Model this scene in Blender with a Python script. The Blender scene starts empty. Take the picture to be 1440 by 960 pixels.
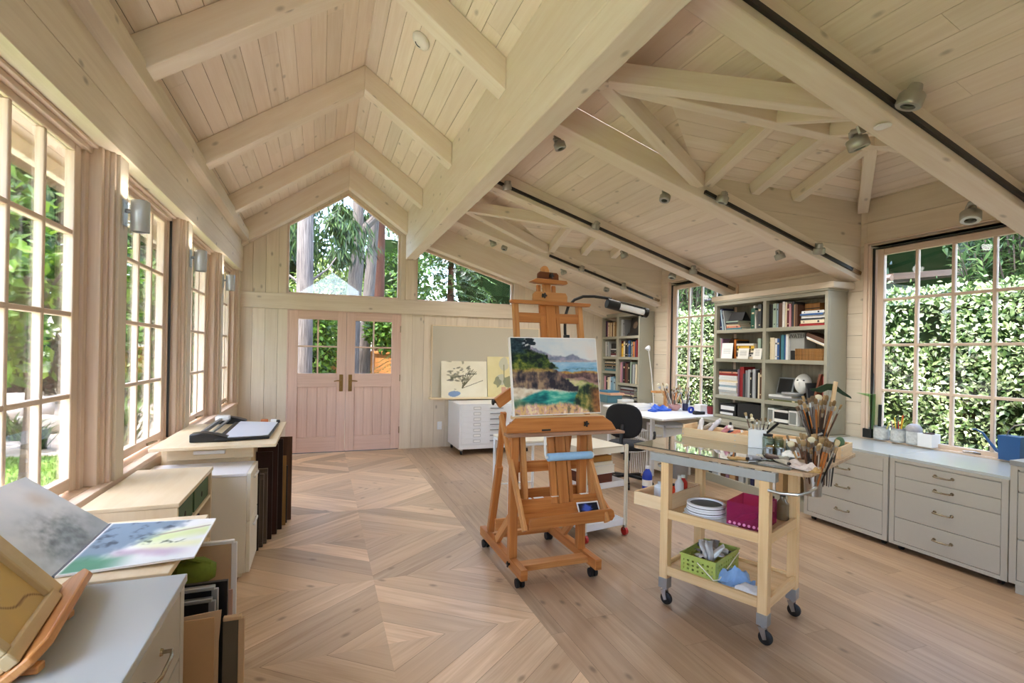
import bpy, bmesh, math, random
from mathutils import Vector, Matrix
random.seed(7)
C = bpy.context.scene.collection
sc = bpy.context.scene
PI = math.pi
V = Vector

# ------------------------------------------------------------------ colour + materials
def lin(c):
    return tuple((x / 12.92 if x <= 0.04045 else ((x + 0.055) / 1.055) ** 2.4) for x in [k / 255.0 for k in c])
def rgba(c): return (*lin(c), 1.0)

def new_mat(name):
    m = bpy.data.materials.new(name); m.use_nodes = True
    nt = m.node_tree
    return m, nt, nt.nodes, nt.links, nt.nodes['Principled BSDF']

def mk(name, col, rough=0.5, metal=0.0, spec=0.5, noise=0.0, nscale=40.0, bump=0.0, coat=0.0, trans=0.0):
    m, nt, N, L, b = new_mat(name)
    b.inputs['Base Color'].default_value = rgba(col)
    b.inputs['Roughness'].default_value = rough
    b.inputs['Metallic'].default_value = metal
    b.inputs['Specular IOR Level'].default_value = spec
    b.inputs['Coat Weight'].default_value = coat
    if trans: b.inputs['Transmission Weight'].default_value = trans
    tc = N.new('ShaderNodeTexCoord')
    nz = N.new('ShaderNodeTexNoise'); nz.inputs['Scale'].default_value = nscale; nz.inputs['Detail'].default_value = 3
    L.new(tc.outputs['Object'], nz.inputs['Vector'])
    if noise:
        mx = N.new('ShaderNodeMix'); mx.data_type = 'RGBA'
        d = tuple(max(0, k * (1 - noise)) for k in lin(col)); e = tuple(min(1, k * (1 + noise * .6)) for k in lin(col))
        mx.inputs[6].default_value = (*d, 1); mx.inputs[7].default_value = (*e, 1)
        L.new(nz.outputs['Fac'], mx.inputs[0]); L.new(mx.outputs[2], b.inputs['Base Color'])
    if bump:
        bp = N.new('ShaderNodeBump'); bp.inputs['Strength'].default_value = bump; bp.inputs['Distance'].default_value = 0.004
        L.new(nz.outputs['Fac'], bp.inputs['Height']); L.new(bp.outputs['Normal'], b.inputs['Normal'])
    return m

def wood(name, light, dark, rough=0.55, grain=26.0, knots=0.0, var=0.16, tint=None, spec=0.35, stretch=1.6, contrast=1.0):
    """grain runs along U of the UV map (metres); 'rnd' is one random number per board"""
    m, nt, N, L, b = new_mat(name)
    uv = N.new('ShaderNodeUVMap')
    at = N.new('ShaderNodeAttribute'); at.attribute_name = 'rnd'
    mp = N.new('ShaderNodeMapping'); mp.inputs['Scale'].default_value = (stretch, grain, 1)
    L.new(uv.outputs['UV'], mp.inputs['Vector'])
    n1 = N.new('ShaderNodeTexNoise'); n1.inputs['Scale'].default_value = 1.0; n1.inputs['Detail'].default_value = 5
    n1.inputs['Distortion'].default_value = 0.6
    L.new(mp.outputs['Vector'], n1.inputs['Vector'])
    mp2 = N.new('ShaderNodeMapping'); mp2.inputs['Scale'].default_value = (stretch * 2.5, grain * 5, 1)
    L.new(uv.outputs['UV'], mp2.inputs['Vector'])
    n2 = N.new('ShaderNodeTexNoise'); n2.inputs['Scale'].default_value = 1.0; n2.inputs['Detail'].default_value = 2
    L.new(mp2.outputs['Vector'], n2.inputs['Vector'])
    ad = N.new('ShaderNodeMath'); ad.operation = 'MULTIPLY_ADD'; ad.inputs[1].default_value = 0.35
    L.new(n2.outputs['Fac'], ad.inputs[0]); L.new(n1.outputs['Fac'], ad.inputs[2])
    mr = N.new('ShaderNodeMapRange'); mr.inputs[1].default_value = 0.67 - .27 / contrast; mr.inputs[2].default_value = 0.67 + .27 / contrast
    L.new(ad.outputs[0], mr.inputs[0])
    mx = N.new('ShaderNodeMix'); mx.data_type = 'RGBA'
    mx.inputs[6].default_value = rgba(light); mx.inputs[7].default_value = rgba(dark)
    L.new(mr.outputs[0], mx.inputs[0])
    out = mx.outputs[2]
    # per-board brightness and warmth
    hs = N.new('ShaderNodeHueSaturation')
    vr = N.new('ShaderNodeMapRange'); vr.inputs[3].default_value = 1 - var; vr.inputs[4].default_value = 1 + var * .7
    L.new(at.outputs['Fac'], vr.inputs[0]); L.new(vr.outputs[0], hs.inputs['Value'])
    L.new(out, hs.inputs['Color']); out = hs.outputs['Color']
    if tint:
        fr = N.new('ShaderNodeMath'); fr.operation = 'FRACT'
        mu = N.new('ShaderNodeMath'); mu.operation = 'MULTIPLY'; mu.inputs[1].default_value = 7.31
        L.new(at.outputs['Fac'], mu.inputs[0]); L.new(mu.outputs[0], fr.inputs[0])
        m2 = N.new('ShaderNodeMath'); m2.operation = 'MULTIPLY'; m2.inputs[1].default_value = 0.55
        L.new(fr.outputs[0], m2.inputs[0])
        mt = N.new('ShaderNodeMix'); mt.data_type = 'RGBA'; mt.inputs[7].default_value = rgba(tint)
        L.new(m2.outputs[0], mt.inputs[0]); L.new(out, mt.inputs[6]); out = mt.outputs[2]
    if knots:
        mk_ = N.new('ShaderNodeMapping'); mk_.inputs['Scale'].default_value = (2.6, 5.0, 1)
        L.new(uv.outputs['UV'], mk_.inputs['Vector'])
        vo = N.new('ShaderNodeTexVoronoi'); vo.voronoi_dimensions = '2D'; vo.inputs['Scale'].default_value = 1.0
        L.new(mk_.outputs['Vector'], vo.inputs['Vector'])
        kr = N.new('ShaderNodeMapRange'); kr.inputs[1].default_value = 0.03; kr.inputs[2].default_value = 0.10
        kr.inputs[3].default_value = 1.0; kr.inputs[4].default_value = 0.0
        L.new(vo.outputs['Distance'], kr.inputs[0])
        sp = N.new('ShaderNodeSeparateColor'); L.new(vo.outputs['Color'], sp.inputs[0])
        gt = N.new('ShaderNodeMath'); gt.operation = 'LESS_THAN'; gt.inputs[1].default_value = 0.28
        L.new(sp.outputs[0], gt.inputs[0])
        ml = N.new('ShaderNodeMath'); ml.operation = 'MULTIPLY'; L.new(kr.outputs[0], ml.inputs[0]); L.new(gt.outputs[0], ml.inputs[1])
        ml2 = N.new('ShaderNodeMath'); ml2.operation = 'MULTIPLY'; ml2.inputs[1].default_value = knots; L.new(ml.outputs[0], ml2.inputs[0])
        mk2 = N.new('ShaderNodeMix'); mk2.data_type = 'RGBA'
        mk2.inputs[7].default_value = (*[k * .45 for k in lin(dark)], 1)
        L.new(ml2.outputs[0], mk2.inputs[0]); L.new(out, mk2.inputs[6]); out = mk2.outputs[2]
    L.new(out, b.inputs['Base Color'])
    b.inputs['Roughness'].default_value = rough
    b.inputs['Specular IOR Level'].default_value = spec
    bp = N.new('ShaderNodeBump'); bp.inputs['Strength'].default_value = 0.12; bp.inputs['Distance'].default_value = 0.002
    L.new(ad.outputs[0], bp.inputs['Height']); L.new(bp.outputs['Normal'], b.inputs['Normal'])
    return m

def glass_mat(name, tint=(255, 255, 255), refl=0.06):
    m, nt, N, L, b = new_mat(name)
    N.remove(b)
    t = N.new('ShaderNodeBsdfTransparent'); t.inputs[0].default_value = rgba(tint)
    g = N.new('ShaderNodeBsdfGlossy'); g.inputs['Roughness'].default_value = 0.02
    lw = N.new('ShaderNodeLayerWeight'); lw.inputs['Blend'].default_value = 0.12
    ma = N.new('ShaderNodeMath'); ma.operation = 'MULTIPLY_ADD'; ma.inputs[1].default_value = 0.6; ma.inputs[2].default_value = refl * .5
    L.new(lw.outputs['Fresnel'], ma.inputs[0])
    mx = N.new('ShaderNodeMixShader'); L.new(ma.outputs[0], mx.inputs[0]); L.new(t.outputs[0], mx.inputs[1]); L.new(g.outputs[0], mx.inputs[2])
    L.new(mx.outputs[0], N['Material Output'].inputs['Surface'])
    return m

def film_mat(name, tint, dif, k=.35):
    m, nt, N, L, b = new_mat(name)
    t = N.new('ShaderNodeBsdfTransparent'); t.inputs[0].default_value = rgba(tint); b.inputs['Base Color'].default_value = rgba(dif); b.inputs['Roughness'].default_value = .15
    mx = N.new('ShaderNodeMixShader'); mx.inputs[0].default_value = k; L.new(t.outputs[0], mx.inputs[1]); L.new(b.outputs[0], mx.inputs[2]); L.new(mx.outputs[0], N['Material Output'].inputs['Surface']); return m

def leaf_mat(name, cols, rough=0.45, transl=0.35, spec=0.4):
    m, nt, N, L, b = new_mat(name)
    at = N.new('ShaderNodeAttribute'); at.attribute_name = 'rnd'
    cr = N.new('ShaderNodeValToRGB'); e = cr.color_ramp.elements
    e[0].color = rgba(cols[0]); e[1].color = rgba(cols[-1])
    for i, c in enumerate(cols[1:-1]):
        k = e.new((i + 1) / (len(cols) - 1)); k.color = rgba(c)
    L.new(at.outputs['Fac'], cr.inputs[0]); L.new(cr.outputs[0], b.inputs['Base Color'])
    b.inputs['Roughness'].default_value = rough; b.inputs['Specular IOR Level'].default_value = spec
    tr = N.new('ShaderNodeBsdfTranslucent')
    L.new(cr.outputs[0], tr.inputs[0])
    mx = N.new('ShaderNodeMixShader'); mx.inputs[0].default_value = transl
    L.new(b.outputs[0], mx.inputs[1]); L.new(tr.outputs[0], mx.inputs[2]); L.new(mx.outputs[0], N['Material Output'].inputs['Surface'])
    return m

def attr_mat(name, rough=0.6, spec=0.3, attr='Col'):
    m, nt, N, L, b = new_mat(name)
    at = N.new('ShaderNodeAttribute'); at.attribute_name = attr
    L.new(at.outputs['Color'], b.inputs['Base Color'])
    b.inputs['Roughness'].default_value = rough; b.inputs['Specular IOR Level'].default_value = spec
    return m

# ------------------------------------------------------------------ mesh builder
class MB:
    def __init__(s): s.v = []; s.f = []; s.uv = []; s.mi = []; s.rn = []; s.M = None
    def add(s, verts, faces, uvs=None, mi=0, rnd=None):
        o = len(s.v)
        if s.M is not None: verts = [s.M @ V(p) for p in verts]
        s.v.extend([tuple(p) for p in verts])
        r = random.random() if rnd is None else rnd
        for i, f in enumerate(faces):
            s.f.append([o + k for k in f]); s.mi.append(mi); s.rn.append(r)
            s.uv.append(uvs[i] if uvs else [(verts[k][0], verts[k][2]) for k in f])
        return s
    def hexa(s, P, mi=0, rnd=None):
        """8 points: 0-3 bottom ring, 4-7 top ring"""
        P = [V(p) for p in P]
        F = [(0, 3, 2, 1), (4, 5, 6, 7), (0, 1, 5, 4), (1, 2, 6, 5), (2, 3, 7, 6), (3, 0, 4, 7)]
        ax = [P[1] - P[0], P[3] - P[0], P[4] - P[0]]
        L = max(ax, key=lambda a: a.length); u = L.normalized() if L.length > 0 else V((1, 0, 0))
        ou, ov = random.uniform(0, 50), random.uniform(0, 50)
        uvs = []
        for f in F:
            n = (P[f[1]] - P[f[0]]).cross(P[f[2]] - P[f[0]])
            if n.length > 1e-12: n.normalize()
            uu = u if abs(n.dot(u)) < .8 else min(ax, key=lambda a: abs(n.dot(a.normalized())) if a.length > 0 else 9).normalized()
            w = n.cross(uu)
            uvs.append([(P[k].dot(uu) + ou, P[k].dot(w) + ov) for k in f])
        return s.add(P, F, uvs, mi, rnd)
    def box(s, x0, y0, z0, x1, y1, z1, mi=0, rnd=None):
        x0, x1 = min(x0, x1), max(x0, x1); y0, y1 = min(y0, y1), max(y0, y1); z0, z1 = min(z0, z1), max(z0, z1)
        return s.hexa([(x0, y0, z0), (x1, y0, z0), (x1, y1, z0), (x0, y1, z0), (x0, y0, z1), (x1, y0, z1), (x1, y1, z1), (x0, y1, z1)], mi, rnd)
    def bar(s, p0, p1, w, h, up=(0, 0, 1), mi=0, rnd=None):
        p0, p1 = V(p0), V(p1); d = (p1 - p0).normalized(); up = V(up)
        sd = d.cross(up)
        if sd.length < 1e-6: sd = d.cross(V((0, 1, 0)))
        sd.normalize(); u2 = sd.cross(d).normalized()
        a, b = sd * w / 2, u2 * h / 2
        return s.hexa([p0 - a - b, p1 - a - b, p1 + a - b, p0 + a - b, p0 - a + b, p1 - a + b, p1 + a + b, p0 + a + b], mi, rnd)
    def prism(s, poly, vec, udir=None, mi=0, rnd=None):
        P = [V(p) for p in poly]; vec = V(vec); n = len(P)
        nrm = V((0, 0, 0))
        for i in range(n): nrm += P[i].cross(P[(i + 1) % n])
        if nrm.dot(vec) > 0: P = P[::-1]
        Q = [p + vec for p in P]; A = P + Q
        F = [tuple(range(n)), tuple(range(2 * n - 1, n - 1, -1))] + [(i, i + n, (i + 1) % n + n, (i + 1) % n) for i in range(n)]
        if udir is None:
            udir = max((P[(i + 1) % n] - P[i] for i in range(n)), key=lambda a: a.length)
        u = V(udir).normalized(); ou, ov = random.uniform(0, 50), random.uniform(0, 50)
        uvs = []
        for f in F:
            nn = (A[f[1]] - A[f[0]]).cross(A[f[2]] - A[f[0]])
            nn = nn.normalized() if nn.length > 1e-12 else V((0, 0, 1))
            uu = u if abs(nn.dot(u)) < .9 else vec.normalized()
            if abs(nn.dot(uu)) > .9: uu = nn.orthogonal()
            w = nn.cross(uu)
            uvs.append([(A[k].dot(uu) + ou, A[k].dot(w) + ov) for k in f])
        return s.add(A, F, uvs, mi, rnd)
    def poly(s, pts, udir=(1, 0, 0), mi=0, rnd=None):
        P = [V(p) for p in pts]; u = V(udir).normalized()
        n = (P[1] - P[0]).cross(P[2] - P[0]); n = n.normalized() if n.length > 1e-12 else V((0, 0, 1))
        w = n.cross(u); ou, ov = random.uniform(0, 50), random.uniform(0, 50)
        return s.add(P, [tuple(range(len(P)))], [[(p.dot(u) + ou, p.dot(w) + ov) for p in P]], mi, rnd)
    def tube(s, pts, r, n=8, mi=0, rnd=None, caps=True):
        P = [V(p) for p in pts]; R = r if isinstance(r, (list, tuple)) else [r] * len(P)
        T = []
        for i in range(len(P)):
            a = P[max(0, i - 1)]; b = P[min(len(P) - 1, i + 1)]; T.append((b - a).normalized())
        ref = V((0, 0, 1)) if abs(T[0].z) < .9 else V((1, 0, 0))
        e1 = T[0].cross(ref).normalized(); vs = []; ln = [0]
        for i in range(len(P)):
            e1 = (e1 - T[i] * e1.dot(T[i])).normalized(); e2 = T[i].cross(e1)
            for k in range(n):
                a = 2 * PI * k / n; vs.append(P[i] + (e1 * math.cos(a) + e2 * math.sin(a)) * R[i])
            if i: ln.append(ln[-1] + (P[i] - P[i - 1]).length)
        F = []; U = []; o = random.uniform(0, 30)
        for i in range(len(P) - 1):
            for k in range(n):
                k2 = (k + 1) % n
                F.append((i * n + k, i * n + k2, (i + 1) * n + k2, (i + 1) * n + k))
                c = 2 * PI * max(R) / n
                U.append([(ln[i] + o, k * c + o), (ln[i] + o, (k + 1) * c + o), (ln[i + 1] + o, (k + 1) * c + o), (ln[i + 1] + o, k * c + o)])
        if caps:
            F.append(tuple(range(n - 1, -1, -1))); U.append([(0, 0)] * n)
            F.append(tuple((len(P) - 1) * n + k for k in range(n))); U.append([(0, 0)] * n)
        return s.add(vs, F, U, mi, rnd)
    def cyl(s, p0, p1, r0, r1=None, n=16, mi=0, rnd=None, caps=True):
        return s.tube([p0, p1], [r0, r0 if r1 is None else r1], n, mi, rnd, caps)
    def lathe(s, prof, c=(0, 0, 0), n=24, mi=0, rnd=None, M=None, closed=False):
        """profile of (r,z) outward going up; M optional 4x4 applied after"""
        vs = []; F = []; c = V(c)
        for r, z in prof:
            for k in range(n):
                a = 2 * PI * k / n; p = V((r * math.cos(a), r * math.sin(a), z))
                vs.append((M @ p if M is not None else p) + c)
        m = len(prof)
        for i in range(m - 1):
            for k in range(n):
                k2 = (k + 1) % n; F.append((i * n + k, i * n + k2, (i + 1) * n + k2, (i + 1) * n + k))
        if not closed:
            if prof[0][0] > 1e-5: F.append(tuple(range(n - 1, -1, -1)))
            if prof[-1][0] > 1e-5: F.append(tuple((m - 1) * n + k for k in range(n)))
        else:
            for k in range(n):
                k2 = (k + 1) % n; F.append(((m - 1) * n + k, (m - 1) * n + k2, k2, k))
        return s.add(vs, F, [[(vs[k].x, vs[k].z) for k in f] for f in F], mi, rnd)
    def ball(s, c, r, n=14, m=8, mi=0, sc_=(1, 1, 1)):
        M = Matrix.Diagonal((*sc_, 1))
        return s.lathe([(r * math.sin(PI * i / m) if 0 < i < m else 0.00001, -r * math.cos(PI * i / m)) for i in range(m + 1)], c, n, mi, None, M)
    def build(s, name, mats, parent=None, bevel=0.0, smooth=True, label=None, cat=None, group=None, kind=None, world=True, ang=35, loc=None, seg=2):
        vs = s.v; W = Matrix.Identity(4)
        if parent is not None:
            if world: inv = WM[parent.name].inverted(); vs = [inv @ V(p) for p in vs]
            wm = WM[parent.name].copy()
        else:
            if loc is None:
                xs = [p[0] for p in vs]; ys = [p[1] for p in vs]; zs = [p[2] for p in vs]
                loc = ((min(xs) + max(xs)) / 2, (min(ys) + max(ys)) / 2, min(zs))
            vs = [(p[0] - loc[0], p[1] - loc[1], p[2] - loc[2]) for p in vs]
            wm = Matrix.Translation(loc)
        me = bpy.data.meshes.new(name); me.from_pydata([tuple(p) for p in vs], [], s.f)
        for m in (mats if isinstance(mats, (list, tuple)) else [mats]): me.materials.append(m)
        ul = me.uv_layers.new(name='UVMap')
        flat = []
        for u in s.uv:
            for a in u: flat.extend(a)
        ul.data.foreach_set('uv', flat)
        me.polygons.foreach_set('material_index', s.mi)
        at = me.attributes.new('rnd', 'FLOAT', 'FACE'); at.data.foreach_set('value', s.rn)
        if smooth:
            me.polygons.foreach_set('use_smooth', [True] * len(s.f)); me.set_sharp_from_angle(angle=math.radians(ang))
        me.update()
        o = bpy.data.objects.new(name, me); C.objects.link(o)
        if parent is not None: o.parent = parent
        else: o.location = loc
        WM[o.name] = wm
        if bevel:
            b = o.modifiers.new('bevel', 'BEVEL'); b.width = bevel; b.segments = seg; b.limit_method = 'ANGLE'; b.angle_limit = math.radians(40)
            b.harden_normals = False
        tag(o, label, cat, group, kind)
        return o
WM = {}
def tag(o, label=None, cat=None, group=None, kind=None):
    if label: o['label'] = label
    if cat: o['category'] = cat
    if group: o['group'] = group
    if kind: o['kind'] = kind
    return o
def thing(name, label, cat, loc=(0, 0, 0), rz=0.0, group=None, M=None):
    o = bpy.data.objects.new(name, None); C.objects.link(o); o.empty_display_size = .05
    if M is None: M = Matrix.Translation(loc) @ Matrix.Rotation(rz, 4, 'Z')
    o.matrix_world = M; WM[o.name] = M.copy()
    return tag(o, label, cat, group)
def dup(root, M, label=None, group=None):
    def cp(o, par):
        c = o.copy(); C.objects.link(c)
        WM[c.name] = M.copy()
        if par is not None: c.parent = par
        for ch in KIDS(o): cp(ch, c)
        return c
    r = cp(root, None); r.matrix_world = M; WM[r.name] = M.copy()
    def setw(o):
        for ch in KIDS(o): WM[ch.name] = M.copy(); setw(ch)
    setw(r)
    if label: r['label'] = label
    if group: r['group'] = group
    return r
def KIDS(o): return [c for c in bpy.data.objects if c.parent == o]
def T(x, y, z): return Matrix.Translation((x, y, z))
def RZ(a): return Matrix.Rotation(a, 4, 'Z')
def RX(a): return Matrix.Rotation(a, 4, 'X')
def RY(a): return Matrix.Rotation(a, 4, 'Y')
ORD = ['first', 'second', 'third', 'fourth', 'fifth', 'sixth', 'seventh', 'eighth', 'ninth', 'tenth', 'eleventh', 'twelfth', 'thirteenth', 'fourteenth', 'fifteenth', 'sixteenth', 'seventeenth', 'eighteenth', 'nineteenth', 'twentieth']

def clip(poly, ax, lo, hi):
    def half(P, sgn, lim):
        o = []
        for i in range(len(P)):
            a, b = P[i], P[(i + 1) % len(P)]
            da, db = sgn * (a[ax] - lim), sgn * (b[ax] - lim)
            if da >= 0: o.append(a)
            if (da > 0 and db < 0) or (da < 0 and db > 0):
                t = da / (da - db); o.append((a[0] + (b[0] - a[0]) * t, a[1] + (b[1] - a[1]) * t))
        return o
    P = half(poly, 1, lo)
    return half(P, -1, hi) if len(P) > 2 else []

def board_fill(mb, poly, P, n, width, gap=0.003, off=0.0, cut=None, mi=0):
    """convex poly in (a,b); boards run along a, strips across b; P(a,b)->3D; n thickness vector"""
    b0 = min(p[1] for p in poly); b1 = max(p[1] for p in poly)
    k = math.floor((b0 - off) / width)
    while off + k * width < b1:
        s0, s1 = off + k * width + gap / 2, off + (k + 1) * width - gap / 2; k += 1
        q = clip(poly, 1, s0, s1)
        if len(q) < 3: continue
        a0 = min(p[0] for p in q); a1 = max(p[0] for p in q)
        if a1 - a0 < 1e-3: continue
        cuts = [a0]
        if cut:
            x = a0 + random.uniform(.3, 1) * cut
            while x < a1 - .3: cuts.append(x); x += random.uniform(.7, 1.2) * cut
        cuts.append(a1)
        for c0, c1 in zip(cuts, cuts[1:]):
            r = clip(q, 0, c0 + (.0008 if c0 > a0 else 0), c1 - (.0008 if c1 < a1 else 0))
            r2 = []
            for p in r:
                if not r2 or abs(p[0] - r2[-1][0]) + abs(p[1] - r2[-1][1]) > 1e-5: r2.append(p)
            if len(r2) > 2 and abs(r2[0][0] - r2[-1][0]) + abs(r2[0][1] - r2[-1][1]) < 1e-5: r2.pop()
            if len(r2) < 3: continue
            pts = [V(P(*p)) for p in r2]
            mb.prism(pts, n, V(P(1, 0)) - V(P(0, 0)), mi)

# ------------------------------------------------------------------ materials
M_ = {}
M_['pine'] = wood('whitewashed_pine', (241, 231, 217), (222, 206, 186), knots=.55, var=.10, tint=(234, 216, 200), contrast=.8)
M_['pine2'] = wood('whitewashed_pine_beam', (240, 231, 217), (224, 208, 188), knots=.6, var=.05, contrast=.7, grain=16)
M_['pinewall'] = wood('whitewashed_pine_wall', (226, 214, 194), (206, 190, 167), knots=.7, var=.08, tint=(216, 204, 184), contrast=.8)
M_['fir'] = wood('pale_fir_joinery', (226, 206, 186), (208, 184, 162), var=.05, contrast=.8, grain=40)
M_['door'] = wood('pinkish_fir_door', (222, 193, 177), (204, 172, 155), var=.05, contrast=.8, grain=40)
M_['oakfloor'] = wood('pale_oak_floor', (222, 196, 164), (182, 150, 116), rough=.36, knots=.7, var=.34, tint=(204, 174, 140), spec=.5, grain=22)
M_['plankfloor'] = wood('brown_oak_floor', (188, 162, 133), (146, 119, 92), rough=.34, knots=.7, var=.22, tint=(170, 140, 112), spec=.5, grain=22)
M_['dark'] = mk('dark_gap', (40, 32, 26), .8)
M_['oak'] = wood('orange_oak', (205, 138, 74), (166, 98, 46), rough=.4, var=.14, grain=36, spec=.45)
M_['oak2'] = wood('pale_orange_oak', (216, 158, 96), (180, 116, 62), rough=.4, var=.1, grain=36, spec=.45)
M_['beech'] = wood('beech', (233, 201, 152), (213, 174, 122), rough=.42, var=.07, grain=30)
M_['maple'] = wood('maple', (240, 223, 190), (224, 200, 160), rough=.4, var=.08, grain=12, contrast=.8)
M_['ply'] = wood('pale_pine_ply', (238, 212, 172), (222, 190, 146), rough=.5, var=.06, grain=18)
M_['darkwood'] = wood('dark_brown_wood', (74, 44, 28), (44, 24, 16), rough=.4, var=.2)
M_['greige'] = mk('greige_paint', (178, 173, 162), .42, noise=.03)
M_['greigetop'] = mk('greige_laminate_top', (178, 185, 186), .22, spec=.6)
M_['sage'] = mk('sage_grey_paint', (158, 155, 138), .45, noise=.03)
M_['sageback'] = wood('grey_stained_backboard', (142, 134, 118), (118, 110, 96), var=.08)
M_['white'] = mk('white_enamel', (232, 233, 234), .35)
M_['cream'] = mk('cream_enamel', (232, 226, 208), .35)
M_['offwhite'] = mk('off_white_laminate', (236, 234, 228), .3)
M_['black'] = mk('black_plastic', (22, 22, 24), .4)
M_['blackfab'] = mk('black_fabric', (18, 19, 24), .85, noise=.2, nscale=200)
M_['steel'] = mk('brushed_steel', (190, 190, 188), .28, metal=1)
M_['nickel'] = mk('satin_nickel', (168, 156, 138), .25, metal=1)
M_['galv'] = mk('galvanised_steel', (176, 180, 182), .42, metal=.85, noise=.06)
M_['brass'] = mk('aged_brass', (150, 120, 74), .38, metal=.9, noise=.2)
M_['alu'] = mk('grey_aluminium', (150, 154, 158), .38, metal=.7)
M_['glass'] = glass_mat('window_glass')
M_['clear'] = glass_mat('clear_glass_jar', (226, 232, 226), .12)
M_['linen'] = mk('linen_cloth', (196, 188, 168), .9, noise=.10, nscale=160, bump=.3)
M_['paper'] = mk('white_paper', (244, 243, 240), .7)
M_['kraft'] = mk('kraft_card', (186, 148, 104), .8, noise=.05)
M_['tan'] = mk('tan_board', (196, 166, 130), .75, noise=.05)
M_['rubber'] = mk('black_rubber', (16, 16, 17), .6)
M_['red'] = mk('red_plastic', (176, 34, 30), .4)
M_['blue'] = mk('blue_plastic', (28, 60, 170), .35)

# ------------------------------------------------------------------ camera
F_PX, YAW, ROLL, CYO, H = 713.02, .36013, .01852, 15.83, 1.52
cam = bpy.data.cameras.new('studio_camera'); co = bpy.data.objects.new('studio_camera', cam); C.objects.link(co)
cy_, sy_ = math.cos(YAW), math.sin(YAW)
fw = V((sy_, cy_, 0)); rt = V((cy_, -sy_, 0)); upv = V((0, 0, 1))
cr_, sr_ = math.cos(ROLL), math.sin(ROLL)
r3 = rt * cr_ + upv * sr_; u3 = upv * cr_ - rt * sr_
mw = Matrix((r3, u3, -fw)).transposed().to_4x4(); mw.translation = (0, 0, H)
co.matrix_world = mw
cam.sensor_width = 36; cam.lens = F_PX / 1440 * 36; cam.shift_y = CYO / 1440; cam.clip_start = .05; cam.clip_end = 300
sc.camera = co
sc.view_settings.view_transform = 'Standard'; sc.view_settings.look = 'None'; sc.view_settings.gamma = 1
sc.view_settings.use_curve_mapping = False
# ================================================================== SHELL
YF = 7.95; YB = -2.4; XL = -1.08; XR = 5.0
AX, AZ, SL = 0.345, 4.22, 0.70            # gable ridge
def zg(x): return AZ - SL * abs(x - AX)
def zr(x): return 3.46 - 0.306 * (x - 1.69)   # ceiling of the lean-to
def zrb(x): return 3.263 - 0.29 * (x - 1.69)  # underside of its rafters
NT = [0]
def trim(mb, mat=None, what='', bevel=.006, **k):
    NT[0] += 1
    return mb.build('trim_%d' % NT[0], mat or M_['pine2'], bevel=bevel, label=what, cat='beam' , kind='structure', **k)

# ---- floor
fl = MB()
bw = 0.237
cx, hx, per = 0.352, 0.838, 1.56; yc0 = 2.674
base_z = 0.0
kx = .79
y0f, y1f = YB, YF
n0 = math.floor((y0f - yc0) / per) - 1
for j in range(n0, n0 + 10):
    yc = yc0 + j * per
    for sx in (-1, 1):
        for sy in (-1, 1):
            k = 0
            while k * bw < kx * hx + per / 2:
                lo, hi = k * bw, (k + 1) * bw; k += 1
                # strip of v = kx*dx + dy inside the rectangle 0..hx, 0..per/2
                R = [(0, 0), (hx, 0), (hx, per / 2), (0, per / 2)]
                Q = [(p[0], kx * p[0] + p[1]) for p in R]
                Q = clip(Q, 1, lo + .0009, hi - .0009)
                if len(Q) < 3: continue
                q = [(cx + sx * p[0], yc + sy * (p[1] - kx * p[0])) for p in Q]
                q = clip(q, 1, y0f, y1f)
                if len(q) < 3: continue
                if sx * sy < 0: q = q[::-1]
                fl.poly([(x, y, 0) for x, y in q], (1, -kx * sx * sy, 0), mi=0)
def strip(x0, x1, mi, w, L):
    x = x0
    while x < x1 - 1e-4:
        xe = min(x + w, x1); y = YB - random.uniform(0, L)
        while y < YF:
            ye = y + random.uniform(.6, 1.2) * L
            a, b = max(y, YB), min(ye, YF)
            if b > a + .02:
                fl.poly([(x + .0006, a + .0004, 0), (xe - .0006, a + .0004, 0), (xe - .0006, b - .0004, 0), (x + .0006, b - .0004, 0)], (0, 1, 0), mi=mi)
            y = ye
        x = xe
strip(cx + hx, cx + hx + .085, 1, .085, 2.2)
strip(cx + hx + .085, XR + .1, 1, .178, 1.9)
strip(cx - hx - .085, cx - hx, 1, .085, 2.2)
strip(XL - .1, cx - hx - .085, 1, .178, 1.9)
fl.box(XL - .25, YB - .1, -.12, XR + .25, YF + .12, -.004, mi=2)
fl.build('floor', [M_['oakfloor'], M_['plankfloor'], M_['dark']], smooth=False, label='pale oak floor with a border of long planks around diamond pattern boards', cat='floor', kind='structure')

# ---- ceiling boards with a backing sheet over them
ce = MB()
def ceil_piece(poly, zf, width, along='y', cut=2.6, th=.018, back=True):
    nx = (zf(1, 0) - zf(0, 0), zf(0, 1) - zf(0, 0))
    n = V((-nx[0], -nx[1], 1)).normalized()
    if along == 'y':
        pp = [(y, x) for x, y in poly]; P = lambda a, b: (b, a, zf(b, a))
    else:
        pp = [(x, y) for x, y in poly]; P = lambda a, b: (a, b, zf(a, b))
    board_fill(ce, pp, P, n * th, width, cut=cut)
    if back: ce.prism([V((x, y, zf(x, y))) + n * (th + .004) for x, y in poly], n * .05, (0, 1, 0), mi=1)
ceil_piece([(-1.75, YB - .5), (AX, YB - .5), (AX, YF + .06), (-1.75, YF + .06)], lambda x, y: zg(AX) - SL * (AX - x), .112)
ceil_piece([(AX, YB - .5), (1.3, YB - .5), (1.3, YF + .06), (AX, YF + .06)], lambda x, y: zg(AX) - SL * (x - AX), .112)
zrf = lambda x, y: zr(x)
YD = [(2.09, 3.5), (5.25, 6.65)]           # the two dormers, between rafters
XW = 5.06
for a, b in ((YB - .5, 2.065), (3.525, 5.225), (6.675, YF + .06)):
    ceil_piece([(1.3, a), (XW, a), (XW, b), (1.3, b)], zrf, .15)
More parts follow.
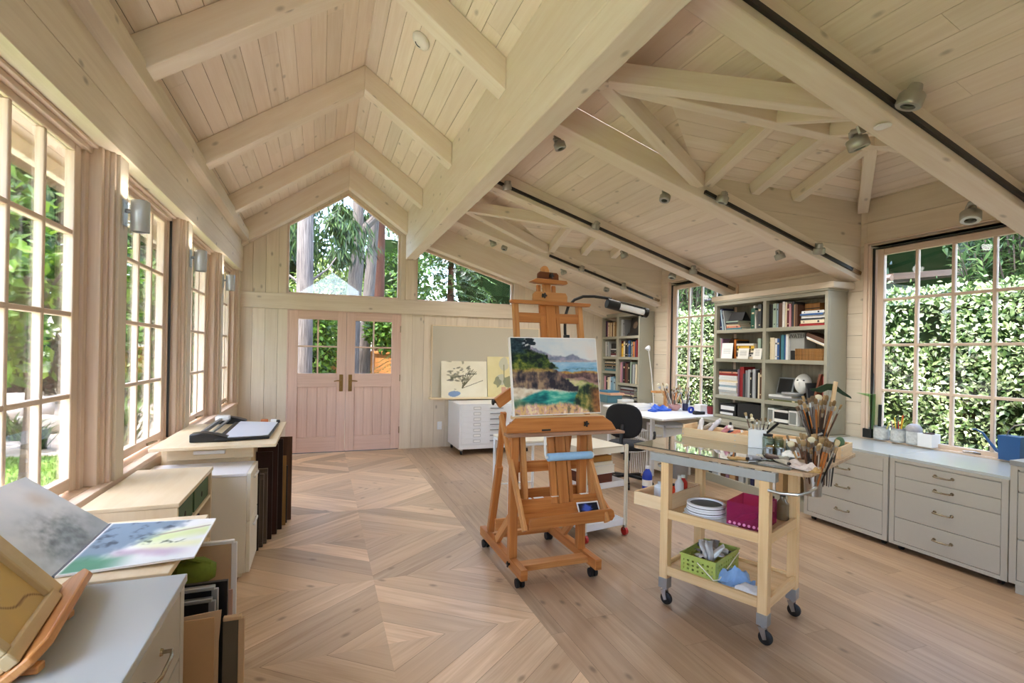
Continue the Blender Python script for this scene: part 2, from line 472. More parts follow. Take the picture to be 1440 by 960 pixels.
RZ0, RZ1 = 3.34, 3.07                        # dormer ridge and plate heights (ceiling surface)
XV0, XV1, XH = 2.082, 2.965, 4.12            # where the valley starts / ends, hip end
for a, b in YD:
    c = (a + b) / 2
    ceil_piece([(1.3, a), (XV0, a), (XV0, b), (1.3, b)], zrf, .15)
    ceil_piece([(XV0, c), (XV1, b), (XV0, b)], zrf, .15)
    ceil_piece([(XV0, c), (XV0, a), (XV1, a)], zrf, .15)
    s = (RZ0 - RZ1) / (b - c)
    ceil_piece([(XV0, c), (XH, c), (XW, b), (XV1, b)], lambda x, y: RZ0 - s * (y - c), .105, 'x')
    ceil_piece([(XV0, c), (XV1, a), (XW, a), (XH, c)], lambda x, y: RZ0 - s * (c - y), .105, 'x')
    s2 = (RZ0 - RZ1) / (XW - XH)
    ceil_piece([(XH, c), (XW, a), (XW, b)], lambda x, y: RZ0 - s2 * (x - XH), .105, 'y')
ce.build('ceiling', [M_['pine'], M_['dark']], smooth=False, label='whitewashed pine board ceiling of the gable and the lean-to', cat='ceiling', kind='structure')

# ---- gable trusses
TN = ['nearest overhead', 'next to nearest', 'middle', 'second from the far wall', 'flush against the far wall']
for i, (ya, yb) in enumerate(((-.1, .04), (1.84, 1.99), (3.41, 3.57), (5.0, 5.15), (6.57, 6.72), (7.78, 7.95))):
    mb = MB(); zl = 3.99 + (.02 if i == 5 else 0) - (.11 if i == 5 else 0)
    xl, xr = -1.04, 1.2
    up = lambda x: zg(x) - .001
    lo = lambda x: zl - SL * abs(x - AX)
    mb.prism([(xl, ya, lo(xl)), (AX, ya, lo(AX)), (AX, ya, up(AX)), (xl, ya, up(xl))], (0, yb - ya, 0), (1, 0, SL))
    mb.prism([(AX, ya, lo(AX)), (xr, ya, lo(xr)), (xr, ya, up(xr)), (AX, ya, up(AX))], (0, yb - ya, 0), (1, 0, -SL))
    trim(mb, None, 'pale timber gable truss, ' + ['behind the camera', 'almost overhead at the top edge', 'in front of the smoke detector', 'third from the far wall', 'second from the far wall', 'flush above the gable window'][i])
# ---- big main beam (two stacked timbers) and the dark ledger beside it
mb = MB()
mb.box(1.2, YB, 2.93, 1.355, YF, 3.135); mb.box(1.2, YB, 3.138, 1.355, YF, 3.64)
trim(mb, None, 'great double timber beam running the whole length under the gable valley', bevel=.008)
mb = MB(); mb.box(1.356, YB, 3.20, 1.56, YF, 3.5)
trim(mb, None, 'dark ledger timber along the lean-to side of the great beam')
# ---- header and plate over the left windows
mb = MB()
mb.box(-1.25, YB, 2.578, -1.04, YF, 2.775); mb.box(-1.25, YB, 2.778, -1.04, YF, 3.10)
trim(mb, M_['pinewall'], 'two board timber header above the left windows', bevel=.003)
mb = MB(); mb.box(-1.2, YB, 2.985, -.95, YF, 3.125)
trim(mb, M_['pinewall'], 'plate timber along the foot of the gable trusses on the left', bevel=.006)
# ---- lean-to rafters
RF = [(.35, .52), (1.92, 2.09), (3.5, 3.67), (5.08, 5.25), (6.65, 6.82)]
RL = ['just above the camera', 'nearest', 'second nearest', 'third', 'fourth']
for i, (ya, yb) in enumerate(RF + [(7.78, 7.95)]):
    mb = MB(); x0, x1 = 1.5, 5.0
    last = i == 5
    f = (lambda x: zrb(x) - .005) if not last else (lambda x: 3.125 - .30 * (x - 1.555))
    if last: x0 = 1.36
    mb.prism([(x0, ya, f(x0)), (x1, ya, f(x1)), (x1, ya, zr(x1) + .002), (x0, ya, zr(x0) + .002)], (0, yb - ya, 0), (1, 0, -.3))
    trim(mb, None, 'sloping lean-to rafter ' + ('flush against the far wall' if last else ['near the camera, out of the picture', 'carrying the nearest lamp track and the white disc', 'ending beside the large right window', 'ending above the left end of the wide bookcase', 'ending at the far bookcase corner'][i]))
# ---- dormers: ridge, valleys, hips, short rafters, side walls
DN = ['over the large right window', 'over the desk window']
for d, (a, b) in enumerate(YD):
    c = (a + b) / 2; w = .09
    zb0, zb1 = 3.205, 2.955
    mb = MB(); mb.box(1.56, c - .05, zb0, 4.15, c + .05, 3.325)
    trim(mb, None, 'dormer ridge timber ' + DN[d])
    for sg in (1, -1):
        yw = b if sg > 0 else a
        lab = 'far' if sg > 0 else 'near'
        def member(p, q, what, hh=.125, ww=w):
            mb = MB(); p, q = V(p), V(q); mb.bar(p + V((0, 0, hh / 2)), q + V((0, 0, hh / 2)), ww, hh); trim(mb, None, what, bevel=.004)
        member((1.66, c + sg * .03, zb0), (3.0, yw - sg * .0, zb1), 'dormer valley timber on the %s side %s' % (lab, DN[d]))
        member((4.13, c + sg * .03, zb0), (4.99, yw - sg * .02, zb1), 'dormer hip timber on the %s side %s' % (lab, DN[d]))
        for k, xx in enumerate((3.07, 3.6, 4.1)):
            member((xx, c + sg * .05, zb0 + .0), (xx, yw, zb1 + .01), '%s short dormer rafter on the %s side %s' % (['first', 'middle', 'last'][k], lab, DN[d]))
    # triangular board walls on both sides
    for sg, yy in ((1, b), (-1, a)):
        mb = MB()
        poly = [(2.6, zr(2.6) - .06), (5.06, zr(5.06) - .06), (5.06, RZ1 + .02), (2.6, RZ1 + .02)]
        board_fill(mb, poly, lambda u, v: (u, yy + (.001 if sg > 0 else -.001), v), V((0, .02 * sg, 0)), .22, off=2.855)
        NT[0]
        mb.build('wall_dormer_%s' % (['far', 'near'][0 if sg > 0 else 1]), M_['pinewall'], smooth=False, kind='structure', label='board side wall of the dormer %s, %s side' % (DN[d], 'far' if sg > 0 else 'near'), cat='wall')

# ---- far wall (boards run up)
GW = [(-.48, 2.31), (1.12, 2.31), (1.12, 3.315), (AX, 3.86), (-.48, 3.315)]
LW = [(1.37, 2.30), (3.0, 2.30), (3.0, 2.68), (1.37, 3.17)]
wf = MB()
def fw_piece(poly, width=.165, off=-1.08):
    board_fill(wf, [(z, x) for x, z in poly], lambda a, b: (b, YF, a), V((0, .03, 0)), width, off=off, cut=None)
    wf.prism([(x, YF + .034, z) for x, z in poly], (0, .1, 0), (0, 0, 1), mi=1)
fw_piece([(-1.25, 0), (-.46, 0), (-.46, 2.2), (-1.25, 2.2)])
fw_piece([(1.15, 0), (5.2, 0), (5.2, 2.2), (1.15, 2.2)], .178, 1.15)
fw_piece([(-1.25, 2.2), (-.48, 2.2), (-.48, zg(-.48)), (-1.25, zg(-1.25))])
fw_piece([(-.48, 3.315), (AX, 3.86), (AX, zg(AX)), (-.48, zg(-.48))])
fw_piece([(AX, 3.86), (1.12, 3.315), (1.12, zg(1.12)), (AX, zg(AX))])
fw_piece([(1.12, 2.2), (1.37, 2.2), (1.37, 3.6), (1.12, 3.65)])
fw_piece([(1.37, 3.17), (3.0, 2.68), (3.0, zr(3.0) + .02), (1.37, zr(1.37) + .02)])
fw_piece([(3.0, 2.2), (5.2, 2.2), (5.2, zr(5.2) + .02), (3.0, zr(3.0) + .02)])
fw_piece([(-.48, 2.2), (1.12, 2.2), (1.12, 2.31), (-.48, 2.31)])
fw_piece([(-.46, 2.09), (1.15, 2.09), (1.15, 2.2), (-.46, 2.2)])
fw_piece([(1.37, 2.2), (3.0, 2.2), (3.0, 2.3), (1.37, 2.3)])
wf.build('wall_far', [M_['pinewall'], M_['dark']], smooth=False, label='far gable wall of upright whitewashed pine boards', cat='wall', kind='structure')
mb = MB(); mb.box(XL, YF - .035, 2.088, 3.75, YF + .02, 2.305); trim(mb, M_['pinewall'], 'horizontal lintel timber across the far wall above the doors', bevel=.004)
mb = MB(); mb.box(1.2, YF - .04, 2.306, 1.36, YF + .02, 2.928); trim(mb, M_['pinewall'], 'short post between the two far gable windows')
mb = MB(); mb.box(3.0, YF - .02, 2.306, 3.09, YF + .02, 2.70); mb.box(1.13, YF - .03, 2.306, 1.2, YF + .02, 3.3); trim(mb, M_['pinewall'], 'narrow upright casings beside the far gable windows', bevel=.003)
def poly_window(num, pts, lab, t=.028):
    """frame of thin bars round a polygon plus a sheet of glass"""
    r = thing('window_%d' % num, lab, 'window', (sum(p[0] for p in pts) / len(pts), YF + .03, min(p[1] for p in pts))); tag(r, kind='structure')
    m = MB(); n = len(pts); cx_ = sum(p[0] for p in pts) / n; cz_ = sum(p[1] for p in pts) / n
    for i in range(n):
        a, b = V((pts[i][0], YF + .02, pts[i][1])), V((pts[(i + 1) % n][0], YF + .02, pts[(i + 1) % n][1]))
        d = (b - a).normalized(); nn = V((-d.z, 0, d.x)); q = nn * t
        if nn.dot(V((cx_, YF + .02, cz_)) - a) < 0: q = -q
        m.prism([a, b, b + q - d * t * .6, a + q + d * t * .6], (0, .07, 0), d)
    m.build('window_frame', M_['fir'], r, bevel=.002)
    g = MB(); g.prism([(x, YF + .055, z) for x, z in pts], (0, .006, 0)); g.build('window_glass', M_['glass'], r)
poly_window(1, GW, 'pentagonal gable window above the double doors')
poly_window(2, LW, 'sloping trapezoid window right of the great beam end')

# ---- double doors
for i, (xa, xb) in enumerate(((-.44, .348), (.352, 1.14))):
    r = thing('door_%d' % (i + 1), ['left leaf of the pinkish wooden double doors', 'right leaf of the pinkish wooden double doors'][i], 'door', ((xa + xb) / 2, YF + .02, 0.012)); tag(r, kind='structure')
    m = MB(); y0, y1 = YF - .005, YF + .045; zb, zt = .012, 2.075; st = .125
    gx0, gx1 = xa + st + (.01 if i == 0 else 0), xb - st - (.03 if i else 0)
    gx0 = xa + .125; gx1 = xb - .125
    m.box(xa, y0, zb, gx0, y1, zt); m.box(gx1, y0, zb, xb, y1, zt)
    m.box(gx0, y0, 1.955, gx1, y1, zt); m.box(gx0, y0, zb, gx1, y1, .23); m.box(gx0, y0, .965, gx1, y1, 1.165)
    m.build('door_frame', M_['door'], r, bevel=.003)
    p = MB(); n = 4; w = (gx1 - gx0) / n
    for k in range(n): p.box(gx0 + k * w + .002, YF + .012, .23, gx0 + (k + 1) * w - .002, YF + .03, .965)
    p.box(gx0, YF + .026, .23, gx1, YF + .034, .965, rnd=.1)
    p.build('door_panel', M_['door'], r, bevel=.002)
    g = MB(); xm = (gx0 + gx1) / 2; zm = 1.56
    g.box(xm - .011, YF + .002, 1.165, xm + .011, YF + .04, 1.955); g.box(gx0, YF + .003, zm - .011, gx1, YF + .039, zm + .011)
    mu = g.build('muntin', M_['door'], r, bevel=.002)
    g = MB(); g.box(gx0, YF + .02, 1.165, gx1, YF + .025, 1.955); g.build('door_glass', M_['glass'], r)
    hx_ = xb - .062 if i == 0 else xa + .062
    h = MB(); h.box(hx_ - .026, YF - .014, .90, hx_ + .026, YF - .005, 1.15)
    hp = h.build('door_handle', M_['brass'], r, bevel=.004, label='aged brass handle plate')
    h = MB(); h.cyl((hx_, YF - .014, 1.06), (hx_, YF - .06, 1.06), .011); dx = -.1 if i == 0 else .1
    h.tube([(hx_, YF - .055, 1.06), (hx_ + dx * .5, YF - .058, 1.062), (hx_ + dx, YF - .05, 1.052)], [.010, .009, .007])
    h.cyl((hx_, YF - .014, .955), (hx_, YF - .024, .955), .013); h.build('lever', M_['brass'], hp)
    if i == 1:
        for zz in (.3, 1.1, 1.85):
            h = MB(); h.cyl((xb + .004, YF - .012, zz - .05), (xb + .004, YF - .012, zz + .05), .007); h.build('hinge', M_['nickel'], r)
mb = MB(); mb.box(-.46, YF - .01, 0, -.44, YF + .05, 2.09); mb.box(1.14, YF - .01, 0, 1.152, YF + .05, 2.09); mb.box(-.44, YF - .01, 2.076, 1.14, YF + .05, 2.09)
trim(mb, M_['door'], 'thin pinkish jamb around the double doors', bevel=.002)

# ---- sash windows in the side walls
def sash_window(num, lab, xf, sgn, ya, yb, za, zb, cols, rows, fr, track=False, sc_y=None, depth=.05):
    """glass opening ya..yb, za..zb in the plane x=xf; sgn points outdoors"""
    r = thing('window_%d' % num, lab, 'window', (xf, (ya + yb) / 2, za)); tag(r, kind='structure')
    m = MB(); x0, x1 = xf - .022, xf + .022
    m.box(x0, ya - fr, za - fr, x1, ya, zb + fr); m.box(x0, yb, za - fr, x1, yb + fr, zb + fr)
    m.box(x0, ya, zb, x1, yb, zb + fr); m.box(x0, ya, za - fr * .8, x1, yb, za)
    m.build('window_frame', M_['fir'], r, bevel=.005)
    m = MB()
    for k in range(1, cols):
        y = ya + (yb - ya) * k / cols; m.box(xf - .018, y - .0125, za, xf + .018, y + .0125, zb)
    for k in range(1, rows):
        z = za + (zb - za) * k / rows; m.box(xf - .0175, ya, z - .0125, xf + .0175, yb, z + .0125)
    m.build('muntin', M_['fir'], r, bevel=.005)
    g = MB(); g.box(xf - .003, ya, za, xf + .003, yb, zb); g.build('window_glass', M_['glass'], r)
    if track:
        t = MB()
        for y in (ya - fr - .02, yb + fr + .02): t.box(xf - sgn * .03, y - .007, za - fr * .8, xf - sgn * .05, y + .007, zb + fr + .012)
        t.box(xf - sgn * .03, ya - fr - .02, zb + fr, xf - sgn * .045, yb + fr + .02, zb + fr + .010)
        t.build('screen_track', M_['black'], r)
    if sc_y is not None:
        t = MB(); zz = za - fr * .55; xx = xf - sgn * .03
        t.tube([(xx, sc_y - .05, zz), (xx - sgn * .03, sc_y - .02, zz + .012), (xx - sgn * .035, sc_y + .05, zz + .008)], [.012, .01, .007])
        t.build('window_handle', M_['nickel'], r)
    return r
LWN = [(-1.18, 'added for daylight behind the camera, unseen'), (.5, 'added for daylight beside the camera, unseen'), (2.06, 'nearest left window with a dogwood bush outside'), (3.62, 'second left window, with a black screen track'), (5.17, 'third left window, beyond the paper cutter'), (6.70, 'last left window next to the far wall')]  # first two lie out of view, added to let in more light
for i, (y, lab) in enumerate(LWN):
    sash_window(3 + i, lab if i > 1 else 'left wall window ' + lab, -1.2, -1, y, y + 1.12, .845, 2.50, 4, 4, .075, track=(i % 2 == 1), sc_y=y + .8)
wl = MB()
wl.box(-1.26, YB - .1, 0, XL, YF + .1, .735)
wl.build('wall_left', M_['pinewall'], smooth=False, label='low left wall under the row of windows', cat='wall', kind='structure')
mb = MB(); mb.box(-1.30, YB, .736, -1.135, YF, .765); mb.box(-1.128, YB, .736, -1.066, YF, .768)
trim(mb, M_['fir'], 'long pale window sill under the left windows', bevel=.004)
posts = [(-1.31, -1.18 + .0), (.30, .43), (1.86, 1.99), (3.41, 3.54), (4.965, 5.10), (6.50, 6.63), (7.84, 7.95)]
for i, (a, b) in enumerate(posts):
    mb = MB(); mb.box(-1.26, a, .766, -1.06, b, 2.577); trim(mb, M_['pinewall'], 'square timber post between left windows, ' + ['far behind the camera', 'behind the camera', 'left of the nearest window', 'carrying the nearest wall lamp', 'carrying the middle wall lamp', 'carrying the last wall lamp', 'in the far left corner'][i], bevel=.004)
    mb = MB()
    for sd, e in ((-1, a), (1, b)):
        for k, (o0, o1, xx) in enumerate(((0.0, .035, -1.075), (.035, .06, -1.095), (.06, .10, -1.11), (.10, .15, -1.165))):
            if sd > 0: o0, o1 = o0 * .55, o1 * .55
            if i == 6 and sd > 0: continue
            mb.box(-1.25, e + sd * o0, .766, xx, e + sd * o1, 2.577)
    trim(mb, M_['fir'], 'stepped pale casing strips on the post ' + ['far behind the camera', 'behind the camera', 'left of the nearest window', 'right of the nearest window', 'right of the second window', 'right of the third window', 'right of the last window'][i], bevel=.004)
mb = MB(); mb.box(-1.25, YB, 2.535, -1.15, YF, 2.562); mb.box(-1.25, YB, 2.562, -1.125, YF, 2.5775)
trim(mb, M_['fir'], 'thin head casing along the top of the left windows', bevel=.003)

# ---- right wall
wr = MB()
def rw(y0, y1, z0, z1, th=.12, mi=0):
    board_fill(wr, [(y0, z0), (y1, z0), (y1, z1), (y0, z1)], lambda a, b: (XR, a, b), V((.03, 0, 0)), .22, off=2.855)
    wr.box(XR + .034, y0, z0, XR + th, y1, z1, mi=1)
W3 = (2.15, 3.285, .80, 2.52); W2 = (5.50 - .27, 6.30, .80, 2.52)
rw(YB, -1.35, 0, 2.47); rw(.95, 2.0, 0, 2.47); rw(-1.35, .95, 0, .72); rw(-1.35, .95, 2.36, 2.47); rw(3.44, 5.12, 0, 2.47); rw(6.45, YF, 0, 2.47)
rw(2.0, 3.44, 0, .72); rw(5.12, 6.45, 0, .72)
rw(2.0, 3.4395, 2.615, 3.09); rw(5.12, 6.4495, 2.615, 3.09)
rw(3.44, 3.5, 2.47, 3.09); rw(6.45, 6.65, 2.47, 3.09)
wr.build('wall_right', [M_['pinewall'], M_['dark']], smooth=False, label='right wall of pale boards around the windows and bookcases', cat='wall', kind='structure')
sash_window(9, 'large right window of many panes facing the hedge', XR + .035, 1, *W3, 4, 4, .06, track=True, sc_y=2.55)
sash_window(10, 'desk window between the two bookcases facing the hedge', XR + .035, 1, *W2, 4, 4, .06, track=True)
sash_window(11, 'unseen right wall window added beside the camera to light the ceiling', XR + .035, 1, -1.27, .87, .80, 2.28, 6, 4, .06)  # added out of view to brighten the right ceiling and cabinets
for (ya, yb, za, zb), lab in ((W3, 'large right window'), (W2, 'desk window')):
    mb = MB()
    for o0, o1, xx in ((.075, .10, -.012), (.10, .125, -.02), (.125, .165, -.03)):
        mb.box(XR + .09, yb + o0, .72, XR + xx, yb + o1, zb + o0 + .0); mb.box(XR + .09, ya - o1, .72, XR + xx, ya - o0, zb + o0)
        mb.box(XR + .09, ya - o1, zb + o0 - .005, XR + xx, yb + o1, zb + o1 - .03)
    trim(mb, M_['fir'], 'stepped pale casing around the ' + lab, bevel=.004)
    mb = MB(); mb.box(XR - .03, ya - .165, .735, XR + .10, yb + .165, .765); trim(mb, M_['fir'], 'pale sill of the ' + lab, bevel=.004)
mb = MB(); mb.box(4.70, 3.55, 2.222, XR, 5.22, 2.285); trim(mb, M_['pinewall'], 'pale crown moulding above the wide bookcase')
# ---- wall behind the camera: kept solid to cut light from behind
wb = MB()
wb.box(XL - .2, YB - .12, 0, XR + .12, YB, .25); wb.box(XL - .2, YB - .12, 2.35, XR + .12, YB, 3.2)
wb.box(-1.28, YB - .12, .25, XR + .12, YB, 2.35)
wb.build('wall_back', M_['pinewall'], label='plain wall behind the camera', cat='wall', kind='structure')
# eave outside the left windows
mb = MB(); mb.box(-1.76, YB - .4, 2.66, -1.70, YF + .3, 2.755); trim(mb, M_['pine2'], 'fascia timber under the eave outside the left windows')
mb = MB(); mb.tube([(-1.815, YB - .4, 2.70), (-1.815, YF + .3, 2.70)], .055, 12); trim(mb, mk('bronze_gutter', (120, 98, 78), .4, metal=.4), 'round bronze gutter along the left eave', bevel=0)
# ================================================================== DAYLIGHT
w = bpy.data.worlds.new('sky_world'); sc.world = w; w.use_nodes = True
nt = w.node_tree; bg = nt.nodes['Background']
sky = nt.nodes.new('ShaderNodeTexSky'); sky.sky_type = 'NISHITA'; sky.sun_disc = False
SUN_EL, SUN_AZ = math.radians(66), math.radians(235)   # azimuth measured from +Y towards +X
sky.sun_elevation = SUN_EL; sky.sun_rotation = SUN_AZ; sky.air_density = 1.0; sky.dust_density = 1.6; sky.ozone_density = 1.0
nt.links.new(sky.outputs[0], bg.inputs[0]); bg.inputs[1].default_value = 0.75
sl = bpy.data.lights.new('sun', 'SUN'); sl.energy = 4.6; sl.angle = math.radians(1.5); sl.color = (1, .96, .91)
so = bpy.data.objects.new('sun', sl); C.objects.link(so)
sd = V((math.sin(SUN_AZ) * math.cos(SUN_EL), math.cos(SUN_AZ) * math.cos(SUN_EL), math.sin(SUN_EL)))
so.location = sd * 30; so.rotation_euler = sd.to_track_quat('Z', 'Y').to_euler()
sc.view_settings.exposure = 1.9
sc.cycles.max_bounces = 12; sc.cycles.diffuse_bounces = 7; sc.cycles.transparent_max_bounces = 24; sc.cycles.glossy_bounces = 4
sc.cycles.sample_clamp_indirect = 8
sc.cycles.use_denoising = True
try: sc.cycles.denoiser = 'OPENIMAGEDENOISE'
except Exception: pass

# ================================================================== GARDEN
G_ = {}
G_['dogwood'] = leaf_mat('dogwood_leaf', [(44, 70, 20), (86, 122, 34), (140, 172, 58)])
G_['hedge'] = leaf_mat('hedge_leaf', [(40, 62, 24), (84, 108, 50), (160, 176, 112), (226, 228, 190)], transl=.2)
G_['dark'] = leaf_mat('dark_green_leaf', [(16, 30, 16), (30, 52, 24), (56, 80, 36)])
G_['mid'] = leaf_mat('mid_green_leaf', [(30, 52, 16), (58, 88, 26), (104, 136, 46)])
G_['conifer'] = leaf_mat('conifer_spray', [(20, 40, 20), (44, 70, 30), (88, 114, 52)])
G_['pale'] = leaf_mat('pale_yellow_green_leaf', [(62, 84, 34), (104, 126, 56), (150, 164, 90)])
G_['olean'] = leaf_mat('oleander_leaf', [(30, 54, 28), (64, 94, 48), (136, 160, 104)])
G_['grass'] = leaf_mat('grass_blade', [(70, 110, 30), (120, 156, 56)])
G_['barkg'] = wood('grey_bark', (124, 114, 106), (62, 54, 50), rough=.95, grain=44, var=.1, stretch=2.2, contrast=1.4)
G_['barkr'] = wood('red_brown_bark', (110, 66, 46), (62, 36, 26), rough=.9, grain=26, var=.1, stretch=1.6)
G_['barkd'] = wood('dark_bark', (90, 76, 64), (50, 42, 36), rough=.9, grain=26, var=.1)
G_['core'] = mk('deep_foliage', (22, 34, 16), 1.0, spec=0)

class LB:
    def __init__(s): s.v = []; s.f = []; s.rn = []; s.mi = []
    def leaf(s, p, d, n, L, W, r=None):
        """diamond leaf with a fold, from p along d, normal about n"""
        sd_ = d.cross(n)
        if sd_.length < 1e-6: sd_ = d.orthogonal()
        sd_.normalize(); up = sd_.cross(d); o = len(s.v)
        m = p + d * L * .5
        s.v += [tuple(p), tuple(m + sd_ * W / 2 + up * W * .15), tuple(p + d * L), tuple(m - sd_ * W / 2 + up * W * .15)]
        s.f += [(o, o + 1, o + 2), (o, o + 2, o + 3)]; r = random.random() if r is None else r
        s.rn += [r, r]; s.mi += [0, 0]
    def crown(s, c, R, n, L, W, droop=0.0, shell=.55, clump=0):
        c = V(c); cl = []
        if clump:
            for _ in range(clump):
                q = rdir(); cl.append(V((q.x * R[0], q.y * R[1], q.z * R[2])) * random.uniform(.55, 1))
        for _ in range(n):
            if clump:
                q = random.choice(cl) + rdir() * random.random() ** .5 * min(R) * .38
                nn = q.normalized() if q.length > 0 else V((0, 0, 1))
            else:
                q = rdir(); nn = q.copy(); q = V((q.x * R[0], q.y * R[1], q.z * R[2])) * (shell + (1 - shell) * random.random())
            d = (rdir() + nn * .5 + V((0, 0, -droop))).normalized()
            k = random.uniform(.7, 1.3)
            s.leaf(c + q, d, (nn + rdir() * .8 + V((0, 0, .5))), L * k, W * k)
    def blade(s, p, d, L, W):
        d = d.normalized(); a = p + d * L * .55; b = a + (d * .6 + V((d.x * .8, d.y * .8, -.25))) * L * .45
        sd_ = d.cross(V((0, 0, 1))); sd_ = sd_.normalized() if sd_.length > 1e-6 else V((1, 0, 0)); o = len(s.v)
        s.v += [tuple(p - sd_ * W / 2), tuple(p + sd_ * W / 2), tuple(a + sd_ * W / 2), tuple(a - sd_ * W / 2), tuple(b)]
        s.f += [(o, o + 1, o + 2, o + 3), (o + 3, o + 2, o + 4)]; r = random.random(); s.rn += [r, r]; s.mi += [0, 0]
    def solid(s, mb, mi=1):
        o = len(s.v); s.v += mb.v; s.f += [tuple(o + k for k in f) for f in mb.f]; s.rn += mb.rn; s.mi += [mi] * len(mb.f)
    def build(s, name, mats, parent=None, loc=(0, 0, 0), **k):
        L = WM[parent.name].to_translation() if parent is not None else V(loc)
        me = bpy.data.meshes.new(name); me.from_pydata([(p[0] - L.x, p[1] - L.y, p[2] - L.z) for p in s.v], [], s.f)
        for m in (mats if isinstance(mats, (list, tuple)) else [mats]): me.materials.append(m)
        me.polygons.foreach_set('material_index', s.mi)
        me.attributes.new('rnd', 'FLOAT', 'FACE').data.foreach_set('value', s.rn)
        me.update(); o = bpy.data.objects.new(name, me); C.objects.link(o)
        if parent is not None: o.parent = parent
        else: o.location = L
        WM[o.name] = T(*L); tag(o, **k); return o
def rdir():
    while True:
        q = V((random.uniform(-1, 1), random.uniform(-1, 1), random.uniform(-1, 1)))
        if 0.01 < q.length < 1: return q.normalized()

GZ = -.16
g = MB(); g.box(-45, -25, GZ - .1, 50, 60, GZ)
g.build('ground_garden', mk('garden_soil', (96, 88, 62), .95, noise=.35, nscale=2), smooth=False, kind='structure', label='brown garden soil around the studio', cat='ground')
g = MB(); g.box(-2.75, -12, GZ, -1.28, 7.6, GZ + .03)  # out-of-view paving added to bounce sunlight up to soffit and ceiling
g.build('bounce_slab', mk('pale_bounce_stone', (232, 222, 210), .85, noise=.08, nscale=6), smooth=False, kind='structure', label='unseen pale slab added along the left wall to bounce light', cat='bounce_slab')
g = MB(); g.prism([(-5.0, -12, GZ + .0), (-2.76, -12, GZ), (-2.76, 7.2, GZ), (-3.0, 9.4, GZ), (-5.0, 9.6, GZ)], (0, 0, .02))
g.build('lawn', mk('lawn_turf', (120, 150, 62), .9, noise=.3, nscale=30), smooth=False, kind='structure', label='sunny green lawn below the left windows', cat='lawn')
lb = LB()
for _ in range(9000):
    y = random.uniform(2.5, 9.4); x = random.uniform(-5.0, -2.78)
    if x > -3.0 and y > 8.9: continue
    lb.blade(V((x, y, GZ + .015)), V((random.uniform(-.5, .5), random.uniform(-.5, .5), 1)), random.uniform(.05, .09), .012)
lb.build('lawn_grass', G_['grass'], loc=(-3, 6, GZ + .02), label='short grass blades of the lawn outside the left windows', cat='grass', kind='stuff')
g = MB(); g.prism([(-16, 9.7, GZ), (-1.5, 8.2, GZ), (-1.2, 17, GZ), (-16, 19, GZ)], (0, 0, .015))
g.build('gravel_path', mk('pale_gravel', (176, 160, 144), .95, noise=.25, nscale=25), smooth=False, kind='structure', label='bright pale gravel beyond the lawn', cat='path')
def rock(c, r, lab):
    mb = MB(); bmv = bmesh.new(); bmesh.ops.create_icosphere(bmv, subdivisions=3, radius=1)
    sd_ = random.random() * 10
    from mathutils import noise
    for v in bmv.verts:
        v.co *= 1 + .35 * noise.noise(v.co * 1.3 + V((sd_, 0, 0)))
        v.co = V((v.co.x * r, v.co.y * r * .8, v.co.z * r * .55))
    mb.add([v.co + V(c) for v in bmv.verts], [[v.index for v in f.verts] for f in bmv.faces]); bmv.free()
    mb.build('boulder', M_['rock'], label=lab, cat='rock', ang=60)
M_['rock'] = mk('pale_granite', (168, 160, 150), .85, noise=.3, nscale=9, bump=.4)
rock((-6.3, 14.5, .05), .62, 'large pale boulder on the gravel outside the nearest left window')
rock((-4.9, 12.0, 0), .4, 'smaller pale boulder on the gravel nearer the lawn')
rock((-2.6, 10.4, 0), .36, 'pale rock outside the second left window')
def strappy(c, n, L, lab):
    lb = LB()
    for _ in range(n):
        a = random.uniform(0, 2 * PI); t = random.uniform(.15, .8)
        lb.blade(V(c) + V((random.uniform(-.12, .12), random.uniform(-.12, .12), 0)), V((math.cos(a) * t, math.sin(a) * t, 1)), L * random.uniform(.7, 1.1), .04)
    lb.build('strappy_plant', G_['mid'], loc=c, label=lab, cat='plant')
strappy((-4.15, 10.0, GZ), 60, .75, 'strap leaved plant on the gravel in the nearest left window')
strappy((-4.9, 11.2, GZ), 60, .7, 'second strap leaved plant further along the gravel')
strappy((-2.75, 9.0, GZ), 70, 1.3, 'tall strap leaved clump outside the second left window')
strappy((-2.1, 9.6, GZ), 60, 1.2, 'tall strap leaved clump nearest the studio wall')

def bush(name, c, R, n, L, W, mat, lab, trunk=None, core=.5, droop=0.2, clump=0, cat='bush', bark='barkd', group=None):
    r = thing(name, lab, cat, (c[0], c[1], GZ), group=group)
    lb = LB(); lb.crown(c, R, n, L, W, droop, .5, clump)
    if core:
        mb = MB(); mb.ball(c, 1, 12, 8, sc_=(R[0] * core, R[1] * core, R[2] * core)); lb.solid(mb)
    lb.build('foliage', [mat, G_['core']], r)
    t = trunk or .05
    mb = MB(); mb.tube([(c[0], c[1], GZ - .02), (c[0] + .05, c[1], (c[2] + GZ) / 2), (c[0], c[1], c[2])], [t, t * .8, t * .5], 10)
    for k in range(4):
        q = rdir(); mb.tube([(c[0], c[1], c[2] - R[2] * .5), (c[0] + q.x * R[0] * .7, c[1] + q.y * R[1] * .7, c[2] + abs(q.z) * R[2] * .6)], [t * .5, t * .2], 6)
    mb.build('trunk', G_[bark], r); return r
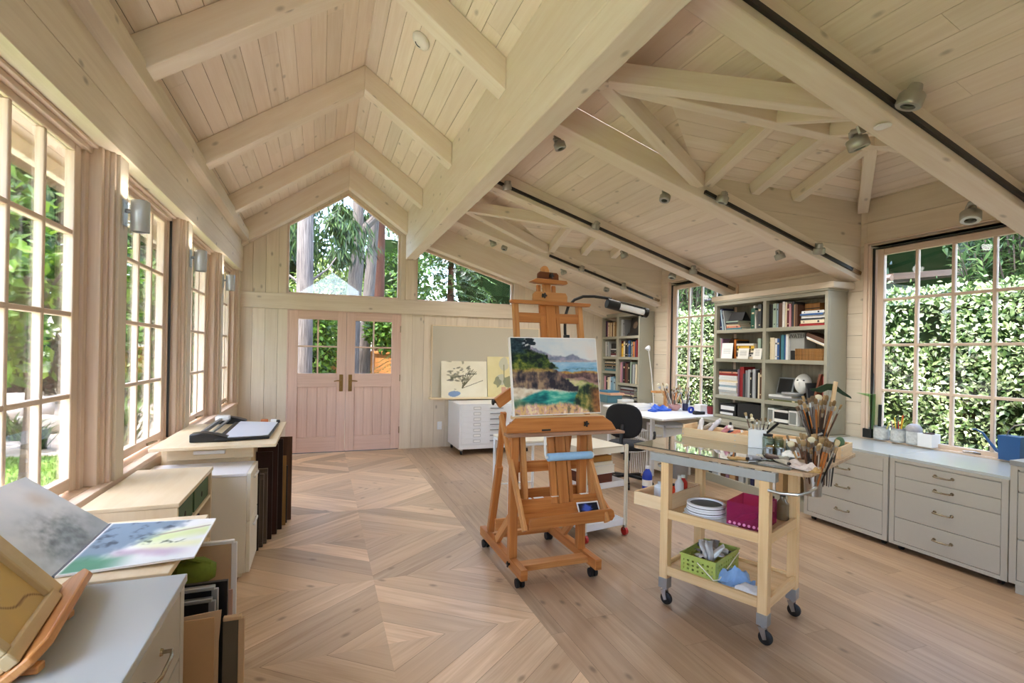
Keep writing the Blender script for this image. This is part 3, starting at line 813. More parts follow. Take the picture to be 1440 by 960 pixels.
# left side
bush('dogwood', (-3.0, 7.0, 2.25), (.95, 1.25, 1.0), 2300, .17, .085, G_['dogwood'], 'bright dogwood bush with large leaves outside the nearest left window', .05, 0, .35, 22)
bush('dogwood', (-5.15, 9.4, 2.0), (1.05, 1.3, 1.4), 2300, .17, .085, G_['dogwood'], 'second bright dogwood bush further from the left windows', .06, 0, .35, 22)
bush('garden_bush', (-2.55, 10.6, 1.75), (.85, 1.2, 1.5), 2800, .14, .07, G_['mid'], 'leafy green bush outside the second left window', .05, .4)
bush('garden_bush', (-3.5, 13.9, 1.9), (.95, 1.4, 1.7), 2800, .14, .07, G_['dogwood'], 'bright bush outside the third left window', .05, .4)
bush('garden_bush', (-8.2, 18.6, .9), (2.2, 1.6, 1.2), 2600, .2, .09, G_['dark'], 'dark low bush behind the gravel on the left', .05, .7)
bush('garden_bush', (-4.9, 19.0, 1.0), (2.0, 1.6, 1.3), 2600, .2, .09, G_['dark'], 'dark low bush at the far end of the gravel', .05, .7)
bush('garden_tree', (-9, 17, 5.2), (3.4, 3, 4.2), 5200, .3, .14, G_['mid'], 'broad green tree left of the gravel', .18, .72, .3, 40, 'tree')
bush('garden_tree', (-6.6, 24.5, 5.4), (3.4, 3, 4.6), 5200, .3, .14, G_['dark'], 'tall dark tree beyond the end of the gravel', .2, .75, .3, 40, 'tree')
bush('garden_tree', (-13, 9, 5), (3.5, 4, 5), 3600, .4, .18, G_['dark'], 'dark tree far to the left of the lawn', .2, .8, .3, 30, 'tree')
bush('garden_tree', (-12, 0, 5), (3.5, 4, 5), 2500, .45, .2, G_['mid'], 'green tree left of the lawn level with the camera', .2, .8, .3, 30, 'tree')
bush('garden_tree', (-15, 25, 6), (5, 4, 6), 3600, .5, .22, G_['dark'], 'dark tree in the far left corner of the garden', .25, .8, .3, 30, 'tree')

# beyond the far wall: the big trunks
def trunk_tree(name, lab, pts, rad, bark, forks=(), crown=None, knobs=0):
    r = thing(name, lab, 'tree', (pts[0][0], pts[0][1], GZ))
    mb = MB(); mb.tube(pts, rad, 18)
    mb.build('trunk', G_[bark], r)
    for p, rr in forks:
        mb = MB(); mb.tube(p, rr, 10); mb.build('branch', G_[bark], r)
    if crown:
        for c, R, n, L, W, mat, dr, cl in crown:
            lb = LB(); lb.crown(c, R, n, L, W, dr, .4, cl); lb.build('foliage', G_[mat], r)
    return r
trunk_tree('cedar_tree', 'big furrowed grey trunk behind the left door leaf', [(-.34, 10.5, GZ), (-.315, 10.5, 1), (-.31, 10.5, 2.5), (-.32, 10.5, 3.6), (-.33, 10.5, 7)], [.185, .165, .155, .15, .12], 'barkg',
    [([(-.31, 10.5, 2.7), (-.7, 10.6, 3.0), (-1.2, 10.7, 3.1)], [.03, .02, .01]), ([(-.3, 10.5, 2.75), (.1, 10.6, 3.1), (.25, 10.7, 3.35)], [.028, .018, .01])],
    [((-.2, 11.8, 5.1), (1.8, 1.2, 1.7), 3600, .26, .035, 'conifer', 1.6, 34), ((.25, 11.6, 3.9), (.42, .5, .95), 1500, .24, .035, 'conifer', 1.8, 8)])
trunk_tree('forked_tree', 'smooth grey forked trunk in the middle of the gable window', [(.66, 13, GZ), (.68, 13, 1.5), (.735, 13, 2.9), (.80, 13, 4.0), (.80, 13, 4.7), (.76, 13, 7.5)], [.24, .2, .175, .17, .13, .1], 'barkg',
    [([(.80, 13, 3.95), (.98, 12.95, 4.55), (1.35, 12.9, 4.95), (1.75, 12.8, 5.3)], [.12, .10, .09, .06])],
    [((1.5, 14.2, 6.6), (2.2, 1.4, 1.4), 3200, .26, .05, 'mid', 1.0, 30), ((.75, 14.0, 5.6), (.5, .6, .9), 900, .24, .04, 'conifer', 1.6, 8)])
trunk_tree('slim_tree', 'slim pale trunk leaning just right of the forked trunk', [(1.05, 14, GZ), (1.1, 14, 2), (1.22, 14, 4), (1.36, 14, 7)], [.17, .15, .14, .12], 'barkg')
trunk_tree('redwood_tree', 'red brown straight trunk at the right of the gable window', [(1.62, 16, GZ), (1.62, 16, 8)], [.2, .14], 'barkr', (), [((2.6, 17.6, 7.6), (1.8, 1.3, 1.6), 2200, .3, .05, 'conifer', 1.2, 24)])
bush('garden_bush', (-1.5, 12.2, 1.9), (.75, .8, 2.1), 2600, .16, .08, G_['mid'], 'green bush left of the big grey trunk', .05, .55)
bush('garden_bush', (-.12, 13.5, 1.6), (.52, .6, 1.25), 2200, .15, .075, G_['dogwood'], 'bright leafy bush seen through the left door panes', .05, .5)
bush('garden_bush', (1.72, 13.2, 2.05), (.72, .42, .6), 2200, .15, .075, G_['dogwood'], 'bright leafy bush overhanging the orange wall', .04, .4)
bush('garden_bush', (2.4, 18.3, 3.4), (1.3, 1.0, 1.7), 2600, .16, .075, G_['mid'], 'light green bush below the redwood trunk', .05, .5, .4, 20)
bush('garden_bush', (.15, 16.5, 2.9), (1.15, 1.0, 1.5), 5200, .17, .08, G_['pale'], 'sunlit yellow green bush between the trunks', .05, 0, .4)
bush('garden_tree', (-2.0, 19.5, 5.2), (2.2, 2.0, 3.4), 3600, .32, .12, G_['dark'], 'dark tree behind the big grey trunk', .2, .6, .5, 34, 'tree')
bush('garden_tree', (2.7, 22, 4.6), (2.3, 2.0, 3.0), 3600, .32, .12, G_['mid'], 'green tree far behind the redwood', .2, .55, .5, 34, 'tree')
bush('garden_tree', (7.9, 24, 5.4), (2.7, 2.4, 4.6), 3600, .4, .14, G_['dark'], 'dark tree far behind the fir', .2, .7, .5, 34, 'tree')
bush('garden_tree', (13.2, 22.5, 5.4), (2.6, 2.6, 4.6), 3600, .4, .14, G_['mid'], 'green tree in the far right corner of the garden', .2, .7, .5, 34, 'tree')
# fir with layered sprays right of the beam end
def fir(c, h, R, n, lab, mat='conifer'):
    r = thing('fir_tree', lab, 'tree', (c[0], c[1], GZ))
    mb = MB(); mb.tube([(c[0], c[1], GZ), (c[0], c[1], h)], [.14, .03], 10); mb.build('trunk', G_['barkr'], r)
    lb = LB()
    for k in range(n):
        z = 1.2 + (h - 1.4) * random.random() ** 1.2; a = random.uniform(0, 2 * PI); L = R * (1 - (z - .8) / h) * random.uniform(.7, 1.1)
        d = V((math.cos(a), math.sin(a), 0)); steps = int(L / .055)
        for j in range(steps):
            t = j / steps; p = V((c[0], c[1], z)) + d * L * t + V((0, 0, .12 * t - .42 * t * t * L))
            for q in (-1, 1):
                s_ = d.cross(V((0, 0, 1))) * q
                lb.leaf(p, (s_ + d * .7 + V((0, 0, -.35)) + rdir() * .2).normalized(), V((0, 0, 1)), (.26 * (1 - .5 * t)) * random.uniform(.8, 1.2), .035, min(1, .25 + .6 * t + random.uniform(-.2, .2)))
    lb.build('foliage', G_[mat], r); return r
fir((3.05, 12.6), 6.0, 2.4, 130, 'fir with layered drooping sprays in the sloping window', 'conifer')
fir((6.9, 15.6), 7.4, 2.4, 90, 'second fir, right of the one in the sloping window', 'dark')
# orange wall beyond the doors
g = MB(); g.box(.2, 14.0, GZ, 2.9, 14.16, 1.42); g.box(.15, 13.97, 1.42, 2.95, 14.19, 1.5)
g.build('garden_wall', mk('terracotta_render', (214, 142, 78), .8, noise=.1, nscale=20), bevel=.01, label='low orange rendered garden wall seen through the right door panes', cat='garden wall')
# right side: clipped hedge, oleander, outbuilding
lb = LB(); xh = 7.5; Hh = 2.5
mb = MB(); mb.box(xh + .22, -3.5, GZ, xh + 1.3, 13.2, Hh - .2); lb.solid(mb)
for _ in range(64000):
    y = random.uniform(-3.6, 13.3); z = random.uniform(GZ, Hh)
    u = random.random()
    bump = .16 * math.sin(y * 2.3 + z * 1.7) + .12 * math.sin(y * 5.1 - z * 4.3)
    if u < .88: p = V((xh + bump * .6 + random.uniform(-.02, .3), y, z)); nn = V((-1, 0, .35))
    else: p = V((xh + random.uniform(0, 1.3), y, Hh - .1 + bump * .7 + random.uniform(-.15, .1))); nn = V((-.2, 0, 1))
    d = (rdir() + nn * .6).normalized(); k = random.uniform(.6, 1.25)
    lb.leaf(p, d, (nn + rdir() * .9), .075 * k, .042 * k)
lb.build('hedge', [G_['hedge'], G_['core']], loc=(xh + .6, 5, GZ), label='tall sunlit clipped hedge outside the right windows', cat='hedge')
for i, (y, h) in enumerate(((.7, 4.6), (2.6, 5.0), (4.4, 4.4), (11.1, 5.2))):
    r = thing('oleander', ['oleander shrub above the hedge at the right edge of the large window', 'oleander shrub above the hedge in the middle of the large window', 'oleander shrub above the hedge beside the outbuilding roof', 'oleander shrub above the hedge in the desk window'][i], 'shrub', (9.35, y, GZ))
    lb = LB(); mbt = MB()
    for _ in range(60):
        a = random.uniform(0, 2 * PI); t = random.uniform(.05, .4); tip = V((9.35 + math.cos(a) * t * 2.0, y + math.sin(a) * t * 1.6, GZ + h * random.uniform(.7, 1.05)))
        p0 = V((9.35 + random.uniform(-.2, .2), y + random.uniform(-.3, .3), GZ)); mid = p0.lerp(tip, .6) + V((0, 0, .4)); mbt.tube([p0, mid, tip], [.02, .014, .006], 5)
        for j in range(64):
            u = .3 + .7 * j / 64; p = p0.lerp(mid, u / .6) if u < .6 else mid.lerp(tip, (u - .6) / .4)
            q = rdir(); q.z = abs(q.z) * .8 - .1; lb.leaf(p, q.normalized(), V((0, 0, 1)), random.uniform(.16, .3), .048)
    lb.build('foliage', G_['olean'], r); mbt.build('stem', G_['barkd'], r)
for i, (x, y, h) in enumerate(((14, 2.6, 5.2), (14.5, -3.4, 5.2), (17.6, 9.5, 6.2), (14.2, 17.2, 5.2))):
    bush('garden_tree', (x, y, h), (2.6, 2.6, 4.6), 4200, .4, .14, G_['dark' if i != 0 else 'mid'], ['broad tree behind the oleanders', 'tree behind the hedge on the far right', 'tall tree behind the outbuilding roof', 'tall tree beyond the far end of the hedge'][i], .2, .78, .4, 30, 'tree')
r = thing('outbuilding', 'small teal outbuilding with a brown overhanging roof behind the hedge', 'building', (12, 10, GZ))
g = MB(); g.box(10.9, 7.1, GZ, 13.5, 13, 3.1); g.build('wall', mk('teal_render', (96, 128, 124), .7), r)
g = MB(); g.prism([(10.2, 6.5, 3.05), (13.9, 6.5, 3.5), (13.9, 6.5, 3.62), (10.2, 6.5, 3.17)], (0, 7.3, 0)); g.build('roof', wood('weathered_roof', (92, 68, 48), (62, 46, 34)), r)
g = MB(); g.tube([(10.15, 6.5, 3.08), (10.15, 13.8, 3.08)], .06, 10); g.build('gutter', mk('brown_gutter', (96, 76, 60), .5), r)
# ================================================================== LEFT SIDE FURNITURE
def pull(mb, c, L, d, out, r=.005, mi=0):
    """bow handle centred at c, along unit d, standing out"""
    c, d, o = V(c), V(d), V(out)
    mb.tube([c - d * L / 2, c - d * L / 2 + o * .8, c - d * L * .3 + o, c + d * L * .3 + o, c + d * L / 2 + o * .8, c + d * L / 2], r, 8, mi)
    for s in (-1, 1): mb.cyl(c + d * L / 2 * s, c + d * L / 2 * s + o.normalized() * .006, r * 1.9, r * 1.6, 10, mi)

# near greige cabinet
r = thing('drawer_cabinet', 'low greige drawer cabinet in the bottom left corner under the tilted drawing board', 'cabinet', (-.75, 1.3, 0))
m = MB(); m.box(-1.06, .62, .05, -.44, 1.985, .722); m.box(-1.04, .64, 0, -.47, 1.97, .05); m.build('body', M_['greige'], r, bevel=.002)
m = MB(); m.box(-1.062, .60, .723, -.412, 2.0, .75); m.build('top', M_['greigetop'], r, bevel=.003)
m = MB(); m.box(-.44, 1.94, .04, -.417, 1.985, .722); m.build('face_post', M_['greige'], r, bevel=.002)
for k, (za, zb) in enumerate(((.50, .715), (.28, .49), (.06, .27))):
    m = MB(); m.box(-.44, 1.30, za, -.418, 1.935, zb); dd = m.build('drawer', M_['greige'], r, bevel=.003)
    m = MB(); pull(m, (-.418, 1.64, (za + zb) / 2 + .03), .16, (0, 1, 0), (.035, 0, .0), .006); m.build('handle', M_['nickel'], dd, label='satin bow handle')
# tilted drawing on its tabletop easel
P0 = V((-.681, 1.816, .80)); Wd = V((.155, -.985, 0)).normalized(); U = V((-.62, -.098, .785)).normalized(); Nn = Wd.cross(U).normalized()
if Nn.z < 0: Nn = -Nn
def slab(mb, o, a, b, n, da, db, dn, mi=0):
    o = V(o); mb.hexa([o, o + a * da, o + a * da + n * dn, o + n * dn, o + b * db, o + a * da + b * db, o + a * da + b * db + n * dn, o + b * db + n * dn], mi)
r = thing('framed_drawing', 'cream box frame with a faint pencil drawing leaning back in the bottom left corner', 'framed drawing', tuple(P0 + Wd * .18))
M_['creamframe'] = wood('cream_painted_frame', (206, 186, 146), (190, 166, 122), var=.03, grain=10)
W_, H_ = .36, .34; th = .03; bw_ = .034
m = MB()
slab(m, P0, Wd, U, -Nn, W_, bw_, th); slab(m, P0 + U * (H_ - bw_), Wd, U, -Nn, W_, bw_, th)
slab(m, P0 + U * bw_, Wd, U, -Nn, bw_, H_ - 2 * bw_, th); slab(m, P0 + Wd * (W_ - bw_) + U * bw_, Wd, U, -Nn, bw_, H_ - 2 * bw_, th)
m.build('frame', M_['creamframe'], r, bevel=.004)
GRID = {}
def paint_sheet(name, o, a, b, da, db, nx, ny, fn, parent=None, mat=None, **k):
    """flat painted sheet; fn(u,v) gives an srgb colour, v up"""
    o, a, b = V(o), V(a), V(b); vs = [o + a * (da * i / nx) + b * (db * j / ny) for j in range(ny + 1) for i in range(nx + 1)]
    mb = MB(); fs = [(j * (nx + 1) + i, j * (nx + 1) + i + 1, (j + 1) * (nx + 1) + i + 1, (j + 1) * (nx + 1) + i) for j in range(ny) for i in range(nx)]
    mb.add(vs, fs, [[(0, 0)] * 4] * len(fs))
    ob = mb.build(name, mat or M_['paint'], parent, smooth=False, **k)
    ca = ob.data.color_attributes.new('Col', 'FLOAT_COLOR', 'POINT'); fl_ = []
    for j in range(ny + 1):
        for i in range(nx + 1): fl_.extend((*lin([max(0, min(255, c)) for c in fn(i / nx, j / ny)]), 1))
    ca.data.foreach_set('color', fl_)
    return ob
M_['paint'] = attr_mat('painted_surface', .55, .25)
from mathutils import noise as NZ
def nz(u, v, s=1, o=0): return NZ.noise(V((u * s + o, v * s - o, o * 1.7)))
def fb(u, v, s=1, o=0): return nz(u, v, s, o) * .6 + nz(u, v, s * 2.3, o + 3) * .3 + nz(u, v, s * 5, o + 7) * .15
def mixc(a, b, t):
    t = max(0, min(1, t)); return tuple(x + (y - x) * t for x, y in zip(a, b))
def sst(a, b, x):
    if a == b: return float(x > a)
    t = max(0, min(1, (x - a) / (b - a))); return t * t * (3 - 2 * t)
def drawing(u, v):
    c = mixc((208, 176, 104), (196, 168, 112), .5 + fb(u, v, 2, 1))
    for cx0, cy0, rr in ((.35, .62, .17), (.72, .70, .13)):
        d = math.hypot((u - cx0) * 1.9, v - cy0); f = rr * (1 + .25 * nz(u, v, 9, 2))
        c = mixc(c, (150, 150, 122), .55 * sst(.035, .0, abs(d - f)) + .28 * sst(f, f * .4, d) * (.5 + fb(u, v, 14, 5)))
    st = .5 - .5 * u + .06 * math.sin(u * 9); c = mixc(c, (96, 66, 40), .8 * sst(.018, 0, abs(v - st)) * sst(0, .1, u))
    return c
paint_sheet('drawing', P0 + Wd * (W_ - bw_) + U * bw_ - Nn * .016, -Wd, U, W_ - 2 * bw_, H_ - 2 * bw_, 70, 64, drawing, r)
r = thing('blank_canvas', 'larger cream board leaning behind the framed pencil drawing', 'board', tuple(P0 + Wd * .1)); m = MB(); slab(m, P0 - Nn * .034 - Wd * .128, Wd, U, -Nn, .47, .37, .03); m.build('board', M_['creamframe'], r, bevel=.004)
r = thing('tabletop_easel', 'small orange wood tabletop easel holding the framed drawing', 'easel', (-.75, 1.7, .7505))
m = MB(); o_ = P0 - Wd * .20 - Nn * .07 - U * .024; L_ = .565; q0, q1 = o_, o_ + Wd * L_
m.prism([q0 + Nn * .03, q0 + Nn * .085 + Wd * .02, q0 + Nn * .115 + Wd * .10, q1 + Nn * .115 - Wd * .05, q1 + Nn * .085, q1 + Nn * .0, q0], U * .022, Wd); m.build('ledge', M_['oak2'], r, bevel=.005)
m = MB()
for k in (.05, .32): a_ = P0 + Wd * k; m.bar((a_.x + .03, a_.y, .7615), (-1.0, a_.y + .05, .7615), .03, .02)
m.build('base', M_['oak2'], r, bevel=.004)
m = MB(); a_ = P0 + Wd * .18 - Nn * .075; m.bar(a_ - U * .02, a_ + U * .36, .04, .018, tuple(Nn)); m.bar(a_ + U * .3, (-1.0, 1.7, .772), .02, .03); m.build('prop', M_['oak2'], r, bevel=.003)

# light wood stand with the open portfolio
r = thing('console_stand', 'light wood stand under the open pastel portfolio', 'stand', (-.77, 2.43, 0))
m = MB(); m.box(-1.055, 2.10, .697, -.49, 2.78, .72); m.build('top', M_['maple'], r, bevel=.003)
for y in (2.112, 2.75):
    m = MB(); m.box(-1.05, y, .0, -.50, y + .02, .697); m.build('side_panel', M_['maple'], r, bevel=.002)
m = MB(); m.box(-1.05, 2.132, .03, -1.035, 2.75, .697); m.build('back', M_['maple'], r)
def pastelR(u, v):
    # u along x (window->room), v along y (near->far)
    c = mixc((240, 240, 236), (232, 236, 232), .5 + fb(u, v, 3, 1))
    n = fb(u, v, 5, 4)
    c = mixc(c, (214, 228, 150), .75 * sst(.22, .0, abs(v - .58 - .25 * (u - .6) + .1 * n)) * sst(.35, .5, u))
    c = mixc(c, (236, 236, 170), .6 * sst(.15, 0, abs(v - .35)) * sst(.4, .6, u))
    blue = sst(.40, .18, u - .62 * (v - .25) + .22 * n) * sst(.10, .3, v)
    c = mixc(c, (104, 128, 148), .85 * blue); c = mixc(c, (52, 62, 74), .8 * sst(.05, .45, fb(u, v, 9, 8)) * blue)
    c = mixc(c, (78, 140, 108), .9 * sst(.36, .16, v + .1 * n) * sst(.55, .25, u))
    c = mixc(c, (176, 136, 168), .5 * sst(.12, .0, abs(v - (.30 - .22 * (u - .3)) + .05 * n)) * sst(.22, .36, u) * sst(.98, .7, u))
    c = mixc(c, (96, 110, 84), .9 * sst(.06, .02, abs(v - .46 + .08 * (u - .5)) + .03 * n) * sst(.42, .5, u) * sst(.86, .76, u) * sst(-.05, .25, nz(u, v, 26, 3)))
    c = mixc(c, (150, 132, 116), .7 * sst(.03, .0, abs(v - .60 - .42 * (u - .5) + .02 * n)) * sst(.45, .6, u))
    return mixc((244, 244, 242), c, sst(0, .03, u) * sst(1, .97, u) * sst(0, .03, v) * sst(1, .97, v))
def pastelL(u, v):
    n = fb(u, v, 4, 9)
    c = mixc((206, 214, 222), (222, 224, 228), .5 + n)
    c = mixc(c, (150, 164, 172), .6 * sst(.55, .1, u + .3 * n) * sst(0, .6, v))
    c = mixc(c, (108, 118, 124), .75 * sst(.42, .12, math.hypot(u - .25, (v - .5) * .8) + .12 * n) * (.6 + fb(u, v, 16, 2)))
    c = mixc(c, (196, 172, 152), .45 * sst(.2, .0, math.hypot(u - .7, v - .75) + .1 * n))
    return c
r = thing('portfolio', 'open portfolio with a pastel landscape on its right leaf', 'portfolio', (-.64, 2.47, .72))
A0 = V((-.842, 2.165, .722)); A1 = V((-.862, 2.73, .722)); B0 = V((-.428, 2.175, .735)); B1 = V((-.434, 2.63, .735))
m = MB(); m.hexa([A0 + V((.004, 0, 0)), B0, B1, A1 + V((.004, 0, 0)), A0 + V((.004, 0, .006)), B0 + V((0, 0, .006)), B1 + V((0, 0, .006)), A1 + V((.004, 0, .006))]); m.build('right_leaf', M_['paper'], r)
def bil(A, B, Cc, D, u, v): return (A * (1 - u) + B * u) * (1 - v) + (D * (1 - u) + Cc * u) * v
def paint_quad(name, A, B, Cc, D, nx, ny, fn, parent, **k):
    ob = paint_sheet(name, A, (B - A).normalized(), (D - A).normalized(), (B - A).length, (D - A).length, nx, ny, fn, parent, **k)
    inv = WM[parent.name].inverted() if parent is not None else None
    if parent is not None:
        i = 0
        for vtx in ob.data.vertices:
            j, ii = divmod(vtx.index, nx + 1); vtx.co = inv @ bil(A, B, Cc, D, ii / nx, j / ny)
    return ob
Z7 = V((0, 0, .0075))
paint_quad('pastel', A0 + Z7 + V((.006, 0, 0)), B0 + Z7, B1 + Z7, A1 + Z7 + V((.006, 0, 0)), 96, 90, pastelR, r, label='pastel landscape in blue green, violet and pale yellow')
L0 = V((-1.12, 2.30 - .14, .985)); L1 = V((-1.145, 2.75 - .06, .965))
m = MB(); nn = (A1 - A0).cross(L0 - A0).normalized(); nn = nn if nn.x > 0 else -nn
m.hexa([A0, A1, A1 - nn * .006, A0 - nn * .006, L0, L1, L1 - nn * .006, L0 - nn * .006]); m.build('left_leaf', M_['paper'], r, label='raised left leaf leaning on the window sill')
paint_quad('rubbing', A0 + nn * .001, L0 + nn * .001, L1 + nn * .001, A1 + nn * .001, 70, 70, pastelL, r, label='smudged grey blue offset of the pastel')
m = MB(); m.bar(A0 + V((0, 0, .004)), A1 + V((0, 0, .004)), .008, .008); m.build('spine', mk('grey_tape', (96, 98, 102), .7), r)

# boards filed upright under the stand, sticking out into the room
def board(lab, y, xr, zt, mat, name='board', th=.006, x0=-.95, lean=0.0, cat='board', rim=None, group=None, z0=.002):
    r_ = None
    m = MB(); m.hexa([(x0, y, z0), (xr, y, z0), (xr, y + th, z0), (x0, y + th, z0), (x0, y + lean, zt), (xr, y + lean, zt), (xr, y + lean + th, zt), (x0, y + lean + th, zt)])
    if rim: 
        r_ = thing(name, lab, cat, ((x0 + xr) / 2, y, z0)); m.build('panel', mat, r_)
        q = MB(); q.bar((x0, y + lean + th / 2, zt + .004), (xr + .004, y + lean + th / 2, zt + .004), th + .012, .016); q.bar((xr + .004, y + th / 2, z0), (xr + .004, y + lean + th / 2, zt), .016, th + .012, (1, 0, 0)); q.build('rim', rim, r_, bevel=.003); return r_
    return m.build(name, mat, bevel=.001, label=lab, cat=cat, group=group)
board('tall kraft card folder standing nearest the greige cabinet', 2.14, -.352, .52, M_['kraft'], 'card_folder')
m = MB(); m.hexa([(-.62, 2.155, .02), (-.365, 2.155, .02), (-.365, 2.158, .02), (-.62, 2.158, .02), (-.62, 2.16, .515), (-.333, 2.16, .535), (-.333, 2.163, .535), (-.62, 2.163, .515)])
m.build('kraft_sheet', M_['tan'], label='loose kraft sheet fanned out of the card folder', cat='paper')
board('wide tan backing board behind the kraft folder', 2.185, -.345, .50, M_['tan'], 'backing_board_sheet')
board('grey rimmed slate portfolio, shorter of the two behind the tan boards', 2.225, -.380, .545, M_['black'], 'portfolio_case', .012, rim=M_['alu'])
board('taller grey rimmed slate portfolio behind the tan boards', 2.262, -.377, .575, M_['black'], 'portfolio_case', .012, rim=M_['galv'])
board('big black portfolio filed under the pastel stand', 2.325, -.338, .575, M_['black'], 'portfolio_case', .02)
board('thin pinkish board edge behind the big black portfolio', 2.365, -.325, .52, mk('pinkish_card', (204, 164, 144), .7), 'board')
board('dark olive board with a tan top edge standing furthest into the room', 2.21, -.275, .47, mk('olive_board', (92, 84, 70), .7), 'board', .01, x0=-.335, rim=M_['tan'])
r = board('cream panel with a white rounded rim standing beside the white file cabinet', 2.70, -.372, .60, M_['tan'], 'white_rimmed_board', .012, rim=M_['white'])
m = MB(); m.tube([(-.62, 2.55, .53), (-.55, 2.54, .545), (-.47, 2.55, .54), (-.42, 2.56, .535)], [.03, .06, .06, .03], 14)
m.tube([(-.60, 2.53, .585), (-.52, 2.50, .62), (-.44, 2.54, .575)], .012, 8)
m.build('fabric_pouch', mk('olive_green_fabric', (112, 128, 36), .8, noise=.3, nscale=60), label='olive green pouch tucked above the black portfolio', cat='pouch')

# maple bench with green bins
r = thing('maple_bench', 'maple topped low bench with an open shelf of green bins under the windows', 'bench', (-.84, 3.3, 0))
m = MB(); m.box(-1.045, 2.885, .733, -.635, 3.725, .755); m.build('top', M_['maple'], r, bevel=.003)
for y in (2.887, 3.700):
    m = MB(); m.box(-1.04, y, 0, -.642, y + .022, .733); m.build('side_panel', M_['maple'], r, bevel=.002)
m = MB(); m.box(-1.04, 2.909, .02, -1.025, 3.70, .733); m.build('back', M_['maple'], r)
for z in (.565, .29, .05):
    m = MB(); m.box(-1.025, 2.909, z, -.645, 3.70, z + .018); m.build('shelf', M_['maple'], r, bevel=.002)
M_['green'] = mk('dark_green_card', (70, 96, 62), .6, noise=.1)
for k, (ya, yb) in enumerate(((2.93, 3.27), (3.31, 3.68))):
    r = thing('storage_bin', ['dark green storage bin nearer the camera in the maple bench', 'dark green storage bin farther back in the maple bench'][k], 'bin', (-.82, (ya + yb) / 2, .585), group='green bins in the maple bench')
    m = MB(); z0, z1 = .5845, .705
    m.box(-.665, ya, z0, -.655, yb, z1); m.box(-1.0, ya, z0, -.99, yb, z1); m.box(-.99, ya, z0, -.665, ya + .008, z1); m.box(-.99, yb - .008, z0, -.665, yb, z1); m.box(-.99, ya + .008, z0, -.665, yb - .008, z0 + .008)
    m.build('box', M_['green'], r, bevel=.003)
    m = MB(); yc_ = (ya + yb) / 2; m.cyl((-.6552, yc_, .64), (-.6535, yc_, .64), .016, n=14); m.build('finger_hole', M_['dark'], r)
for k, (y, c) in enumerate(((3.05, (50, 44, 60)), (3.2, (44, 48, 66)), (3.42, (70, 56, 48)), (3.58, (40, 40, 44)))):
    m = MB(); m.box(-.98, y, .309, -.70, y + .11, .44 + .03 * (k % 2)); m.box(-.97, y + .005, .44 + .03 * (k % 2), -.71, y + .1, .455 + .03 * (k % 2))
    m.build('storage_box', mk('dark_box_%d' % k, c, .6), bevel=.003, label=['dark plum box on the lower shelf of the maple bench', 'dark navy box on the lower shelf of the maple bench', 'brown box on the lower shelf of the maple bench', 'charcoal box farthest back on the lower bench shelf'][k], cat='box', group='dark boxes in the maple bench')

# white two drawer file cabinet
r = thing('file_cabinet', 'white two drawer file cabinet between the maple bench and the trimmer table', 'file cabinet', (-.75, 3.95, 0))
m = MB(); m.box(-1.06, 3.752, .03, -.446, 4.15, .672); m.box(-1.04, 3.77, 0, -.47, 4.13, .03); m.build('body', M_['cream'], r, bevel=.003)
m = MB(); m.box(-1.062, 3.745, .673, -.444, 4.155, .692); m.build('top', M_['white'], r, bevel=.003)
for za, zb in ((.372, .69), (.035, .366)):
    m = MB(); m.box(-.4455, 3.75, za, -.42, 4.15, zb); dd = m.build('drawer', M_['cream'], r, bevel=.004)
    m = MB(); m.bar((-.408, 3.86, zb - .05), (-.408, 4.04, zb - .05), .012, .018); m.box(-.42, 3.865, zb - .055, -.408, 3.875, zb - .045); m.box(-.42, 4.025, zb - .055, -.408, 4.035, zb - .045); m.build('handle', M_['white'], dd, bevel=.003)

# table with the paper trimmer
r = thing('work_table', 'pale table by the left windows carrying the paper trimmer', 'table', (-.7, 4.55, 0))
m = MB(); m.box(-1.06, 3.98, .818, -.29, 5.16, .84); m.build('tabletop', M_['maple'], r, bevel=.003)
m = MB(); m.box(-1.04, 4.2, .02, -.47, 5.0, .812); m.build('cabinet_body', M_['maple'], r, bevel=.003)
m = MB(); m.box(-1.0, 4.17, .715, -.455, 4.2, .805); dd = m.build('drawer', M_['maple'], r, bevel=.003)
m = MB(); m.bar((-.835, 4.157, .768), (-.635, 4.157, .768), .02, .026); m.build('handle', M_['white'], dd, bevel=.003, label='flat white drawer pull')
r = thing('paper_trimmer', 'black and grey rotary paper trimmer on the pale table', 'paper trimmer', (-.55, 4.6, .84))
m = MB(); m.hexa([(-.70, 4.13, .845), (-.352, 4.19, .845), (-.338, 4.92, .845), (-.70, 5.06, .845), (-.70, 4.13, .865), (-.352, 4.19, .865), (-.338, 4.92, .865), (-.70, 5.06, .865)]); m.build('base', M_['black'], r, bevel=.004)
m = MB(); m.hexa([(-.655, 4.16, .866), (-.362, 4.205, .866), (-.347, 4.91, .866), (-.655, 5.04, .866), (-.655, 4.16, .8705), (-.362, 4.205, .8705), (-.347, 4.91, .8705), (-.655, 5.04, .8705)]); m.build('grid_board', mk('pale_blue_grey_board', (206, 211, 220), .4), r)
for k, y in enumerate((4.14, 5.08)):
    m = MB(); m.prism([(-.86, y, .842), (-.62, y, .842), (-.62, y, .87), (-.70, y, .895), (-.78, y, .91), (-.86, y, .90)], (0, .11, 0)); m.build('end_block', M_['black'], r, bevel=.008)
m = MB(); m.bar((-.80, 4.25, .895), (-.80, 5.09, .895), .02, .028); m.bar((-.745, 4.25, .888), (-.745, 5.09, .888), .018, .016); m.build('rail', M_['alu'], r, bevel=.002)
m = MB(); m.box(-.845, 4.98, .885, -.74, 5.09, .925); m.build('cutting_head', M_['white'], r, bevel=.008)
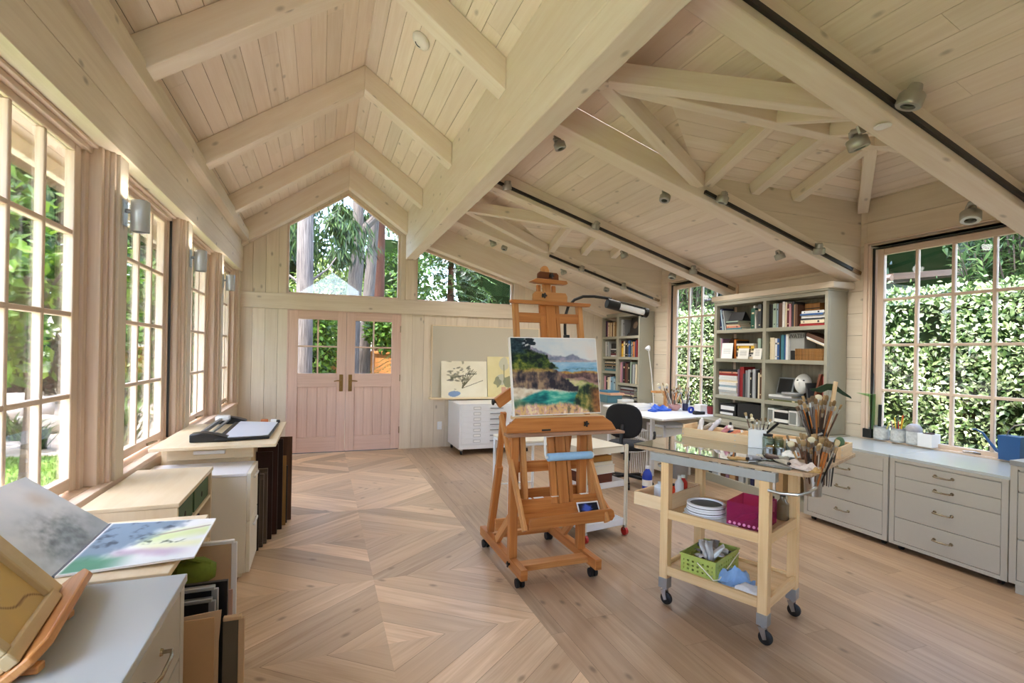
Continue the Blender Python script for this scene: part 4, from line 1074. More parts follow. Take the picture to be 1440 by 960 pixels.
for nm, lab, c, p, s in (('eraser', 'small orange brown block at the far edge of the trimmer table', (190, 110, 66), (-.50, 5.08), (.06, .035, .035)), ('tape_roll', 'small white box at the far edge of the trimmer table', (230, 228, 222), (-.42, 5.10), (.05, .03, .03)), ('marker_cap', 'small black block at the far edge of the trimmer table', (30, 30, 32), (-.37, 5.06), (.03, .03, .028))):
    m = MB(); m.box(p[0], p[1], .841, p[0] + s[0], p[1] + s[1], .841 + s[2]); m.build(nm, mk(nm, c, .6), bevel=.006, label=lab, cat='desk item')
# boards and portfolios filed beside the table
STK = [(4.215, -.415, .60, (62, 46, 36), 'dark brown board nearest the white file cabinet', .02), (4.28, -.392, .56, (112, 96, 80), 'grey brown canvas stretcher beside the trimmer table', .03), (4.35, -.372, .585, (120, 104, 88), 'second grey brown canvas stretcher beside the trimmer table', .03),
       (4.44, -.345, .70, (58, 30, 22), 'reddish dark wood panel under the trimmer table edge', .02), (4.55, -.315, .74, (66, 34, 24), 'taller reddish dark wood panel under the trimmer table edge', .03), (4.66, -.285, .76, (48, 28, 22), 'dark wood panel farthest under the trimmer table', .02),
       (4.76, -.262, .60, (188, 142, 84), 'tan folder between the dark panels and the door', .006), (4.82, -.255, .50, (26, 26, 32), 'black portfolio lowest beside the door end of the table', .02), (4.90, -.225, .74, (110, 78, 56), 'thin brown board closest to the double doors', .012)]
for i, (y, xr, zt, c, lab, th) in enumerate(STK):
    mt = wood('stack_wood_%d' % i, c, tuple(int(k * .65) for k in c), rough=.5, var=.1) if i != 7 else M_['black']
    if 'stretcher' in lab:
        r = thing('canvas_stretcher', lab, 'canvas', (-.43, y, 0)); 
        m = MB(); x0 = -.465
        m.box(x0, y, .002, xr, y + th, .04); m.box(x0, y, zt - .04, xr, y + th, zt); m.box(xr - .03, y, .04, xr, y + th, zt - .04); m.build('bars', mt, r, bevel=.002)
        m = MB(); m.box(x0, y + .006, .04, xr - .03, y + .010, zt - .04); m.build('canvas', M_['linen'], r)
    else: board(lab, y, xr, zt, mt, 'leaning_board', th, x0=-.465, group='boards filed beside the trimmer table')
ALU2 = mk('light_grey_aluminium', (186, 190, 192), .4, metal=.5)
# wall lamps on the posts
for k, (y, lab) in enumerate(((3.475, 'nearest'), (5.03, 'middle'), (6.565, 'farthest'))):
    r = thing('wall_lamp', '%s grey cylinder lamp on the posts between the left windows' % lab, 'wall lamp', (-1.06, y, 2.27), group='grey cylinder wall lamps')
    m = MB(); m.box(-1.06, y - .035, 2.20, -1.052, y + .035, 2.345)
    for z in (2.215, 2.33): m.cyl((-1.052, y, z), (-1.048, y, z), .006, n=8)
    m.build('back_plate', ALU2, r, bevel=.003)
    m = MB(); m.cyl((-1.052, y, 2.285), (-1.01, y, 2.285), .012); m.build('arm', M_['alu'], r)
    m = MB(); m.lathe([(.044, -.10), (.046, -.098), (.046, .075), (.044, .078), (.040, .078), (.040, -.098)], (-.982, y, 2.27), 24, closed=True); m.build('shade', ALU2, r, ang=50)
    m = MB(); m.cyl((-.982, y, 2.22), (-.982, y, 2.30), .03, .03, 12); m.build('bulb', M_['offwhite'], r)
# ================================================================== STUDIO EASEL
EX = 1.525
r = thing('studio_easel', 'large orange oak studio easel on casters holding the seascape canvas', 'easel', (EX, 3.4, 0))
def part(name, fn, mat, par=None, bevel=.003, **k):
    m = MB(); fn(m); return m.build(name, mat, par or r, bevel=bevel, **k)
OK, OK2 = M_['oak'], M_['oak2']
for x in (1.23, 1.768):
    part('base_rail', lambda m: m.box(x - .024, 2.97, .072, x + .024, 3.85, .142), OK, bevel=.004)
    for y in (3.05, 3.77):
        c = part('caster', lambda m: (m.cyl((x, y, .06), (x, y, .072), .018), m.box(x - .014, y - .012, .028, x + .014, y + .014, .062)), M_['black'], bevel=.001)
        part('wheel', lambda m: (m.cyl((x - .027, y, .03), (x - .006, y, .03), .03, n=20), m.cyl((x + .006, y, .03), (x + .027, y, .03), .03, n=20)), M_['rubber'], c)
    xi = x + (.0 if x < EX else -.022)
    part('upright', lambda m: m.box(xi - .028, 3.17, .142, xi + .028, 3.22, 1.05), OK)
    part('brace', lambda m: m.bar((x, 3.50, .15), (x, 3.21, .42), .03, .055, (0, 1, 0)), OK2)
    part('rear_leg', lambda m: (m.bar((x + .02, 3.72, .143), (x - .01, 3.46, .70), .045, .05, (1, 0, 0)), m.bar((x - .012, 3.475, .66), (x - .02, 3.36, 1.10), .03, .04, (1, 0, 0))), OK)
    xa = 1.222 if x < EX else 1.818
    part('side_arm', lambda m: m.bar((xa, 2.955, .395), (xa - .03, 3.36, 1.08), .024, .05, (0, 1, 0)), OK2)
    part('frame_rail', lambda m: m.bar((1.29 if x < EX else 1.80, 3.13, .545), (1.283 if x < EX else 1.79, 3.365, 1.875), .036, .046, (0, 1, 0)), OK2)
part('crossbar', lambda m: m.box(1.254, 3.075, .085, 1.744, 3.16, .125), OK2)
part('crossbar', lambda m: m.box(1.254, 3.70, .085, 1.744, 3.76, .125), OK2)
part('crossbar', lambda m: m.box(1.25, 3.225, .70, 1.73, 3.245, .775), OK)
part('crossbar', lambda m: m.box(1.25, 3.225, .50, 1.73, 3.245, .585), OK)
part('crossbar', lambda m: m.box(1.254, 3.62, .17, 1.744, 3.64, .26), OK2)
part('mast', lambda m: (m.bar((1.57, 3.115, .50), (1.547, 3.36, 1.905), .075, .03, (0, 1, 0), rnd=.4), m.bar((1.505, 3.125, .50), (1.49, 3.37, 1.905), .045, .03, (0, 1, 0), rnd=.8), m.bar((1.632, 3.125, .50), (1.605, 3.37, 1.905), .03, .03, (0, 1, 0), rnd=.1)), OK)
part('mast_slide', lambda m: (m.bar((1.545, 3.37, 1.86), (1.53, 3.41, 2.135), .062, .022, (0, 1, 0)), m.lathe([(.031, -.011), (.031, .011)], n=20, M=T(1.5285, 3.413, 2.132) @ RX(PI / 2))), OK2)
part('top_crossbar', lambda m: m.bar((1.29, 3.345, 1.772), (1.79, 3.345, 1.776), .022, .07), OK)
part('top_bar', lambda m: m.prism([(1.235, 3.30, 1.893), (1.85, 3.30, 1.893), (1.862, 3.30, 1.886), (1.85, 3.30, 1.868), (1.25, 3.30, 1.868), (1.235, 3.30, 1.876)], (0, .06, 0), (1, 0, 0)), OK, label='paint worn top bar')
part('carriage', lambda m: m.prism([(1.40, 3.31, 1.894), (1.67, 3.31, 1.894), (1.67, 3.31, 1.935), (1.655, 3.31, 1.958), (1.42, 3.31, 1.96), (1.40, 3.31, 1.94)], (0, .022, 0), (1, 0, 0)), OK2)
[part('carriage_block', lambda m: m.bar((x_, 3.40, 1.955), (x_, 3.405, 2.02), .034, .02, (0, 1, 0)), OK, bevel=.008) for x_ in (1.478, 1.60)]
part('upper_clamp', lambda m: m.prism([(1.448, 3.345, 2.055), (1.615, 3.345, 2.05), (1.612, 3.345, 2.092), (1.598, 3.345, 2.106), (1.465, 3.345, 2.11), (1.45, 3.345, 2.095)], (0, .024, 0), (1, 0, 0)), wood('dark_oak', (128, 70, 34), (92, 46, 22), rough=.4))
part('upper_bar', lambda m: m.prism([(1.385, 3.32, 2.03), (1.43, 3.32, 2.022), (1.665, 3.32, 2.022), (1.678, 3.32, 2.035), (1.665, 3.32, 2.05), (1.43, 3.32, 2.056)], (0, .06, 0), (1, 0, 0)), OK)
def knob(m, c):
    for a in range(5): m.cyl((c[0], c[1] - .012, c[2]), (c[0] + .02 * math.cos(a * 1.257), c[1] - .012, c[2] + .02 * math.sin(a * 1.257)), .006, n=8)
    m.cyl((c[0], c[1] - .02, c[2]), (c[0], c[1] + .01, c[2]), .011, n=12)
for c in ((1.545, 3.335, 2.08), (1.475, 3.30, 1.93), (1.72, 3.10, 1.04)): part('knob', lambda m: knob(m, c), M_['black'], bevel=0)
part('knob', lambda m: (m.cyl((1.125, 3.34, 1.175), (1.16, 3.34, 1.18), .010), m.cyl((1.118, 3.34, 1.175), (1.13, 3.34, 1.175), .022, n=10)), M_['black'])
part('knob', lambda m: (m.cyl((1.19, 3.17, .108), (1.206, 3.17, .108), .008), m.bar((1.188, 3.15, .108), (1.188, 3.19, .108), .008, .012), m.bar((1.188, 3.17, .088), (1.188, 3.17, .128), .008, .012)), M_['black'])
part('tilt_bracket', lambda m: m.bar((1.15, 3.34, 1.165), (1.265, 3.34, 1.245), .04, .075, (0, 0, 1)), OK)
part('canvas_tray', lambda m: (m.prism([(1.14, 3.10, .992), (1.97, 3.10, .988), (1.93, 3.10, 1.045), (1.86, 3.10, 1.088), (1.205, 3.10, 1.088), (1.14, 3.10, 1.035)], (0, .022, 0), (1, 0, 0)),), OK)
part('tray_ledge', lambda m: m.prism([(1.135, 3.055, .972), (2.01, 3.055, .968), (2.01, 3.055, .985), (1.135, 3.055, .992)], (0, .09, 0), (1, 0, 0)), wood('paint_worn_oak', (176, 142, 118), (132, 96, 74), rough=.6, grain=14, contrast=1.6), label='paint spattered ledge')
part('canvas_rest', lambda m: m.box(1.225, 3.122, 1.066, 1.885, 3.26, 1.088), M_['ply'])
part('tray_slot', lambda m: m.box(1.39, 3.096, 1.0, 1.455, 3.101, 1.012), M_['dark'], bevel=0)
lt = part('storage_tray', lambda m: (m.hexa([(1.262, 2.985, .395), (1.87, 2.985, .395), (1.87, 3.12, .435), (1.262, 3.12, .435), (1.262, 2.985, .407), (1.87, 2.985, .407), (1.87, 3.12, .447), (1.262, 3.12, .447)]), m.box(1.262, 3.122, .43, 1.868, 3.137, .548), m.prism([(1.85, 2.985, .407), (1.85, 3.12, .447), (1.85, 3.12, .54), (1.85, 2.99, .47)], (.016, 0, 0))), OK)
part('tray_front', lambda m: m.prism([(1.248, 2.965, .392), (1.865, 2.965, .398), (1.885, 2.965, .425), (1.875, 2.965, .462), (1.855, 2.965, .478), (1.262, 2.965, .462)], (0, .02, 0), (1, 0, 0)), OK, lt)
part('paint_smear', lambda m: [m.box(x0, 3.11, .5485, x1, 3.13, .552) for x0, x1 in ((1.285, 1.33), (1.35, 1.42), (1.48, 1.53), (1.545, 1.60), (1.70, 1.76))], M_['paper'], lt, bevel=0)
# seascape on the easel
def poly_in(u, v, pts):
    c = False; n = len(pts)
    for i in range(n):
        (x0, y0), (x1, y1) = pts[i], pts[i - 1]
        if (y0 > v) != (y1 > v) and u < (x1 - x0) * (v - y0) / (y1 - y0) + x0: c = not c
    return c
def curve(pts, u):
    for (x0, y0), (x1, y1) in zip(pts, pts[1:]):
        if u <= x1: return y0 + (y1 - y0) * (u - x0) / (x1 - x0)
    return pts[-1][1]
def pal(cs, t):
    t = max(0, min(.9999, t)) * (len(cs) - 1); i = int(t); return mixc(cs[i], cs[i + 1], t - i)
def sea(u, v):
    n1, n2, n3 = fb(u, v, 5, 1), fb(u, v, 13, 5), fb(u, v, 34, 9)
    st = fb(u * 1.0, v * .28, 22, 4); hz_ = fb(u * .3, v, 26, 6)          # upright and level brush strokes
    x, y = u + .022 * n2 + .012 * n3, v + .018 * n1 + .014 * n2 + .014 * n3
    c = pal([(196, 212, 220), (222, 224, 222), (230, 216, 206)], .55 * u + .3 * (1 - v) + .5 * n1 + .15 * hz_)
    def over(c, d, col, e=.014, k=1): return mixc(c, col, k * sst(-e, e, d))
    d = curve([(0, .9), (.15, .9), (.28, .87), (.4, .79), (.46, .76), (.55, .77), (.62, .75), (.72, .785), (.8, .725), (.9, .69), (1, .675)], x) - y
    c = over(c, d, pal([(176, 166, 186), (132, 138, 160), (96, 112, 128)], .45 + .9 * n2 + .3 * st))
    if u > .4: c = over(c, .705 + .012 * n2 - v, pal([(206, 188, 184), (150, 152, 166)], .5 + n3), .01, .8)
    if u > .42: c = over(c, .68 + .006 * n3 - v, pal([(104, 156, 196), (140, 186, 212), (186, 210, 222)], .5 + .7 * hz_ + (v - .62) * 4), .008)
    c = over(c, curve([(0, .6), (.42, .6), (.5, .55), (.6, .56), (.7, .545), (.85, .55), (1, .545)], x) - y, pal([(150, 96, 54), (190, 146, 78), (208, 180, 110)], .5 + n2))
    c = over(c, curve([(0, .6), (.5, .58), (.6, .525), (.7, .52), (.85, .53), (1, .52)], x) - y, pal([(72, 56, 60), (116, 88, 84), (160, 126, 110)], .45 + n2 + .6 * st))
    c = over(c, min(curve([(0, .3), (.5, .42), (.6, .46), (.72, .455), (1, .37)], x) - y, (x - .57) * .6), pal([(120, 132, 74), (176, 182, 116), (214, 200, 158)], .5 + n1 + .5 * n3))
    c = over(c, min(curve([(.62, .45), (.8, .475), (.9, .42), (1, .385)], x) - y, y - curve([(.6, .45), (.85, .43), (1, .345)], x), (x - .66)), (168, 134, 126), .012, .8)
    cl = curve([(0, .62), (.3, .63), (.42, .61), (.5, .56), (.58, .47), (.64, .44), (.72, .36)], x) - y
    cc = pal([(44, 42, 52), (84, 74, 74), (128, 106, 92), (168, 142, 112)], .5 + .9 * n2 + .9 * st - .55 * sst(.28, .62, u) * sst(.62, .38, v))
    c = over(c, min(cl, (.75 - x) * .6), cc)
    c = over(c, min(.045 - abs(y - .595) - .03 * abs(n2), (.47 - x) * .4), pal([(140, 116, 70), (206, 172, 96)], .5 + n3), .02, .9)
    c = over(c, min(curve([(0, .36), (.12, .35), (.3, .325), (.45, .335), (.55, .31), (.74, .28)], x) - y, .75 - x), pal([(186, 160, 128), (222, 206, 178), (236, 226, 206)], .6 + n2 + .3 * hz_))
    c = over(c, min(curve([(0, .18), (.1, .21), (.22, .27), (.35, .315), (.5, .30), (.76, .27)], x + .03 * n1) - y, .77 - x), pal([(22, 92, 98), (36, 138, 132), (84, 180, 156), (156, 208, 186)], .42 + .9 * n1 + .7 * hz_ - .3 * sst(.5, .75, u)), .02)
    c = over(c, min(.24 - y - .5 * x, .3 - x), pal([(66, 92, 76), (132, 140, 104)], .5 + n2 + .5 * st), .05, .8)
    c = over(c, min(curve([(.66, .1), (.72, .24), (.78, .345), (.86, .39), (.94, .38), (1, .31)], x) - y, x - .69), pal([(30, 44, 36), (70, 88, 50), (124, 124, 62), (168, 152, 90)], .42 + n2 + .8 * st), .03)
    c = over(c, min((x - .9) * .8, .32 - y), pal([(110, 58, 36), (176, 110, 66)], .5 + n2), .05, .8)
    c = over(c, curve([(0, .1), (.15, .135), (.3, .12), (.5, .14), (.62, .15), (.74, .09), (.85, .02), (1, -.05)], x) - y + .03 * st, pal([(120, 110, 82), (196, 150, 130), (222, 186, 120), (206, 160, 158), (236, 214, 170)], .5 + n2 + .9 * st), .03)
    tr = min(curve([(0, .99), (.06, .98), (.14, .87), (.2, .85), (.3, .80), (.38, .78), (.44, .70), (.5, .62), (.55, .58)], x + .02 * st) - y, y - .59 - .05 * n2)
    c = over(c, tr, pal([(18, 30, 30), (36, 56, 36), (78, 96, 40), (134, 142, 62)], .32 + .9 * n2 + .5 * n3 + .5 * sst(.74, .60, v) * sst(.4, .1, u)), .02)
    c = over(c, min(y - .80, .15 + .08 * n2 - x), pal([(22, 40, 50), (60, 86, 92)], .5 + n3 + n2), .03)
    for a0, a1 in (((.06, .97), (.26, .93)), ((.13, .90), (.24, .975)), ((.10, .94), (.2, .99)), ((.12, .86), (.2, .88))):
        dx, dy = a1[0] - a0[0], a1[1] - a0[1]; tt = max(0, min(1, ((u - a0[0]) * dx + (v - a0[1]) * dy) / (dx * dx + dy * dy)))
        c = over(c, .008 + .02 * n3 + (.014 if tt > .7 else 0) - math.hypot(u - a0[0] - tt * dx, (v - a0[1] - tt * dy) * .8), (30, 42, 50), .006)
    return c
r = thing('canvas_painting', 'unframed canvas of a turquoise cove and headland on the easel', 'painting', (1.56, 3.2, 1.09))
BL, BR, TL, TR = V((1.222, 3.185, 1.091)), V((1.893, 3.185, 1.10)), V((1.212, 3.275, 1.629)), V((1.888, 3.275, 1.638))
nn = V((0, .987, -.165)); th = .034
m = MB(); m.hexa([BL, BR, BR + nn * th, BL + nn * th, TL, TR, TR + nn * th, TL + nn * th]); m.build('stretched_canvas', M_['paper'], r, bevel=.002)
e = -nn * .0012; ins = .006
paint_quad('painted_face', BL + e + V((ins, 0, ins)), BR + e + V((-ins, 0, ins)), TR + e + V((-ins, 0, -ins)), TL + e + V((ins, 0, -ins)), 250, 206, sea, r, label='painted coastal scene')
# gooseneck lamp on the easel
r = thing('gooseneck_lamp', 'black gooseneck work lamp clipped to the easel', 'lamp', (1.70, 3.39, 1.62))
m = MB(); m.box(1.685, 3.36, 1.60, 1.72, 3.40, 1.66); m.build('clamp', M_['black'], r, bevel=.004)
m = MB(); m.tube([(1.703, 3.40, 1.62), (1.698, 3.40, 1.72), (1.70, 3.40, 1.80), (1.722, 3.40, 1.872), (1.77, 3.395, 1.925), (1.84, 3.39, 1.953), (1.93, 3.385, 1.958), (2.02, 3.38, 1.952), (2.06, 3.37, 1.946)], .011, 10); m.build('neck', M_['black'], r)
hd = V((2.372, 3.33, 1.852)) - V((2.035, 3.37, 1.915)); a = V((2.035, 3.37, 1.912)); u_ = hd.normalized()
m = MB(); m.tube([a, a + u_ * .10], .038, 18); m.tube([a + hd - u_ * .03, a + hd], .038, 18)
fwd = V((-.1, -.9, -.42)).normalized(); s1 = u_.cross(fwd).normalized(); f2 = s1.cross(u_)
ring = [(a + u_ * .10 + (f2 * math.cos(t) + s1 * math.sin(t)) * .038) for t in [PI * .45 + k * PI * 1.1 / 10 for k in range(11)]]
vs = ring + [p + u_ * (hd.length - .13) for p in ring]; m.add(vs, [(k, k + 1, k + 12, k + 11) for k in range(10)]); m.tube([V((2.06, 3.37, 1.95)), a + u_ * .05], .014, 8)
m.build('lamp_head', M_['black'], r)
m = MB(); m.tube([a + u_ * .10, a + hd - u_ * .03], .025, 16); m.build('tube_bulb', mk('frosted_tube', (236, 238, 240), .25, spec=.7), r)
m = MB(); vs = [a + u_ * .10 + (p - a - u_ * .10) * .93 for p in ring]; vs = vs + [p + u_ * (hd.length - .13) for p in vs]; m.add(vs, [(k, k + 1, k + 12, k + 11) for k in range(10)]); m.build('reflector', M_['steel'], r)
# paper towel roll
r = thing('paper_towel_roll', 'pale blue paper towel roll hanging from the easel tray', 'paper roll', (1.59, 3.08, .80))
m = MB(); m.cyl((1.425, 3.07, .828), (1.752, 3.07, .828), .027, n=22); m.build('roll', mk('pale_blue_paper', (150, 190, 222), .85, noise=.06), r)
m = MB(); m.tube([(1.41, 3.09, .965), (1.405, 3.08, .93), (1.405, 3.07, .85), (1.41, 3.07, .828), (1.765, 3.07, .828)], .008, 8); m.tube([(1.41, 3.09, .965), (1.50, 3.10, .965), (1.62, 3.10, .967)], .006, 8); m.cyl((1.75, 3.07, .828), (1.765, 3.07, .828), .02); m.build('holder', M_['white'], r)
m = MB(); m.hexa([(1.64, 3.0, .4125), (1.79, 3.0, .4125), (1.80, 3.085, .4385), (1.65, 3.085, .4385), (1.64, 3.0, .4155), (1.79, 3.0, .4155), (1.80, 3.085, .4415), (1.65, 3.085, .4415)])
def card(u, v):
    if u < .05 or u > .95 or v < .1 or v > .9: return (232, 232, 230)
    b = sst(.32, .1, math.hypot(u - .42, (v - .5) * .7) + .12 * fb(u, v, 7, 2)); return mixc((22, 22, 34), (70, 96, 190), b)
r = thing('photo_card', 'small dark blue picture card standing in the lower easel tray', 'card', (1.72, 3.03, .42))
m = MB(); c0 = V((1.655, 3.04, .426)); m.hexa([c0, c0 + V((.165, 0, 0)), c0 + V((.165, .004, 0)), c0 + V((0, .004, 0)), c0 + V((0, .05, .075)), c0 + V((.165, .05, .075)), c0 + V((.165, .054, .075)), c0 + V((0, .054, .075))]); m.build('card', M_['paper'], r)
q = V((0, -.0006, .0006)); paint_quad('picture', c0 + q, c0 + q + V((.165, 0, 0)), c0 + q + V((.165, .05, .075)), c0 + q + V((0, .05, .075)), 48, 26, card, r)

# ================================================================== WHITE TROLLEY BEHIND THE EASEL
r = thing('metal_trolley', 'white three tier metal trolley behind the easel', 'trolley', (2.177, 3.864, 0), math.atan2(.17, .985))
m = MB(); hw, hd_ = .212, .238
for sx in (-1, 1):
    for sy in (-1, 1):
        m2 = MB(); x, y = sx * hw, sy * hd_; m2.box(x - .014, y - .002, .085, x + .014, y + .002, .765); m2.box(x - .002 + sx * .012, y - .014, .085, x + .002 + sx * .012, y + .014, .765)
        for z in (.13, .44, .72): m2.cyl((x, y - .004 * 1, z), (x, y - .006, z), .005, n=8)
        m2.build('leg', M_['cream'], r, world=False)
        cst = MB(); cst.box(x - .012, y - .012, .045, x + .012, y + .012, .085); c_ = cst.build('caster', M_['steel'], r, world=False)
        cst = MB(); cst.cyl((x - .012, y, .034), (x + .012, y, .034), .034, n=18); cst.build('wheel', M_['red'], c_, world=False, label='red caster wheel')
for z, hgt, nm in ((.70, .055, 'top_tray'), (.415, .05, 'middle_tray'), (.085, .055, 'bottom_tray')):
    m = MB(); e0, e1 = hw - .004, hd_ - .004
    if nm == 'top_tray': m.box(-e0, -e1, z + hgt - .006, e0, e1, z + hgt)
    else: m.box(-e0, -e1, z, e0, e1, z + .004)
    m.box(-e0, -e1, z, e0, -e1 + .003, z + hgt); m.box(-e0, e1 - .003, z, e0, e1, z + hgt); m.box(-e0, -e1, z, -e0 + .003, e1, z + hgt); m.box(e0 - .003, -e1, z, e0, e1, z + hgt)
    m.build(nm, M_['cream'] if nm == 'top_tray' else M_['white'], r, world=False)
LT = WM[r.name]
def onT(nm, lab, cat, u, v, z, sx, sy, sz, mat, rz=0, bevel=.003, pages=None):
    M = LT @ T(u, v, z) @ RZ(rz); 
    o = thing(nm, lab, cat, M=M) if pages else None
    m = MB(); 
    if pages:
        m.box(-sx / 2, -sy / 2, 0, sx / 2, sy / 2, .004); m.box(-sx / 2, -sy / 2, sz - .004, sx / 2, sy / 2, sz); m.box(-sx / 2, sy / 2 - .004, .004, sx / 2, sy / 2, sz - .004); m.build('cover', mat, o, world=False)
        m = MB(); m.box(-sx / 2 + .004, -sy / 2 + .003, .004, sx / 2 - .004, sy / 2 - .004, sz - .004); m.build('pages', pages, o, world=False); return o
    m.M = M; m.box(-sx / 2, -sy / 2, 0, sx / 2, sy / 2, sz); return m.build(nm, mat, bevel=bevel, label=lab, cat=cat)
M_['pages'] = mk('book_pages', (232, 224, 204), .85, noise=.08, nscale=300)
onT('wooden_box', 'dark red brown wooden box on the middle tray of the white trolley', 'box', .0, -.02, .4195, .25, .30, .10, wood('red_brown_wood', (120, 62, 40), (84, 40, 26)))
onT('large_book', 'thick pale book lying on the red brown box on the trolley', 'book', .01, -.02, .520, .27, .31, .07, M_['offwhite'], .05, pages=M_['pages'])
onT('large_book', 'second pale book in the stack on the trolley', 'book', .005, -.02, .5905, .26, .30, .03, mk('cream_cover', (222, 214, 190), .6), -.04, pages=M_['pages'])
onT('wooden_tray', 'honey brown wooden box topping the stack on the trolley', 'box', .0, -.03, .621, .25, .26, .045, wood('honey_wood', (196, 146, 76), (160, 110, 50)))
m = MB(); m.M = LT; m.tube([(.12, -.1, .16), (.10, -.08, .2), (.05, -.02, .22), (.0, .05, .17)], [.02, .05, .06, .03], 12); m.build('plastic_bag', mk('clear_plastic_film', (214, 216, 196), .25, spec=.7, trans=.35), label='crumpled translucent bag on the bottom tray of the white trolley', cat='bag')
# white stool frame left of the trolley
r = thing('metal_stool', 'white metal stool with a cream seat behind the easel uprights', 'stool', (1.78, 4.45, 0))
for x in (1.58, 1.98):
    for y in (4.2, 4.62):
        m = MB(); m.tube([(x, y, 0), (x, y, .69)], .014, 10); m.build('leg', M_['white'], r)
m = MB(); m.tube([(1.58, 4.2, .70), (1.98, 4.2, .70), (1.98, 4.62, .70), (1.58, 4.62, .70), (1.58, 4.2, .70)], .014, 8); m.tube([(1.58, 4.2, .25), (1.98, 4.2, .25)], .008, 8); m.tube([(1.58, 4.62, .25), (1.98, 4.62, .25)], .008, 8); m.build('frame', M_['white'], r)
m = MB(); m.box(1.565, 4.185, .714, 1.995, 4.635, .735); m.build('seat', M_['cream'], r, bevel=.006)
m = MB(); m.box(1.62, 4.26, .7365, 1.70, 4.48, .79); m.build('binder', M_['red'], bevel=.004, label='red binder lying on the white stool behind the easel', cat='binder')

# ================================================================== BEECH PAINTING CART WITH THE GLASS TOP
A_ = math.atan2(-.922, .387)
r = thing('painting_cart', 'beech painting cart with a glass palette top on black casters', 'cart', (2.0, 2.574, 0), A_)
LC = WM[r.name]
Lx, Ly = .578, .44
BE = M_['beech']
for x in (0, Lx):
    for y in (0, Ly):
        m = MB(); m.box(x - .026, y - .026, .145, x + .026, y + .026, .905); m.build('leg', BE, r, bevel=.003, world=False)
        m = MB(); m.box(x - .028, y - .028, .103, x + .028, y + .028, .165); m.cyl((x, y, .085), (x, y, .103), .014, n=12)
        c_ = m.build('caster_socket', M_['galv'], r, bevel=.001, world=False)
        m = MB(); m.prism([(x - .022, y - .019, .088), (x + .012, y - .019, .088), (x + .022, y - .019, .035), (x + .004, y - .019, .028)], (0, .004, 0)); m.prism([(x - .022, y + .015, .088), (x + .012, y + .015, .088), (x + .022, y + .015, .035), (x + .004, y + .015, .028)], (0, .004, 0)); m.box(x - .022, y - .019, .084, x + .014, y + .019, .089); m.build('fork', M_['steel'], c_, world=False)
        m = MB(); m.lathe([(.010, -.012), (.030, -.012), (.036, -.008), (.037, 0), (.036, .008), (.030, .012), (.010, .012)], n=22, M=T(x + .012, y, .037) @ RX(PI / 2)); m.build('wheel', M_['rubber'], c_, world=False)
for z, nm in ((.53, 'middle_shelf'), (.188, 'lower_shelf')):
    m = MB(); 
    m.box(.026, -.024, z, Lx - .026, -.004, z + .055); m.box(.026, Ly + .004, z, Lx - .026, Ly + .024, z + .055)
    m.box(-.024, .026, z, -.004, Ly - .026, z + .055); m.box(Lx + .004, .026, z, Lx + .024, Ly - .026, z + .055)
    for k in range(5): y0 = -.003 + k * .0888; m.box(-.003, y0 + .001, z + .02, Lx + .003, y0 + .0878, z + .038)
    m.build(nm, BE, r, bevel=.002, world=False)
U0, U1, V0, V1 = -.257, .79, -.002, .905
def rrect(u0, u1, v0, v1, R, n=6):
    p = []
    for cx_, cy2, a0 in ((u1 - R, v1 - R, 0), (u0 + R, v1 - R, 90), (u0 + R, v0 + R, 180), (u1 - R, v0 + R, 270)):
        for k in range(n + 1): t = math.radians(a0 + 90 * k / n); p.append((cx_ + R * math.cos(t), cy2 + R * math.sin(t)))
    return p
m = MB(); m.prism([(u, v, .918) for u, v in rrect(U0, U1, V0, V1, .05)], (0, 0, .019), (1, 0, 0)); m.build('board_top', wood('stained_plywood', (196, 172, 140), (150, 122, 96), rough=.55, grain=12, contrast=1.3), r, bevel=.002, world=False, label='paint stained plywood board')
M_['palette'] = mk('palette_glass', (92, 92, 84), .03, spec=1.0, coat=.8)
m = MB(); m.prism([(u, v, .9375) for u, v in rrect(U0 + .006, U1 - .10, V0 + .012, V1 - .02, .012, 3)], (0, 0, .006), (1, 0, 0)); m.build('glass_palette', M_['palette'], r, bevel=.001, world=False, label='grey green mirror glass palette')
m = MB(); m.box(-.10, -.03, .868, .635, -.012, .917); m.box(.617, -.012, .868, .635, .02, .917); m.build('apron', M_['galv'], r, bevel=.002, world=False)
m = MB(); m.tube([(.60, -.03, .825), (.66, -.035, .822), (.735, -.01, .825), (.76, .05, .83), (.765, .18, .835)], .008, 10); m.build('towel_rail', M_['steel'], r, world=False)
m = MB(); m.tube([(-.03, .06, .82), (-.09, .06, .82), (-.12, .10, .82), (-.12, .30, .82), (-.03, .34, .82)], .006, 8); m.build('wire_hook', M_['steel'], r, world=False)
ZT = .9437
def LM(u, v, z, rz=0): return LC @ T(u, v, z) @ RZ(rz)
# --- things on the top
r = thing('wooden_crate', 'shallow pine crate of paint tubes along the back of the glass top', 'crate', M=LM(.17, .69, ZT, .01))
m = MB(); L2, D2, h2 = .38, .115, .062
m.box(-L2, -D2, .006, L2, -D2 + .012, h2); m.box(-L2, D2 - .012, .006, L2, D2, h2); m.box(-L2, -D2 + .012, .006, -L2 + .012, D2 - .012, h2 + .02); m.box(L2 - .012, -D2 + .012, .006, L2, D2 - .012, h2 + .02); m.box(-.006, -D2 + .012, .006, .006, D2 - .012, h2)
m.build('sides', M_['ply'], r, bevel=.002, world=False)
m = MB(); m.box(-L2, -D2, 0, L2, D2, .006); m.build('bottom', M_['ply'], r, world=False)
m = MB(); 
for u in (-L2 + .01, -.002, .22): 
    for z in (.018, .05): m.cyl((u, -D2 + .001, z), (u, -D2 - .0015, z), .004, n=8)
m.build('screw', M_['steel'], r, world=False)
